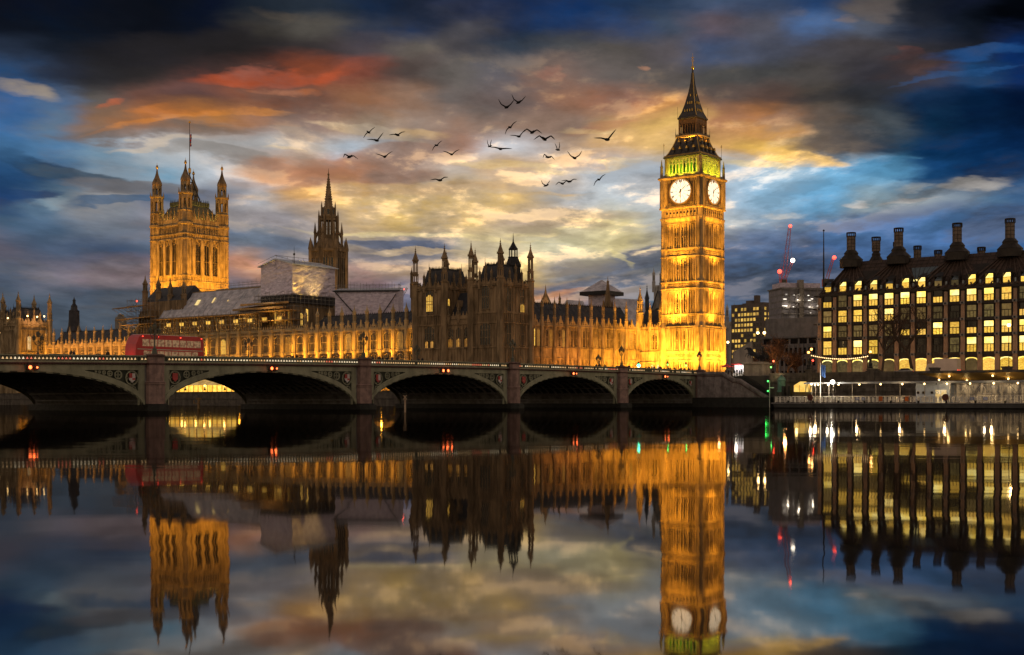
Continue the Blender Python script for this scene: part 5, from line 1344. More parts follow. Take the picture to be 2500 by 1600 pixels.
def scaffolded_turret():
    """end block of the river front: a dark turreted tower in scaffolding"""
    X0 = onY(345, 13); S = M['stone_dark']
    t = thing('scaffolded_turret_block','dark turreted stone block ringed by jutting scaffold platforms','tower block',X0,13.)
    w = onY(440,13)-X0
    mb = MB(); mb.box(0,w,1,12,4,34,S); mb.box(0,7,-.6,1,4,31,S); ribs(mb,0,7,12,30,5,S,'e',-.6,.25,.3); mb.build('wall',t)
    mb = MB(); mb.add([(0,1,34),(w,1,34),(w,6,39),(0,6,39),(0,12,34),(w,12,34)],[(0,1,2,3),(3,2,5,4),(1,5,2),(0,3,4)],M['slate']); mb.build('roof',t)
    tm = turret_mesh(37.6-22,43.4-22,.95,S,False)
    for u, z, y in ((354.5,22,1.),(387,21.5,2),(416,20.2,2),(449,20.,2)): inst(tm,t,(onY(u,13+y)-X0,y,z),0,'turret')
    mb = MB(); scaffold(mb,-3.5,9.,-3.,4.,24,34.5,1.6,1.7,M['steel'],.06,True,44); mb.build('scaffolding',t)
    mb = MB()
    for (a,b,y0,y1,z,tilt) in ((-11,6,-3.6,-1,32.0,.5),(-9,9,-4,-.6,28.2,.4),(-6.5,9,-4,0,26.2,.2),(-3,10,-4,0,22.4,0),(-7,4,-3,0,17.6,.3)):
        mb.add([(a,y0,z),(b,y0,z+tilt),(b,y1,z+tilt+.2),(a,y1,z+.2),(a,y0,z+.25),(b,y0,z+tilt+.25),(b,y1,z+tilt+.45),(a,y1,z+.45)],[(0,1,2,3),(4,5,6,7),(0,1,5,4),(1,2,6,5),(2,3,7,6),(3,0,4,7)],M['timber'])
        for q in range(6):
            x = a+(b-a)*q/6; mb.tube((x,y0,z),(x+1.5,0,z-2.2),.06,M['steel'],4)
    mb.build('boarding',t)
    mb = MB(); mb.ball((0,0,0),.3,M['lamp_red']); o = mb.build('warning_lamp',t); o.location = (onY(333,10)-X0,-2.8,34.2)
    spot(W(X0+2,6,20), W(X0+2,12,28), 1300, (1,.52,.1), 120, .9, .2); spot(W(X0-4,7,24), W(X0-3,12,28.5), 600, (1,.52,.1), 120, .9, .2)
scaffolded_turret()

# ------------------------------------------------------------------ things behind the ranges
def wrapped_turret():
    X0,Y0 = atd(181, 530); t = thing('wrapped_ventilation_tower','distant dark wrapped ventilation tower with a small cupola on top','tower',X0,Y0)
    D = M['stone_grey']; mb = MB(); mb.lathe(0,0,[(6,3.),(30.,2.9),(31.5,2.2),(37.6,2.05),(37.8,2.2),(38.2,1.6)],8,mk('dark_netting',(.07,.065,.075),(.045,.042,.05),.8,.9)); mb.build('wall',t)
    mb = MB(); mb.lathe(0,0,[(38.1,1.45),(39.6,1.25),(39.8,1.35),(40.4,.75),(40.6,.85),(40.7,.6),(41.8,.55),(42.,.7),(42.7,.25),(43.6,.04)],8,M['slate']); mb.build('cupola',t)
    tm = turret_mesh(5.4,11.6,.62,D,False)
    for x in (-3.9,3.5): inst(tm,t,(x,0,22.4),0,'turret')
wrapped_turret()
def round_block():
    X0,Y0 = atd(295, 600); t = thing('domed_block','distant squat grey stone block with a stepped rounded top','building',X0,Y0)
    mb = MB(); mb.lathe(0,0,[(6,4.2),(33,4.2),(33.2,4.4),(34,4.3),(34.1,2.6),(39.3,2.5),(39.9,2.1),(40.,1.5),(41.,1.4)],10,M['stone_grey']); mb.build('wall',t)
round_block()
def hall_roofs():
    X0,Y0 = atd(1469, 440); t = thing('sheeted_pyramid_roof','blue-grey sheeted pyramid roof on a white box behind the orange range','temporary roof',X0,Y0)
    mb = MB(); mb.box(-3.2,3.2,-3.2,3.2,24,37,M['sheet']); mb.build('wall',t)
    mb = MB(); mb.sq(0,0,[(36.9,5.1),(37.3,5.2),(38.0,5.2),(38.1,4.9),(42.,.15)],M['sheet_blue']); mb.build('roof',t)
    mb = MB(); 
    for s in (-1,1): mb.box(-5.3,5.3,s*5.2-.15,s*5.2+.15,36.7,37.9,M['iron']); mb.box(s*5.2-.15,s*5.2+.15,-5.3,5.3,36.7,37.9,M['iron'])
    mb.build('gutter',t)
    for u0, u1, d0, zr, nm, lb in ((1385,1452,446,36.4,'sheeted_hall_roof','sheeted grey hall roof with a hipped end, left of the pyramid roof'),(1497,1592,446,36.9,'sheeted_hall_roof','long sheeted grey hall roof, right of the pyramid roof')):
        Xa,Ya = atd(u0,d0); Xb,Yb = atd(u1,d0+8); p, q = W(Xa,Ya), W(Xb,Yb); L = (q-p).length
        t = thing(nm,lb,'temporary roof',Xa,Ya,0,math.atan2(q.y-p.y,q.x-p.x))
        mb = MB(); h = 5. if u0 < 1450 else 0.
        wrinkled(mb,(0,0,26),(L,0,26),(h,6,zr),(L,6,zr),12,5,.1,M['sheet_blue'],int(u0)); mb.tri((0,0,26),(0,12,26),(h,6,zr),M['sheet_blue']); mb.quad((0,12,26),(L,12,26),(L,6,zr),(h,6,zr),M['sheet_blue']); mb.tri((L,0,26),(L,12,26),(L,6,zr),M['sheet_blue'])
        mb.build('roof',t); mb = MB(); mb.box(0,L,0,12,6,26.,M['stone_dark']); mb.build('wall',t)
    S = M['stone_dark']
    X0,Y0 = atd(1484,428); t = thing('slender_stone_spirelet','slender brown stone spirelet rising before the pyramid roof','spire',X0,Y0)
    mb = MB(); mb.lathe(0,0,[(15,1.5),(31.5,1.5),(31.7,1.8),(32.2,1.8),(32.3,1.25),(36,.8),(40,.35),(40.3,.55),(40.7,.15),(42.2,.03)],8,S); mb.build('spire',t)
    mb = MB()
    for q in range(8):
        an = math.pi/8+q*math.pi/4; mb.lathe(1.5*math.cos(an),1.5*math.sin(an),[(28,.25),(33,.22),(34.4,.03)],5,S)
    mb.build('pinnacle',t)
    X0,Y0 = atd(1332,430); t = thing('orange_lit_turret','small orange-lit stone turret with a pointed roof and side pinnacles','turret',X0,Y0)
    mb = MB(); mb.lathe(0,0,[(15,2.3),(32.5,2.3),(32.8,2.6),(33,2.2),(36.6,.5),(38,.2),(39.6,.03)],8,M['stone']); mb.build('spire',t)
    tm = turret_mesh(14.5,20,.5,M['stone'],False,'pinnacle')
    for x,y in ((-5,0),(5,1)): inst(tm,t,(x,y,17),0,'pinnacle')
    spot(W(X0+3,Y0-6,29), W(X0,Y0,34), 2000, (1,.40,.06), 100, .9, .2)
    X0,Y0 = atd(1606,470); t = thing('church_gable','grey stone church gable with a round window beside the clock tower','church',X0,Y0)
    G = M['stone_grey']
    mb = MB(); mb.ext([(-3.4,10),(3.4,10),(3.4,32),(0,40.5),(-3.4,32)],0,14,G); mb.ring((0,-.1,33.5),1.5,.5,G,'y',12,.2); mb.disc((0,-.02,33.5),1.3,M['glass'],'y',12,.03); mb.lathe(0,.3,[(40,.25),(41.2,.2),(42.5,.35),(43,.05)],6,G); mb.build('wall',t)
    mb = MB(); mb.add([(-3.7,-.3,31.8),(0,-.3,41.),(0,14,41.),(-3.7,14,31.8),(3.7,-.3,31.8),(3.7,14,31.8)],[(0,1,2,3),(1,4,5,2)],M['slate']); mb.build('roof',t)
    tm = turret_mesh(12,21.5,.9,M['slate'],False); inst(tm,t,(-5.2,1,22.5),0,'turret').data.name
    for u, d0, top, lb in ((1619,580,60.5,'pale church tower peeping out left of the clock tower'),(1768,540,42.,'pale church pinnacle tower peeping out right of the clock tower')):
        X0,Y0 = atd(u,d0); t = thing('church_tower',lb,'church tower',X0,Y0); h = 3.
        W_ = M['pale_limestone'] if 'pale_limestone' in M else M.setdefault('pale_limestone',mk('pale_limestone',(.5,.48,.47),(.36,.34,.33),.5,.9,grime=.3))
        mb = MB(); mb.box(-h,h,-h,h,6,top-8,W_); strings(mb,-h,h,-h,h,(top-9,top-18,top-30),W_,.3,.5); ribs(mb,-2.4,2.4,10,top-9,4,W_,'e',-h,.4,.4); mb.build('wall',t)
        tm = turret_mesh(4.5,11,.75,W_,False,'pinnacle')
        for sx in (-1,1):
            for sy in (-1,1): inst(tm,t,(sx*h,sy*h,top-11),0,'pinnacle')
hall_roofs()
def dark_belfry():
    X0 = onY(1003, 26); t = thing('chapel_turret_block','small dark stone stair block with one thin pinnacle behind the pavilion','building',X0,26.)
    S = M['stone_dark']; mb = MB(); mb.box(0,8,0,6,10,33.,S); crest(mb,0,8,0,33,1.2,S,1.); mb.build('wall',t)
    wn = lancet_mesh(2.0,5.2,3,M['glass'],S); inst(wn,t,(3.2,-.02,25.5),0,'window')
    tm = turret_mesh(4,9,.5,S,False,'pinnacle'); inst(tm,t,(.3,0,31),0,'pinnacle')
dark_belfry()
# ------------------------------------------------------------------ bronze-roofed office block on the right
def office_block():
    X0, Y0 = onY(1998, 45), 45.
    t = thing('bronze_roofed_office','large dark office block with rows of yellow windows, steep bronze roof and chimneys','office building',X0,Y0)
    bw = 3.88; nb = 17; L = nb*bw
    PK = mk('pink_sandstone',(.38,.25,.17),(.27,.17,.115),.6,.85,bump=.2); BZ = mk('bronze_cladding',(.045,.036,.03),(.026,.021,.018),.8,.55,metal=.3,bump=.2)
    RT = mk('bronze_roof_sheets',(.095,.062,.05),(.055,.037,.03),.7,.5,metal=.3,bump=.3)
    M['bz'] = BZ
    mb = MB(); mb.box(0,L,.6,26,6.7,27,BZ); mb.box(.2,L,.2,.6,26.8,27.4,BZ)
    for z in (12.2,16.4,20.0,23.7): mb.box(.3,L,.25,.6,z-.35,z+.35,BZ)
    mb.build('wall', t)
    rows = [(23.95,26.75),(20.35,23.1),(16.75,19.4),(12.55,15.8)]
    PT = glow('office_light_shelf',(1.,.84,.28),2.1,(1.,.70,.10),.5,.30); PL = glow('office_window',(1.,.64,.07),1.25,(.62,.30,.02),2.2,.35,2.); PD = glow('office_window_dim',(.28,.22,.07),.35,(.10,.08,.03),1.4,.6)
    PDK = mk('office_dark_glass',(.02,.02,.018),(.012,.012,.012),1.,.15,spec=.5)
    def winmesh(h, split=.52):
        f = MB(); w = 2.1
        for x in (-w/2-.12,w/2): f.box(x,x+.12,-.12,.25,-.1,h+.1,BZ)
        f.box(-w/2,w/2,-.14,.25,-.22,0,BZ); f.box(-w/2,w/2,-.1,.2,h*split-.09,h*split+.09,BZ); f.box(-w/2,w/2,-.1,.2,h,h+.14,BZ)
        for x in (-.38,.38): f.box(x-.05,x+.05,-.06,.2,0,h*split,BZ)
        return mesh_only(f,'window')
    def panes(h, mt, ml, split=.52):
        f = MB(); w = 2.1; f.box(-w/2,w/2,.05,.1,0,h*split,ml)
        n = 6                                               # bowed light shelf behind the upper glass
        for k in range(n):
            x0, x1 = -w/2+w*k/n, -w/2+w*(k+1)/n; y0, y1 = .1-.12*math.sin(math.pi*k/n), .1-.12*math.sin(math.pi*(k+1)/n)
            f.quad((x0,y0,h*split),(x1,y1,h*split),(x1,y1,h),(x0,y0,h),mt)
        return mesh_only(f,'pane')
    LIT = ['0022 1111'.replace(' ','')]
    lit = {0:'1d111111111111d11',1:'dd1111ddddd11111d',2:'1d1dddd111111111d'.replace('','')[:17],3:'1111dddd0d1111111'}
    lit = {0:'1d1111111111d1111',1:'d1111ddd0ddd11111',2:'1dddd1111111111d1',3:'11110000d11111111'}
    rw = random.Random(77)
    for r, (za, zb) in enumerate(rows):
        h = zb-za; wm = winmesh(h); pm = {'b':panes(h,PL,PL),'s':panes(h,PDK,PL),'1':panes(h,PT,PL),'d':panes(h,PD,PD),'0':panes(h,PDK,PDK)}
        for k in range(nb):
            w = inst(wm,t,(bw*(k+.55),.5,za),0,'window'); cc_ = lit[r][k]; cc_ = rw.choice('1111bbs') if cc_ == '1' else cc_; inst(pm[cc_],w,(0,0,0),0,'pane')
    # ground floor arches
    for k in range(nb):
        f = MB(); f.box(-1.35,1.35,.1,.4,6.8,7.1,BZ); f.box(-.05,.05,.15,.3,7,10.8,BZ)
        for s in (-1,1): f.box(s*1.4-.08,s*1.4+.08,-.1,.4,6.8,11.6,BZ)
        f.box(-1.4,1.4,-.1,.2,11.3,12.,BZ)
        w = f.build('shopfront',t) if k == 0 else inst(g0,t,(0,0,0),0,'shopfront')
        if k == 0: g0 = w.data
        w.location = (bw*(k+.55),.4,0)
        p = MB(); p.box(-1.35,1.35,.05,.1,7.1,11.2,(PL,PL,PL,PL,PD)[k%5] if k > 3 else PD); 
        for q in range(5):
            a0, a1 = math.pi*q/5, math.pi*(q+1)/5
            p.quad((-1.3*math.cos(a0),.02,10.5+.6*math.sin(a0)),(-1.3*math.cos(a1),.02,10.5+.6*math.sin(a1)),(-1.3*math.cos(a1),.02,10.9+.4*math.sin(a1)),(-1.3*math.cos(a0),.02,10.9+.4*math.sin(a0)),PT)
        p.build('pane',w)
    # tapering stone piers with bolted corbels
    p = MB(); p.add([(-.55,-.25,6.8),(.55,-.25,6.8),(.55,.6,6.8),(-.55,.6,6.8),(-.36,-.05,26.4),(.36,-.05,26.4),(.36,.6,26.4),(-.36,.6,26.4)],[(0,1,5,4),(1,2,6,5),(3,0,4,7),(4,5,6,7)],PK)
    for z in (12.2,16.4,20.,23.7): p.box(-.52,.52,-.42,.2,z-.3,z+.3,M['concrete']); p.disc((0,-.43,z),.22,M['iron'],'y',8,.06)
    pm = mesh_only(p,'pier')
    for k in range(nb+1): inst(pm,t,(bw*k+.2,.3,0),0,'pier')
    # south end, seen edge on
    e = MB(); e.box(-.02,.6,0.8,24,6.8,26.9,BZ); 
    for z in (12.2,16.4,20.,23.7,26.9): e.box(-1.5,0,.4,3,z-.12,z+.12,BZ)
    e.build('end_wall',t)
    ew = winmesh(2.7)
    for (za,zb),c in zip(rows,'1111'):
        pmm = panes(zb-za,PT,PL); w = inst(winmesh(zb-za),t,(-.03,2.3,za),R(-90),'window'); inst(pmm,w,(0,0,0),0,'pane')
    # roof: steep slope to a ridge, hipped end
    zr, ze, yr = zat(640,onY(2080,Y0+8.5),Y0+8.5), 27.3, 8.5
    mb = MB(); hx = 5.2
    mb.add([(0,.2,ze),(L,.2,ze),(L,yr,zr),(hx,yr,zr),(0,24,ze),(hx,16,zr),(L,16,zr),(L,24,ze)],[(0,1,2,3),(0,3,5,4),(3,2,6,5),(5,6,7,4)],RT)
    sl = (zr-ze)/(yr-.2)
    for j in range(1,9): 
        z = ze+(zr-ze)*j/9; y = .2+(yr-.2)*j/9-.05; mb.box(hx*j/9,L,y-.05,y+.05,z-.03,z+.05,BZ)
    for k in range(int(nb*3)):
        x = k*bw/3; f = 0. if x > hx else .0
        x2 = max(x,hx*1.0) if x < hx else x
        mb.tube((x,.15,ze),(max(x,hx) if x<hx else x,yr-.02,zr+.02),.05,BZ,3)
    rf = mb.build('roof',t)
    # raised ribs that gather towards each chimney
    big = [(u,7.6,zat(v,onY(u,Y0+7.6),Y0+7.6)) for u,v in ((2078,568),(2194,557),(2337,545),(2466,534))]
    fan = MB()
    for (u,yy,zt) in big:
        cx = onY(u,Y0+yy)-X0
        for q in range(-4,5):
            xb = cx+q*2.0; 
            if xb < .3: continue
            fan.tube((xb,.1,ze+.2),(cx+q*.42,yr-1.2,zr-1.0),.26,RT,4,.16)
    fan.build('roof_rib',rf)
    # dormers
    dz = [(0,'d'),(1,'1'),(2,'1'),(3,'1'),(4,'d'),(5,'1'),(6,'1'),(7,'0'),(8,'0'),(9,'1'),(10,'1'),(11,'1'),(12,'d'),(13,'1'),(14,'1'),(15,'1'),(16,'1')]
    dm = MB(); dm.box(-1.0,-.82,-.2,2.4,0,2.3,BZ); dm.box(.82,1.0,-.2,2.4,0,2.3,BZ); dm.box(-1,1,-.25,2.4,-.2,0,BZ)
    dm.add([(-1,-.2,2.3),(1,-.2,2.3),(.6,2.2,3.4),(-.6,2.2,3.4)],[(0,1,2,3)],BZ); dm.box(-.82,.82,-.1,.05,1.15,1.3,BZ)
    for x in (-.28,.28): dm.box(x-.04,x+.04,-.1,.05,0,1.2,BZ)
    dmm = mesh_only(dm,'dormer')
    SKY_ = mk('dormer_glass',(.22,.26,.30),(.14,.17,.2),1.,.15,spec=.6)
    def dp(c):
        f = MB(); a = {'1':PL,'d':PL,'0':PD}[c]; b = {'1':PT,'d':SKY_,'0':SKY_}[c]
        f.box(-.82,.82,.0,.02,0,1.2,a); f.add([(-.82,-.05,1.3),(.82,-.05,1.3),(.55,1.3,2.35),(-.55,1.3,2.35)],[(0,1,2,3)],b); return mesh_only(f,'pane')
    dps = {c:dp(c) for c in '1d0'}
    for k, c in dz:
        d = inst(dmm,t,(bw*(k+.55),.9,27.8),0,'dormer'); inst(dps[c],d,(0,-.14,0),0,'pane')
        if 0 < k: 
            s_ = MB(); s_.box(-.16,.16,-.3,.3,0,.9,SKY_)
            o = s_.build('vent_slot',t) if k == 1 else inst(vs,t,(0,0,0),0,'vent_slot')
            if k == 1: vs = o.data
            o.location = (bw*k+.2,.75,27.9)
    # large roof light and dark recesses between the fans
    mb = MB(); cx = onY(2253,Y0+4)-X0
    def onroof(x,f,o=-.12): return (x,.2+(yr-.2)*f+o*.7,ze+(zr-ze)*f+.10)
    mb.add([onroof(cx-1.6,.30),onroof(cx+1.6,.30),onroof(cx+3.3,.66),onroof(cx-3.3,.66)],[(0,1,2,3)],mk('roof_light_glass',(.10,.13,.15),(.07,.09,.11),1.,.2,spec=.6))
    for q in range(-2,3): mb.tube(onroof(cx+q*.6,.30),onroof(cx+q*1.25,.66),.07,BZ,4)
    mb.build('roof_light',rf)
    mb = MB(); mb.add([onroof(cx-1.5,.24),onroof(cx+1.5,.24),onroof(cx+1.7,.295),onroof(cx-1.7,.295)],[(0,1,2,3)],PT); mb.build('lit_strip',rf)
    for u in (2128,2398):
        mb = MB(); c2 = onY(u,Y0+5)-X0; mb.add([onroof(c2-.6,.36,-.1),onroof(c2+.6,.36,-.1),onroof(c2+2.6,.66,-.1),onroof(c2-2.6,.66,-.1)],[(0,1,2,3)],BZ); mb.build('recess',rf)
    # chimneys
    CH = mk('chimney_cladding',(.20,.15,.12),(.12,.09,.07),1.,.6,bump=.3)
    def chim(u, yy, zt, r, zb, drum):
        cx = onY(u,Y0+yy)-X0; m = MB(); c = m.lathe
        if drum:
            k = drum; c(0,0,[(zb-1.4,2.8*k),(zb+.4,2.8*k),(zb+.45,2.9*k),(zb+1.5,1.85*k),(zb+1.55,1.7*k),(zb+2.0,1.7*k),(zb+2.05,1.8*k),(zb+2.8,1.2*k),(zb+2.9,1.06*k)],14,BZ)
            sh = zb+2.8
        else: sh = zb-2
        c(0,0,[(sh,r),(zt-1.,r)],14,CH)
        for z in [sh+(zt-1-sh)*q/4 for q in range(1,4)]: c(0,0,[(z-.05,r+.02),(z-.05,r+.06),(z+.05,r+.06),(z+.05,r+.02)],14,BZ)
        for q in range(14):
            an = math.pi/14+q*2*math.pi/14
            if q % 2: m.tube((r*1.02*math.cos(an),r*1.02*math.sin(an),sh),(r*1.02*math.cos(an),r*1.02*math.sin(an),zt-1),.05,BZ,4)
            m.tube((r*1.08*math.cos(an),r*1.08*math.sin(an),zt-1.),(r*1.08*math.cos(an),r*1.08*math.sin(an),zt-.1),.09,BZ,4)
        c(0,0,[(zt-1.05,r*1.15),(zt-.92,r*1.15)],14,BZ); c(0,0,[(zt-.15,r*1.15),(zt,r*1.15)],14,BZ)
        o = m.build('chimney',t); o.location = (cx,yy,0)
    for (u,yy,zt) in big: chim(u,yy,zt,1.02,zr-.1,1.)
    for u_,v_,r_,k_ in ((2139,579,1.,.62),(2240,600.5,.85,0),(2290.5,611,.85,0),(2396,603.5,.85,0),(2184,591,.3,0)): chim(u_,14.,zat(v_,onY(u_,Y0+14),Y0+14),r_,zr,k_)
    # light spilling on the piers from the street
    for k in range(0,nb,1): spot(W(X0+bw*k+.2,Y0-1.6,7.4), W(X0+bw*k+.2,Y0,18), 50, (1,.55,.22), 60, .9, .15)
    for k in range(4): strip(W(X0+8+k*16,Y0-9,9.), W(X0+8+k*16,Y0+3,24), 170, (1,.55,.25), 12, .6)
office_block()

# ------------------------------------------------------------------ blocks farther back
def lit_block():
    X0,Y0 = atd(1785,520); p, q = atd(1785,520), atd(1862,508); a, b = W(*p), W(*q); rz = math.atan2(b.y-a.y,b.x-a.x); L = (b-a).length
    t = thing('lit_office_slab','plain dark office slab dotted with small square yellow windows','office building',X0,Y0,0,rz)
    C = mk('brown_concrete',(.16,.13,.115),(.11,.09,.08),.3,.9); mb = MB(); mb.box(0,L,0,14,6,39.4,C); mb.box(5,8,3,7,39.4,41.,C); mb.box(8.2,9.8,4,6,39.4,43.,C); mb.box(1.5,12,5,10,39.4,40.2,C); mb.build('wall',t)
    w = MB(); w.box(-.5,.5,-.02,0,0,1.15,M['win_block'] if 'win_block' in M else M.setdefault('win_block',glow('block_window',(1,.66,.12),1.0,(.6,.3,.03),1.3,.5))); w.box(-.03,.03,-.05,-.02,0,1.15,C)
    wl = mesh_only(w,'window'); w = MB(); w.box(-.5,.5,-.02,0,0,1.15,M['glass']); wd = mesh_only(w,'window'); rr = random.Random(2)
    pat = ['.x.xx..xx.','x.xxxxxxx.','.xxxxxxx..','.xxxxxx...','xxxxxxx.x.','...x...x..','xxx.x.xx..','.xxxxxx...','xx.xx.xx..','x.xx.xxx..']
    for r, row in enumerate(pat):
        for k, c in enumerate(row): inst(wl if c == 'x' else wd,t,(1.0+k*(L-2)/9.,-.01,36.8-r*2.05),0,'window')
    for r in range(9):
        if r not in (3,6): inst(wl,t,(L+.01,1.6,36.8-r*2.05),R(90),'window')
        if r in (1,2,4,5,7): inst(wl,t,(L+.01,3.8,36.8-r*2.05),R(90),'window')
lit_block()
def scaffolded_block():
    X0,Y0 = atd(1908,450); rz = R(10); t = thing('scaffolded_office','grey office block behind glassy scaffolding with white work lights','building',X0,Y0,0,rz)
    L = 15.; G = mk('grey_cladding',(.30,.28,.30),(.19,.18,.20),.4,.7); mb = MB(); mb.box(0,L,0,12,6,40.0,G); mb.build('wall',t)
    # front corner at local x = L ... build faces: e face y = 0 from -16 to L
    mb = MB(); mb.box(-.4,L+.4,-.4,12.4,40.,40.4,M['concrete']); mb.box(.5,L,2,10,40.4,42.2,M['sheet']); mb.box(6,7.6,-1.2,1,30,43,M['steel']); mb.build('roof',t)
    mb = MB(); scaffold(mb,0,L,-1.4,-.4,27,40.,2.4,2.15,M['steel'],.08,False,4)
    for k in range(7): mb.box(-.05,L,-.6,11,27+k*2.15-.28,27+k*2.15+.28,M['concrete'])
    mb.build('scaffolding',t)
    ln = MB(); ln.box(-.9,.9,-.05,.05,0,.22,M['lamp_work'] if 'lamp_work' in M else M.setdefault('lamp_work',lamp_mat('lamp_work',(1,.9,.75),2.2))); l = mesh_only(ln,'work_lamp'); rr = random.Random(8)
    for (x,z,s) in ((-2,37.8,.5),(1.5,37.7,.4),(4,37.9,.4),(8,37.6,.5),(-3.2,36.2,1.2),(3,36.,.5),(8.5,35.9,1.0),(9.5,36.4,.9),(-3,33.9,1.7),(1.2,33.6,.4),(8.6,33.6,.8),(12.5,34,1.),(9,31.6,.3),(-8,27.4,2.),(-3,27.3,2.6),(3,27.3,1.6),(9,27.5,2.)):
        inst(l,t,(max(.8,min(14,3+x*.8)),-.9,z),0,'work_lamp',(s*.6,1,1))
    for x,z in ((2,34),(6,36),(11,34),(5,28.5)): point(W(X0,Y0)+Vector((x*math.cos(rz),x*math.sin(rz)-1.6,z)),90,(1,.85,.65),.3)
    X0,Y0 = atd(1905,400); t = thing('low_stone_block','long low grey stone office with a flat top storey below the scaffolding','building',X0,Y0)
    G = M['concrete']; mb = MB(); mb.box(-6,24,0,18,6,20.5,G); mb.box(-6.5,24.5,-.5,18.5,20.5,21.,G); mb.box(-5.5,24,.8,17,21.,26.6,G); ribs(mb,-6,24,7,18.5,20,G,'e',0,.5,.5)
    mb.build('wall',t); w = MB(); w.box(-.5,.5,-.03,0,0,2.,M['glass']); wm = mesh_only(w,'window'); w = MB(); w.box(-1.2,1.2,-.03,0,0,1.6,M['glass']); wt = mesh_only(w,'window')
    for k in range(20):
        for z in (8.5,12.,15.5): inst(wm,t,(-5.25+1.5*k,0,z),0,'window')
    for k in range(10): inst(wt,t,(-4.4+3.*k,0.0-.0,18.7),0,'window')
scaffolded_block()
def crane(nm,label,u,d,zb,pts,lamps,m,r=.16,w=.7):
    X0,Y0 = atd(u,d); t = thing(nm,label,'crane',X0,Y0,0,0.)
    P = lambda q: ((q[0]-u)/F*d,0.,CAMH+(VH-q[1])/F*d)
    def lattice(mb,a,b,wd):
        a,b = Vector(a),Vector(b); n = max(3,int((b-a).length/1.6)); dd = (b-a).normalized(); s = dd.cross(Vector((0,1,0))).normalized()*wd/2; y = Vector((0,wd/2,0))
        c = [s+y,s-y,-s-y,-s+y]
        for k in c: mb.tube(a+k,b+k*.7,r*.6,m,4)
        for i in range(n):
            f, g = i/n, (i+1)/n; p, q = a+(b-a)*f, a+(b-a)*g
            for j in range(4): mb.tube(p+c[j]*(1-.3*f),q+c[(j+1)%4]*(1-.3*g),r*.4,m,4)
    for nme,a,b,wd in pts:
        mb = MB()
        if nme == 'tie': mb.tube(P(a),P(b),r*.35,m,4)
        else: lattice(mb,P(a),P(b),wd)
        mb.build(nme,t)
    mb = MB(); b0 = P(pts[0][1]); mb.box(b0[0]-1.2,b0[0]+1.2,-1.2,1.2,b0[2]-1.5,b0[2]+1.2,m); mb.box(b0[0]-.7,b0[0]+.7,-1.9,-1.2,b0[2]-.6,b0[2]+1.2,M['glass']); mb.build('cab',t)
    mb = MB(); mb.box(b0[0]-.6,b0[0]+.6,-.6,.6,zb,b0[2]-1.5,m); mb.build('mast',t)
    for (p,mt,rr_) in lamps:
        mb = MB(); mb.ball((0,0,0),rr_,mt); o = mb.build('warning_lamp',t); q = P(p); o.location = (q[0],-1.,q[2]); point(Vector(W(X0,Y0,0))+Vector((q[0],-1.6,q[2])),40,(1,.1,.05) if mt is M['lamp_red'] else (1,.8,.7),.3)
    return t
RC = mk('crane_red',(.55,.16,.16),(.42,.11,.11),1.,.5)
crane('luffing_crane','red luffing tower crane with red warning lamps over the scaffolded office',1912,470,40.,
  [('jib',(1912,692),(1928,556),1.3),('counter_jib',(1912,692),(1934,640),1.0),('tie',(1928,556),(1934,640),0),('frame',(1910,700),(1903,664),1.0),('tie',(1903,664),(1928,556),0)],
  [((1928,553),M['lamp_red'],.62),((1934,637),M['lamp_white'],.8),((1902,664),M['lamp_red'],.8),((1900,705),M['lamp_white'],.85)],RC,.085)
crane('tower_crane','thin crane jib with one red lamp behind the bronze-roofed office',2022,480,36.,
  [('jib',(2016,690),(2034,632),1.0),('tie',(2022,690),(2034,632),0)],[((2035,630),M['lamp_red'],.75)],RC,.10)
crane('small_crane','tiny pale crane jib far behind the range, left of the dark pavilion',978,640,20.,
  [('jib',(978,730),(994,703),1.0),('tie',(982,735),(986,708),0)],[((987,707),M['lamp_red'],.3)],M['steel'],.12)
X_,Y_ = atd(2011,345); t = thing('flag_mast','thin bare mast standing beyond the office corner','mast',X_,Y_); mb = MB(); mb.lathe(0,0,[(6,.3),(30,.28),(46.,.1)],8,M['iron']); mb.build('mast',t)
mb = MB(); mb.lathe(0,0,[(46,.16),(46.2,.3),(46.5,.1)],8,M['iron']); mb.build('truck',t)

# ------------------------------------------------------------------ trees
def tree(nm, label, u, d, zbase, h, spread, seed, depth, mat, group=None, trunk_r=.35, clear=.35, fine=3, cat='tree'):
    rr = random.Random(seed); X0,Y0 = atd(u,d); t = thing(nm,label,cat,X0,Y0,zbase,0.,group)
    tr, cr = MB(), MB()
    def grow(p, dirn, ln, r, lev):
        q = p
        segs = 3
        for s in range(segs):
            dirn = (dirn+Vector((rr.uniform(-.22,.22),rr.uniform(-.22,.22),rr.uniform(-.06,.14)))).normalized()
            n = q+dirn*ln/segs; rn = r*(1-.22*(s+1)/segs)
            (tr if lev < 2 else cr).tube(q,n,r*(1-.22*s/segs),M['bark'] if lev < 3 else mat,5 if lev < 3 else 3,rn); q = n
            if lev >= 1 and s < segs-1 and lev < depth and rr.random() < .7:
                sd = (dirn+Vector((rr.uniform(-1,1),rr.uniform(-1,1),rr.uniform(-.2,.7)))*.8).normalized(); grow(q,sd,ln*.6,r*.45,lev+1)
        if lev < depth:
            for k in range(fine if lev else 4):
                a = rr.uniform(0,2*math.pi); sd = (dirn*.9+Vector((math.cos(a)*spread,math.sin(a)*spread,rr.uniform(-.1,.55)))).normalized()
                grow(q,sd,ln*rr.uniform(.6,.82),r*.6,lev+1)
    grow(Vector((0,0,-.3)),Vector((rr.uniform(-.05,.05),0,1)),h*clear,trunk_r,0)
    tr.build('trunk',t); cr.build('crown',t); return t
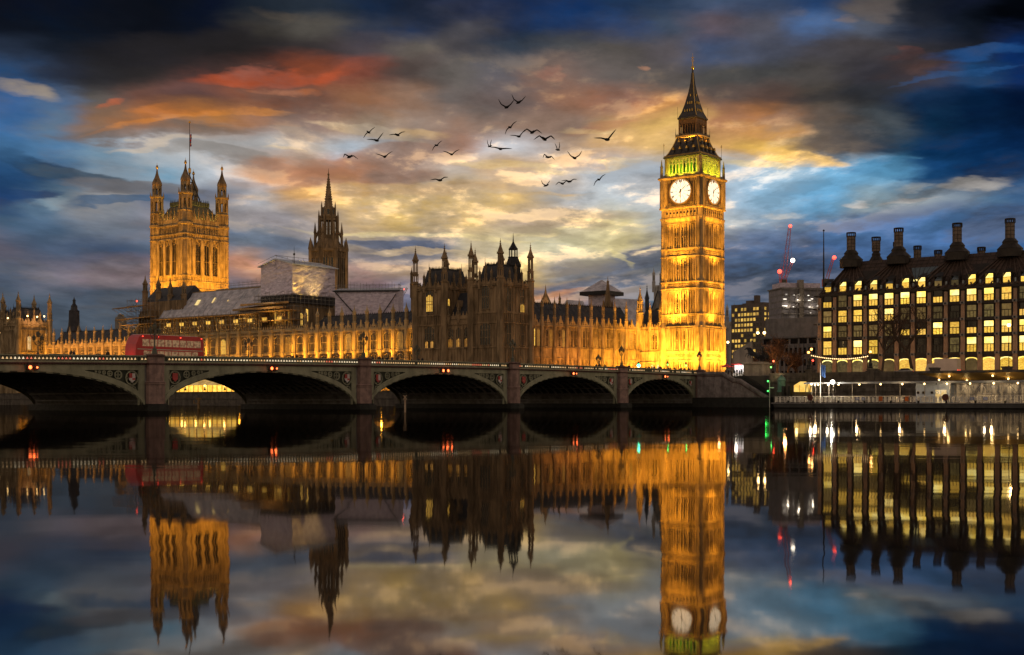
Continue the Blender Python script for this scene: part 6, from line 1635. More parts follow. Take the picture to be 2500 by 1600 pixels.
tree('bare_plane_tree','bare winter tree with a forked trunk before the office, left one of two',2153,285,6.9,17,.9,5,5,M['twig'],'bare trees before the office',.3,.35,2)
tree('bare_plane_tree','bare winter tree with a thick trunk before the office, right one of two',2226,283,6.9,17,.95,9,5,M['twig'],'bare trees before the office',.40,.35,2)
for k,(u,d,h,sd,lb) in enumerate(((1898,330,15.5,14,'dense brown winter tree, tallest of the clump behind the chariot statue'),(1925,345,12.,15,'dense brown winter tree on the right side of the statue clump'),(1872,345,11.5,16,'dense brown winter tree directly behind the chariot statue'),(1945,350,9.,18,'low brown winter tree nearest the office corner'))):
    tree('winter_tree',lb,u,d,6.8,h,1.0,sd,5,M['twig'],'brown trees behind the statue',.35,.26,3)
# ------------------------------------------------------------------ quay walls on the right
def quay():
    Y = -3.; t = thing('stair_wall','pale block stone abutment wall with a stair parapet sloping down to the river','wall',0,0)
    P = [(onY(u,Y),zat(v,onY(u,Y),Y)) for u,v in ((1703,908.5),(1764,908.5),(1790,924),(1805,925.5),(1832,943),(1874,969))]
    S = mk('abutment_stone',(.27,.235,.235),(.15,.125,.125),.9,.85,bump=.4,grime=.5)
    mb = MB(); mb.ext([(P[0][0],2.1),(P[-1][0],2.1)]+[(x,z-.5) for x,z in P[::-1]],Y,Y+1.2,S)
    rr = random.Random(1)
    for r in range(7):                                             # rusticated courses
        z0, z1 = 2.15+r*.72, 2.8+r*.72; x = P[0][0]+1.2
        while x < P[-1][0]-.6:
            w = rr.uniform(1.1,1.9); xm = x+w
            top = None
            for (a,b) in zip(P,P[1:]):
                if a[0] <= xm <= b[0]: top = a[1]+(b[1]-a[1])*(xm-a[0])/(b[0]-a[0])-.75
            if top and z1 < top: mb.box(x+.04,xm-.04,Y-.10,Y,z0,z1,S)
            x = xm
    mb.build('wall', t)
    mb = MB(); GS = M['wall_dark']
    for (a,b) in zip(P,P[1:]):
        mb.add([(a[0],Y-.35,a[1]-.5),(b[0],Y-.35,b[1]-.5),(b[0],Y+.9,b[1]-.5),(a[0],Y+.9,a[1]-.5),(a[0],Y-.35,a[1]),(b[0],Y-.35,b[1]),(b[0],Y+.9,b[1]),(a[0],Y+.9,a[1])],[(0,3,2,1),(4,5,6,7),(0,1,5,4),(1,2,6,5),(2,3,7,6),(3,0,4,7)],S)
        mb.add([(a[0],Y-.2,a[1]-.95),(b[0],Y-.2,b[1]-.95),(b[0],Y-.2,b[1]-.8),(a[0],Y-.2,a[1]-.8)],[(0,1,2,3)],M['maroon'])
    mb.build('coping', t)
    mb = MB(); mb.box(P[0][0]-1,P[-1][0]+.6,Y-.6,Y+1.4,-1.,2.1,M['weed']); mb.build('plinth', t)
    mb = MB()                                                       # the stair's inner balustrade behind the coping
    for (u0,v0,u1,v1) in ((1812,915,1848,934),(1848,934,1876,958)):
        Yb = 0.6; a = (onY(u0,Yb),zat(v0,onY(u0,Yb),Yb)); b = (onY(u1,Yb),zat(v1,onY(u1,Yb),Yb))
        for o in (0.,.45,.9): mb.tube((a[0],Yb,a[1]-o),(b[0],Yb,b[1]-o),.07,M['iron'],4)
        for k in range(14): f = k/13; x = a[0]+(b[0]-a[0])*f; z = a[1]+(b[1]-a[1])*f; mb.tube((x,Yb,z-1.),(x,Yb,z),.05,M['iron'],4)
    mb.build('balustrade', t)
    spot(W(P[0][0]+6,-12,4.), W(P[0][0]+5,Y,4), 35, (1,.75,.6), 120, .9, .5)
    x0 = onY(1878,0.)
    t = thing('embankment_wall','long dark granite embankment wall with squat pillars below the office block','wall',x0,0.)
    mb = MB(); mb.box(0,130,0,1.2,-1.,6.6,M['wall_dark']); mb.box(0,130,-.12,1.3,6.6,7.25,M['wall_dark']); mb.box(0,130,-.25,0,5.2,5.5,M['wall_dark']); mb.box(0,130,-.5,0,-1,2.6,M['wall_dark'])
    for r in range(5): mb.box(0,130,-.03,0,.9+r*.85+1.7,.94+r*.85+1.7,M['weed'])
    mb.build('wall', t); pl = MB(); pl.box(-.7,.7,-.4,1.5,-1.,7.6,M['wall_dark']); pl.box(-.85,.85,-.5,1.6,7.6,7.9,M['wall_dark']); p = mesh_only(pl,'pillar')
    for u in (1974,2125,2278,2455): inst(p,t,(onY(u,-.4)-x0,0,0),0,'pillar')
    t = thing('terrace_wall','low dark river wall under the lit palace terrace, seen through the arches','wall',-66,1.6)
    mb = MB(); mb.box(-262,0,0,.8,-1.,3.9,M['wall_dark']); mb.box(-262,0,-.15,.95,3.9,4.05,M['wall_dark']); mb.box(-262,0,-.2,0,2.0,2.25,M['wall_dark']); mb.build('wall', t)
    mb = MB()
    for k in range(60): mb.box(-260+k*4.35-.3,-260+k*4.35+.3,-.25,1.,4.05,4.15,M['wall_dark'])
    mb.build('coping', t)
    t = thing('lower_quay','low dark landing quay below the embankment wall behind the pontoon','quay',onY(1895,-5),-5.)
    mb = MB(); mb.box(0,33,0,4.6,-1.,3.2,M['wall_dark']); mb.box(9,33,-.2,.2,3.2,3.9,M['wall_dark']); mb.build('quay', t)
    mb = MB()
    for x in (2.,3.4): mb.box(x-.3,x+.3,-1.,-.2,-1,4.4,M['weed'])
    mb.build('fender', t)
quay()

# ------------------------------------------------------------------ skinned figures
def skin(name, pts, edges, sub=1, mats=None, matfn=None):
    me = bpy.data.meshes.new(name); me.from_pydata([p[0] for p in pts], edges, [])
    o = bpy.data.objects.new(name, me); COL.objects.link(o)
    md = o.modifiers.new('skin','SKIN'); md.use_smooth_shade = True
    for i, p in enumerate(pts):
        r = p[1]; me.skin_vertices[0].data[i].radius = (r, r) if not isinstance(r, tuple) else r
    me.skin_vertices[0].data[0].use_root = True
    if sub: o.modifiers.new('sub','SUBSURF').levels = sub; o.modifiers[-1].render_levels = sub
    dg = bpy.context.evaluated_depsgraph_get(); nm = bpy.data.meshes.new_from_object(o.evaluated_get(dg)); nm.name = name
    bpy.data.objects.remove(o); bpy.data.meshes.remove(me)
    nm.materials.clear()
    for m in mats: nm.materials.append(m)
    if matfn:
        for p in nm.polygons: p.material_index = matfn(p.center)
    return nm
SKIN_ = mk('skin_tone',(.30,.18,.12)); TR = mk('dark_trousers',(.03,.03,.038)); HAIR = mk('dark_hair',(.025,.02,.016))
COATS = [mk('black_coat',(.022,.022,.026)),mk('navy_coat',(.025,.035,.065)),mk('brown_coat',(.07,.045,.03))]
def person_mesh(st, arm, coat, lean=0.):
    P = [((0,0,.95),.135),((0,.0,1.18),.14),((lean*.5,0,1.40),.165),((lean,0,1.50),.07),((lean+.02,0,1.62),.095),((lean+.02,0,1.72),.085),
         ((st*.25,-.10,.50),.075),((st*.42,-.11,.07),.05),((st*.42+.14,-.12,.035),.038),
         ((-st*.20,.10,.50),.075),((-st*.5,.11,.08),.05),((-st*.5+.13,.12,.035),.038),
         ((lean*.5,-.20,1.40),.068),((-arm*.12,-.25,1.12),.052),((arm*.22,-.24,.88),.04),((arm*.28,-.23,.80),.03),
         ((lean*.5,.20,1.40),.068),((arm*.10,.25,1.12),.052),((-arm*.20+.1,.24,.88),.04),((-arm*.24+.12,.23,.80),.03)]
    E = [(0,1),(1,2),(2,3),(3,4),(4,5),(0,6),(6,7),(7,8),(0,9),(9,10),(10,11),(2,12),(12,13),(13,14),(14,15),(2,16),(16,17),(17,18),(18,19)]
    def mf(c):
        if c.z > 1.68 or (c.z > 1.56 and c.x < lean-.01): return 3
        if c.z > 1.50: return 2
        if c.z < .86 and abs(c.y) < .2: return 0
        if c.z < .86: return 2
        return 1
    return skin('person', P, E, 1, [TR,coat,SKIN_,HAIR], mf)
PM = [person_mesh(.0,.3,COATS[0]),person_mesh(.32,1.,COATS[1],.05),person_mesh(-.28,-.9,COATS[2],.04),person_mesh(.15,.5,COATS[0],.08)]
def deck(s): return zp(s)-1.02
def person(u, X, label, group, k, rz=None, Y=None, z=None):
    if Y is None: s = -onX(u,X); p = W(X,-s,deck(s) if X > -4.2 or X < -22 else deck(s)-.13)
    else: p = W(onY(u,Y),Y,z)
    o = bpy.data.objects.new('person', PM[k%4]); COL.objects.link(o); o.location = p; o.rotation_euler = (0,0,RZ+(math.pi/2 if k%2 else -math.pi/2) if rz is None else rz)
    sc = (1.0,.97,1.03,.94)[k%4]; o.scale = (sc,sc,sc); tag(o,label,'person',group)
cnt = 0
for u, lb, g in ((173,'dark pedestrian on the bridge before the slim distant pinnacles, left of a pair','pedestrians left of the bus'),(180,'dark pedestrian on the bridge before the slim distant pinnacles, right of a pair','pedestrians left of the bus'),(264,'dark stooping pedestrian on the bridge a little left of the red bus','pedestrians left of the bus'),
    (715,'dark pedestrian left of two before the scaffolded tower foot','pair before the scaffold'),(724,'dark pedestrian right of two before the scaffolded tower foot','pair before the scaffold'),
    (909,'dark pedestrian nearest the lamp standard before the floodlit range','pedestrians before the range'),(926,'dark pedestrian second from the lamp standard before the floodlit range','pedestrians before the range'),(934,'dark pedestrian third from the lamp standard before the floodlit range','pedestrians before the range'),(945,'dark pedestrian fourth from the lamp standard before the floodlit range','pedestrians before the range'),(957,'dark pedestrian fifth from the lamp standard before the floodlit range','pedestrians before the range'),(970,'blue-grey pedestrian farthest from the lamp standard before the floodlit range','pedestrians before the range'),
    (1022,'dark pedestrian left of two at the dark pavilion edge','pair before the pavilion'),(1031,'dark pedestrian right of two at the dark pavilion edge','pair before the pavilion')):
    person(u,-2.2-(cnt%3)*.5,lb,g,cnt); cnt += 1
CR = 'pedestrians at the bridge end'
rr = random.Random(12)
for u in (1456,1463,1478,1537,1576,1584,1592,1599,1610,1615,1622,1630,1638,1646,1655,1664,1672,1681,1690): 
    person(u+rr.uniform(-2,2),-1.6-rr.random()*1.8,'dark pedestrian silhouette among the crowd at the bridge end below the bright wall' if u > 1500 else 'dark pedestrian silhouette in the small group before the orange north range',CR if u > 1500 else 'small group before the north range',cnt); cnt += 1
for u in (1772,1779,1786,1793,1799,1806,1811): person(u,0,'dark pedestrian silhouette crowding before the bright kiosk',"crowd before the kiosk",cnt,rr.uniform(0,6),5.+rr.random()*4,6.76); cnt += 1

# ------------------------------------------------------------------ chariot statue
def statue():
    Yc = 5.0; Xa, Xb = onY(1815,Yc), onY(1863,Yc); w = Xb-Xa
    ST = mk('plinth_granite',(.36,.31,.25),(.25,.21,.17),.8,.8,bump=.3,grime=.3); dp = onX(1880,Xb)-Yc
    t = thing('statue_plinth','tall pale granite plinth carrying the bronze chariot group','plinth',(Xa+Xb)/2,Yc+dp/2)
    mb = MB(); mb.sq(0,0,[(3.5,w/2+.15,dp/2+.15),(6.6,w/2+.15,dp/2+.15),(6.7,w/2,dp/2),(9.25,w/2,dp/2),(9.35,w/2+.3,dp/2+.3),(9.6,w/2+.3,dp/2+.3),(9.7,w/2-.2,dp/2-.2),(9.9,w/2-.25,dp/2-.25)],ST); mb.build('block',t)
    mb = MB(); mb.box(-w/2+.3,w/2-.3,-dp/2-.03,-dp/2,7.0,9.,ST); mb.build('panel',t)
    B = M['bronze']; z0 = 9.9
    t = thing('chariot_statue','dark bronze statue of a chariot with two rearing horses and a standing figure with spear','statue',(Xa+Xb)/2,Yc+dp/2,z0)
    def horse(dy, ph):
        P = [((.2,dy,1.35),.46),((-.5,dy,1.62),.43),((-1.15,dy,1.95),.46),((-1.6,dy,2.45),.30),((-1.85,dy,2.95),.23),((-2.2,dy,3.05),.17),((-2.62,dy,2.78),.10),((-2.72,dy,2.66),.08),
             ((.75,dy,1.15),.34),((.55,dy-.2,.80),.20),((.95,dy-.22,.45),.11),((.75,dy-.22,.05),.08),((.60,dy-.22,.04),.09),
             ((.30+ph,dy+.2,.75),.20),((.70+ph,dy+.22,.42),.11),((.42+ph,dy+.22,.05),.08),((.28+ph,dy+.22,.04),.09),
             ((-1.55,dy-.18,1.75),.15),((-2.15,dy-.2,1.85),.10),((-2.3,dy-.2,1.35+ph),.07),((-2.4,dy-.2,1.2+ph),.08),
             ((-1.5,dy+.18,1.55),.15),((-2.0,dy+.2,1.45),.10),((-1.95,dy+.2,.95),.07),((-2.05,dy+.2,.82),.08),
             ((1.1,dy,1.3),.12),((1.35,dy,.9),.11),((1.4,dy,.45),.05),((-1.95,dy,3.25),.05)]
        E = [(0,1),(1,2),(2,3),(3,4),(4,5),(5,6),(6,7),(0,8),(8,9),(9,10),(10,11),(11,12),(8,13),(13,14),(14,15),(15,16),(2,17),(17,18),(18,19),(19,20),(2,21),(21,22),(22,23),(23,24),(8,25),(25,26),(26,27),(5,28)]
        me = skin('horse',P,E,1,[B]); o = bpy.data.objects.new('horse',me); COL.objects.link(o); o.parent = t
        mn = MB()
        for k in range(7): f = k/6; x, z = -1.45-.62*f, 2.3+.95*f; mn.tube((x+.22,dy,z),(x+.45,dy+.03,z-.15),.07,B,4,.02)
        mn.build('mane',o); return o
    horse(-.55,.0); horse(.55,.18)
    def fig(x,y,z,arm,h=1.):
        P = [((0,0,.95),.17),((0,0,1.2),.18),((0,0,1.42),.2),((0,0,1.55),.08),((0,0,1.68),.11),((.0,0,1.80),.09),((0,-.12,.5),.14),((0,-.14,.03),.12),((0,.12,.5),.14),((0,.14,.03),.12),
             ((0,-.24,1.42),.075),((arm,-.42,1.75),.055),((arm*1.6,-.5,2.15),.04),((0,.24,1.42),.075),((-.3,.42,1.5),.055),((-.62,.5,1.75),.04)]
        E = [(0,1),(1,2),(2,3),(3,4),(4,5),(0,6),(6,7),(0,8),(8,9),(2,10),(10,11),(11,12),(2,13),(13,14),(14,15)]
        me = skin('figure',P,E,1,[B]); o = bpy.data.objects.new('figure',me); COL.objects.link(o); o.parent = t; o.location = (x,y,z); o.scale = (h,h,h); return o
    f = fig(1.5,0,1.15,-.25,1.28)
    mb = MB(); mb.tube((.55,-.62,1.5),(.1,-.62,2.9),.025,B,5); mb.lathe(.09,-.62,[(2.85,.02),(2.95,.06),(3.2,.005)],5,B); sp = mb.build('spear',f); sp.location = (-.85,0,-.3); sp.rotation_euler = (0,R(-18),0)
    fig(2.15,-.45,.75,.2,.85); fig(2.2,.45,.75,.2,.85)
    c = MB(); c.lathe(1.75,0,[(.6,.95),(.75,1.05),(1.1,1.1),(1.45,1.15),(1.5,1.05)],12,B,sy=.75); c.box(-.3,1.,-.05,.05,.75,.9,B); c.build('chariot',t)
    wl = MB(); wl.ring((0,0,0),.62,.13,B,'y',16,.12)
    for q in range(8): wl.x = Matrix.Rotation(q*math.pi/4,4,'Y'); wl.box(-.035,.035,-.1,0,0,.6,B); wl.x = None
    wl.lathe(0,-.05,[(-.1,.1),(.1,.1)],8,B); wm = mesh_only(wl,'wheel')
    for y in (-.95,1.05): inst(wm,t,(1.95,y,.68),0,'wheel')
    spot(W(Xb+9,Yc-8,7.2), W((Xa+Xb)/2,Yc+dp/2,8), 900, (1,.72,.35), 60, .9, .3)
statue()
def kiosk():
    Y = 9.; X0 = onY(1790,Y); t = thing('souvenir_kiosk','small brightly lit white kiosk hung with goods left of the statue plinth','kiosk',X0,Y,6.76)
    w = onY(1818,Y)-X0; mb = MB(); mb.box(0,w,.6,2.4,0,2.7,M['white']); mb.box(-.3,w+.3,-.5,2.6,2.7,2.85,M['red']); mb.box(0,w,-.1,.6,0,.9,M['white']); mb.build('booth',t)
    mb = MB(); mb.box(.1,w-.1,.5,.55,1.0,2.6,glow('kiosk_light',(1,.95,.85),1.6,(.6,.45,.5),4.)); mb.build('display',t)
    point(W(X0+w/2,Y-1.2,9.),160,(1,.9,.75),.3); point(W(X0-3,Y-1.,8.4),120,(1,.35,.12),.3)
    Y = 26; X0 = onY(1789,Y); t = thing('pale_hoarding','pale sheeted hoarding with a slanting top behind the kiosk','hoarding',X0,Y,6.76)
    w = onY(1836,Y)-X0; z = [zat(v,X0,Y)-6.76 for v in (848,840)]
    mb = MB(); mb.ext([(0,0),(w,0),(w,z[1]+.6),(0,z[0]-1.2)],0,.3,M['concrete']); mb.build('panel',t)
    mb = MB(); mb.box(0,.2,-.15,.0,0,z[0]-1.2,M['steel']); mb.box(w-.2,w,-.15,0,0,z[1]+.6,M['steel']); mb.build('post',t)
    spot(W(X0+w/2,Y-6,7.2),W(X0+w/2,Y,10),260,(1,.62,.35),100,.9,.3)
    # brown street trees' warm street light
    for u, d, e in ((1880,322,2200),(1925,335,1800),(1850,330,1300)):
        X,Yq = atd(u,d); point(W(X,Yq-2,9.2),e,(1,.42,.12),.4)
kiosk()
def umbrella_red():
    Y = 8.5; X0 = onY(1774,Y); t = thing('red_parasol','red parasol standing at the tower corner beside the kiosk','parasol',X0,Y,6.76)
    mb = MB(); mb.lathe(0,0,[(0,.3),(.1,.3),(.12,.04),(2.9,.04)],6,M['steel']); mb.build('pole',t)
    mb = MB(); mb.lathe(0,0,[(2.2,1.6),(2.25,1.58),(2.6,.8),(2.95,.05)],10,M['red'],caps=False); mb.build('canopy',t)
umbrella_red()

# ------------------------------------------------------------------ pier pontoon
def pontoon():
    Y0 = -22.; X0 = onY(1884,Y0); t = thing('pier_pontoon','long dark floating pier with white railings and a flat lamp-lit canopy','pontoon',X0,Y0)
    Lp = 92.; H = mk('hull_black',(.05,.05,.05),(.03,.03,.03),.8,.5)
    mb = MB(); mb.add([(.8,0,.12),(Lp,0,.12),(Lp,8,.12),(.8,8,.12),(0,0,1.0),(Lp,0,1.0),(Lp,8,1.0),(0,8,1.0)],[(0,1,5,4),(1,2,6,5),(2,3,7,6),(3,0,4,7),(4,5,6,7),(0,3,2,1)],H); mb.box(.8,Lp,.4,7.6,-.6,.119,M['weed']); mb.box(-.1,Lp,-.12,0,.86,1.02,M['concrete']); mb.build('hull',t)
    mb = MB(); x = .6; WR = M['railpaint'] if 'railpaint' in M else M.setdefault('railpaint',mk('rail_paint',(.75,.70,.62),(.6,.56,.5),2.,.5))
    k = 0
    while x < Lp:
        mb.tube((x,.25,1.),(x,.25,2.25),.045,WR,4)
        x += 1.05; k += 1
    for z in (2.22,1.85,1.5,1.2): mb.tube((.6,.25,z),(Lp,.25,z),.032,WR,4)
    for z in (2.2,1.6): mb.tube((.6,7.6,z),(Lp,7.6,z),.03,WR,4)
    x = .6
    while x < 40:
        mb.box(x,x+.5,.3,.33,1.15,2.1,WR); x += .78
    mb.build('railing',t)
    bl = MB(); bl.lathe(0,0,[(1.,.18),(1.35,.15),(1.4,.26),(1.5,.24)],8,M['rubber']); b = mesh_only(bl,'bollard')
    for k in range(17): inst(b,t,(3.5+k*5.1,-.02,-.08),0,'bollard')
    ar = MB(); ar.path([(0,0,1.),(0,0,1.95),(.15,0,2.15),(.42,0,2.15),(.5,0,1.9)],.05,M['iron'],5); am = mesh_only(ar,'ladder_rail')
    for x in (2.6,8.8,9.6,20.2,26.5,27.4,52.5,65.,66.): inst(am,t,(x,-.1,0),0,'ladder_rail')
    # canopy
    xc = onY(1968,Y0+2)-X0
    mb = MB(); mb.add([(xc,1.,4.55),(Lp,1.,4.55),(Lp,7.,4.7),(xc,7.,4.7),(xc,1.,4.85),(Lp,1.,4.95),(Lp,7,5.1),(xc,7,5.0)],[(0,3,2,1),(4,5,6,7),(0,1,5,4),(1,2,6,5),(2,3,7,6),(3,0,4,7)],M['canopy_grey'] if 'canopy_grey' in M else M.setdefault('canopy_grey',mk('canopy_grey',(.22,.23,.26),(.15,.16,.18),.7,.5)))
    mb.build('canopy',t)
    ps = MB(); ps.tube((0,1.4,1.),(0,1.4,4.6),.07,M['steel'],5); pm = mesh_only(ps,'post'); 
    x = xc+5
    while x < Lp: inst(pm,t,(x,0,0),0,'post'); x += 4.6
    lb = MB(); lb.ball((0,0,0),.16,M['lamp_warm'],8,5); lm = mesh_only(lb,'lamp')
    x = xc+3.; i = 0
    while x < Lp:
        inst(lm,t,(x,.95,4.42),0,'lamp'); 
        if i % 2 == 0: point(W(X0+x,Y0-.3,3.9),200,(1,.68,.32),.2)
        x += 4.1; i += 1
    # blue cabin with portholes
    xa, xb = onY(2235,Y0+2)-X0, onY(2318,Y0+2)-X0; BL = mk('blue_grey_cabin',(.36,.42,.55),(.28,.33,.45),.8,.5)
    mb = MB(); mb.box(xa,xb,2.2,6.5,1.,4.5,BL); cb = mb.build('cabin',t)
    pt = MB(); pt.ring((0,0,0),.26,.08,M['steel'],'y',12,.08); pt.disc((0,-.0,0),.24,M['glass'],'y',10,.03); pmh = mesh_only(pt,'porthole')
    for f in (.07,.23,.48,.63): inst(pmh,cb,(xa+(xb-xa)*f,2.19,2.85),0,'porthole')
    d = MB(); d.box(0,2.,-.06,0,0,2.3,M['win_white']); d.box(.95,1.05,-.1,-.06,0,2.3,BL); o = d.build('door',cb); o.location = (xb-2.6,2.19,1.05)
    # lattice screen and lit waiting room on the right
    mb = MB(); x = xb+.6
    while x < Lp:
        mb.tube((x,3.,1.),(x,3.,4.5),.05,M['steel'],4); mb.tube((x,3.,1.2),(x+2.4,3.,4.3),.04,M['steel'],4); mb.tube((x+2.4,3,1.2),(x,3,4.3),.04,M['steel'],4); x += 2.4
    for z in (1.2,2.6,4.3): mb.tube((xb,3.,z),(Lp,3.,z),.05,M['steel'],4)
    mb.build('lattice_screen',t)
    gm = glow('waiting_room',(.6,.40,.20),.42,(.10,.07,.05),2.2,0,.25); mb = MB(); mb.box(xb+.2,Lp,5.,5.2,1.,4.5,gm); mb.build('glazed_screen',t)
    for k in range(3): point(W(X0+xb+6+k*9,Y0+2.5,4.),60,(1,.75,.45),.2)
    bs = MB(); bs.disc((0,0,0),.62,mk('dark_red_disc',(.10,.03,.025)),'y',14,.1); bs.tube((0,0,-1.2),(0,0,-.5),.06,M['iron'],5); bm = mesh_only(bs,'signal_disc')
    for u in (1979,2309): inst(bm,t,(onY(u,Y0)-X0,-.15,2.0),0,'signal_disc')
    nt = mk('blue_notice',(.05,.10,.35)); wt = M['white']; on = mk('orange_board',(.5,.13,.03))
    n = MB(); n.box(-.35,.35,-.03,0,0,.5,nt); n.box(-.25,.25,-.035,-.03,.12,.2,wt); n.box(-.25,.25,-.035,-.03,.3,.38,wt); nm = mesh_only(n,'notice')
    n2 = MB(); n2.box(-.35,.35,-.03,0,0,.9,on); nm2 = mesh_only(n2,'notice')
    for u in (2092,2107,2372,2405): inst(nm,t,(onY(u,Y0)-X0,.18,1.5),0,'notice')
    for u in (2149,2213): inst(nm2,t,(onY(u,Y0)-X0,.18,1.3),0,'notice')
    # tall floodlight mast that dazzles, and smaller lamps
    for u, z, r, e in ((2034,4.9,.42,1500),(1982,4.55,.2,120),(1991,4.4,.16,60),(2023,4.4,.16,60)):
        x = onY(u,Y0+.8)-X0; mb = MB(); mb.tube((x,.8,1.),(x,.8,z-.1),.05,M['steel'],5); lp = mb.build('lamp_post',t)
        mb = MB(); mb.ball((x,.6,z),r,M['lamp_white'] if r > .3 else M['lamp_warm'],10,6); mb.build('lamp',lp); point(W(X0+x,Y0+.1,z),e,(1,.9,.7),.2)
    # small flag pole
    p = thing('flag_pole','white pole with a hanging blue flag at the pier pontoon','flagpole',onY(2003,Y0+1),Y0+1.,1.0)
    mb = MB(); mb.lathe(0,0,[(0,.08),(7.4,.06),(7.5,.1),(7.6,.02)],6,M['white']); mb.build('pole',p)
    mb = MB()
    for k in range(4): mb.box(.08+k*.24,.32+k*.24,-.06+.05*(-1)**k,.0+.05*(-1)**k,5.1-k*.12,7.2-k*.05,mk('flag_blue_cloth',(.05,.12,.36)))
    mb.build('flag',p)
pontoon()
def pier_bits():
    # gangway
    Y0 = -13.; Xa, Xb = onY(1966,Y0), onY(2030,Y0); t = thing('gangway','grey truss gangway running from the yellow tent to the pontoon','gangway',Xa,Y0)
    L = Xb-Xa; mb = MB(); mb.box(0,L,0,2,2.9,3.05,M['steel'])
    for y in (0,2.):
        mb.tube((0,y,3.),(L,y,2.9),.07,M['steel'],4); mb.tube((0,y,4.9),(L,y,4.8),.07,M['steel'],4)
        for k in range(7): a = L*k/7; mb.tube((a,y,3.),(a+L/14,y,4.9),.06,M['steel'],4); mb.tube((a+L/14,y,4.9),(a+L/7,y,3.),.06,M['steel'],4)
    mb.build('truss',t); mb = MB(); mb.box(0,L,0,2,4.95,5.05,M['canopy_grey']); mb.build('roof',t)
    Y0 = -7.; Xa, Xb = onY(1938,Y0), onY(1967,Y0); L = Xb-Xa
    t = thing('ticket_tent','small glowing yellow canvas tent on the quay','tent',Xa,Y0,3.21)
    Yg = glow('lit_canvas',(1,.66,.16),1.1,(.95,.5,.08),.8); mb = MB(); mb.box(0,L,0,3,0,1.3,Yg); mb.add([(0,0,1.3),(L,0,1.3),(L*.75,1.5,2.1),(L*.25,1.5,2.1),(0,3,1.3),(L,3,1.3)],[(0,1,2,3),(3,2,5,4),(0,3,4),(1,5,2)],Yg); mb.build('canvas',t)
    mb = MB()
    for x in (0,L/2,L): mb.tube((x,-.03,0),(x,-.03,1.35),.05,M['steel'],4)
    mb.build('pole',t); point(W(Xa+L/2,Y0-1.5,5.),60,(1,.7,.25),.3)
    Y0 = -3.2; X0 = onY(1908,Y0); t = thing('copper_kiosk','green copper ventilation kiosk with a domed cap by the embankment wall','kiosk',X0,Y0,3.21)
    CU = mk('verdigris',(.14,.27,.22),(.09,.18,.15),1.2,.7,bump=.2,grime=.4); mb = MB(); mb.lathe(0,0,[(0,.95),(.3,.95),(.35,.8),(2.3,.8),(2.4,.95)],8,CU); mb.build('body',t)
    mb = MB(); mb.lathe(0,0,[(2.4,.92),(2.7,.85),(3.1,.6),(3.4,.25),(3.6,.06),(3.75,.02)],8,CU); mb.build('cap',t)
    spot(W(X0+2,Y0-6,4.5),W(X0,Y0,5),28,(.9,.9,.7),80,.9,.3)
    # pier building canopy with golden soffit
    Y0 = -9.; X0 = onY(2236,Y0); t = thing('pier_canopy','wide flat canopy with a golden lit soffit above the pontoon','canopy',X0,Y0)
    L = 60.; GS = mk('golden_soffit',(.55,.36,.13),(.42,.26,.09),.4,.5)
    mb = MB(); mb.add([(0,0,6.6),(L,0,6.6),(L,6,5.15),(5.2,6,5.15),(0,0,6.9),(L,0,6.9),(L,8,6.95),(2,8,6.95)],[(0,3,2,1),(4,5,6,7),(0,1,5,4),(0,4,7,3)],GS); mb.build('soffit',t)
    mb = MB(); mb.box(-.2,L,-.25,0,6.6,6.95,M['wall_dark']); mb.box(5.2,L,6,8,1.,5.2,M['stone_grey']); mb.box(4.5,L,4.8,5.9,4.75,5.1,M['canopy_grey']); mb.build('wall',t)
    lb = MB(); lb.ball((0,0,0),.17,M['lamp_warm'],8,5); lm = mesh_only(lb,'downlight')
    for x,y,z in ((3.2,3.8,5.4),(5.8,2.,6.0),(8.,5.2,5.2),(14.,1.6,6.0),(16.,4.2,5.45),(23.,1.4,6.05),(24.5,3.4,5.6),(32.,1.3,6.05),(33.5,3.4,5.6),(41,2,6)):
        inst(lm,t,(x,y-.35,z),0,'downlight'); point(W(X0+x,Y0+y-1.,z-.35),22,(1,.66,.22),.15)
    for k in range(4): spot(W(X0+6+k*11,Y0-1.5,5.0),W(X0+6+k*11,Y0+3.5,6.2),90,(1,.62,.2),120,.9,.3)
    # green river lights on a white pole
    Y0 = -6.; X0 = onY(1879,Y0); t = thing('green_signal_post','thin white post with two green river lights, one above the other','signal post',X0,Y0)
    mb = MB(); mb.lathe(0,0,[(-.5,.06),(5.6,.05)],6,M['white']); mb.box(0,1.0,-.03,.03,4.0,4.2,M['white']); mb.build('post',t)
    for z in (zat(931,X0,Y0),zat(955,X0,Y0)):
        mb = MB(); mb.lathe(0,0,[(-.25,.2),(.2,.2),(.25,.08)],8,M['iron']); mb.ball((0,-.2,0),.17,M['lamp_green'],8,5); o = mb.build('green_lamp',t); o.location = (-.3,0,z); point(W(X0-.4,Y0-.9,z),14,(.05,1,.12),.15)
pier_bits()

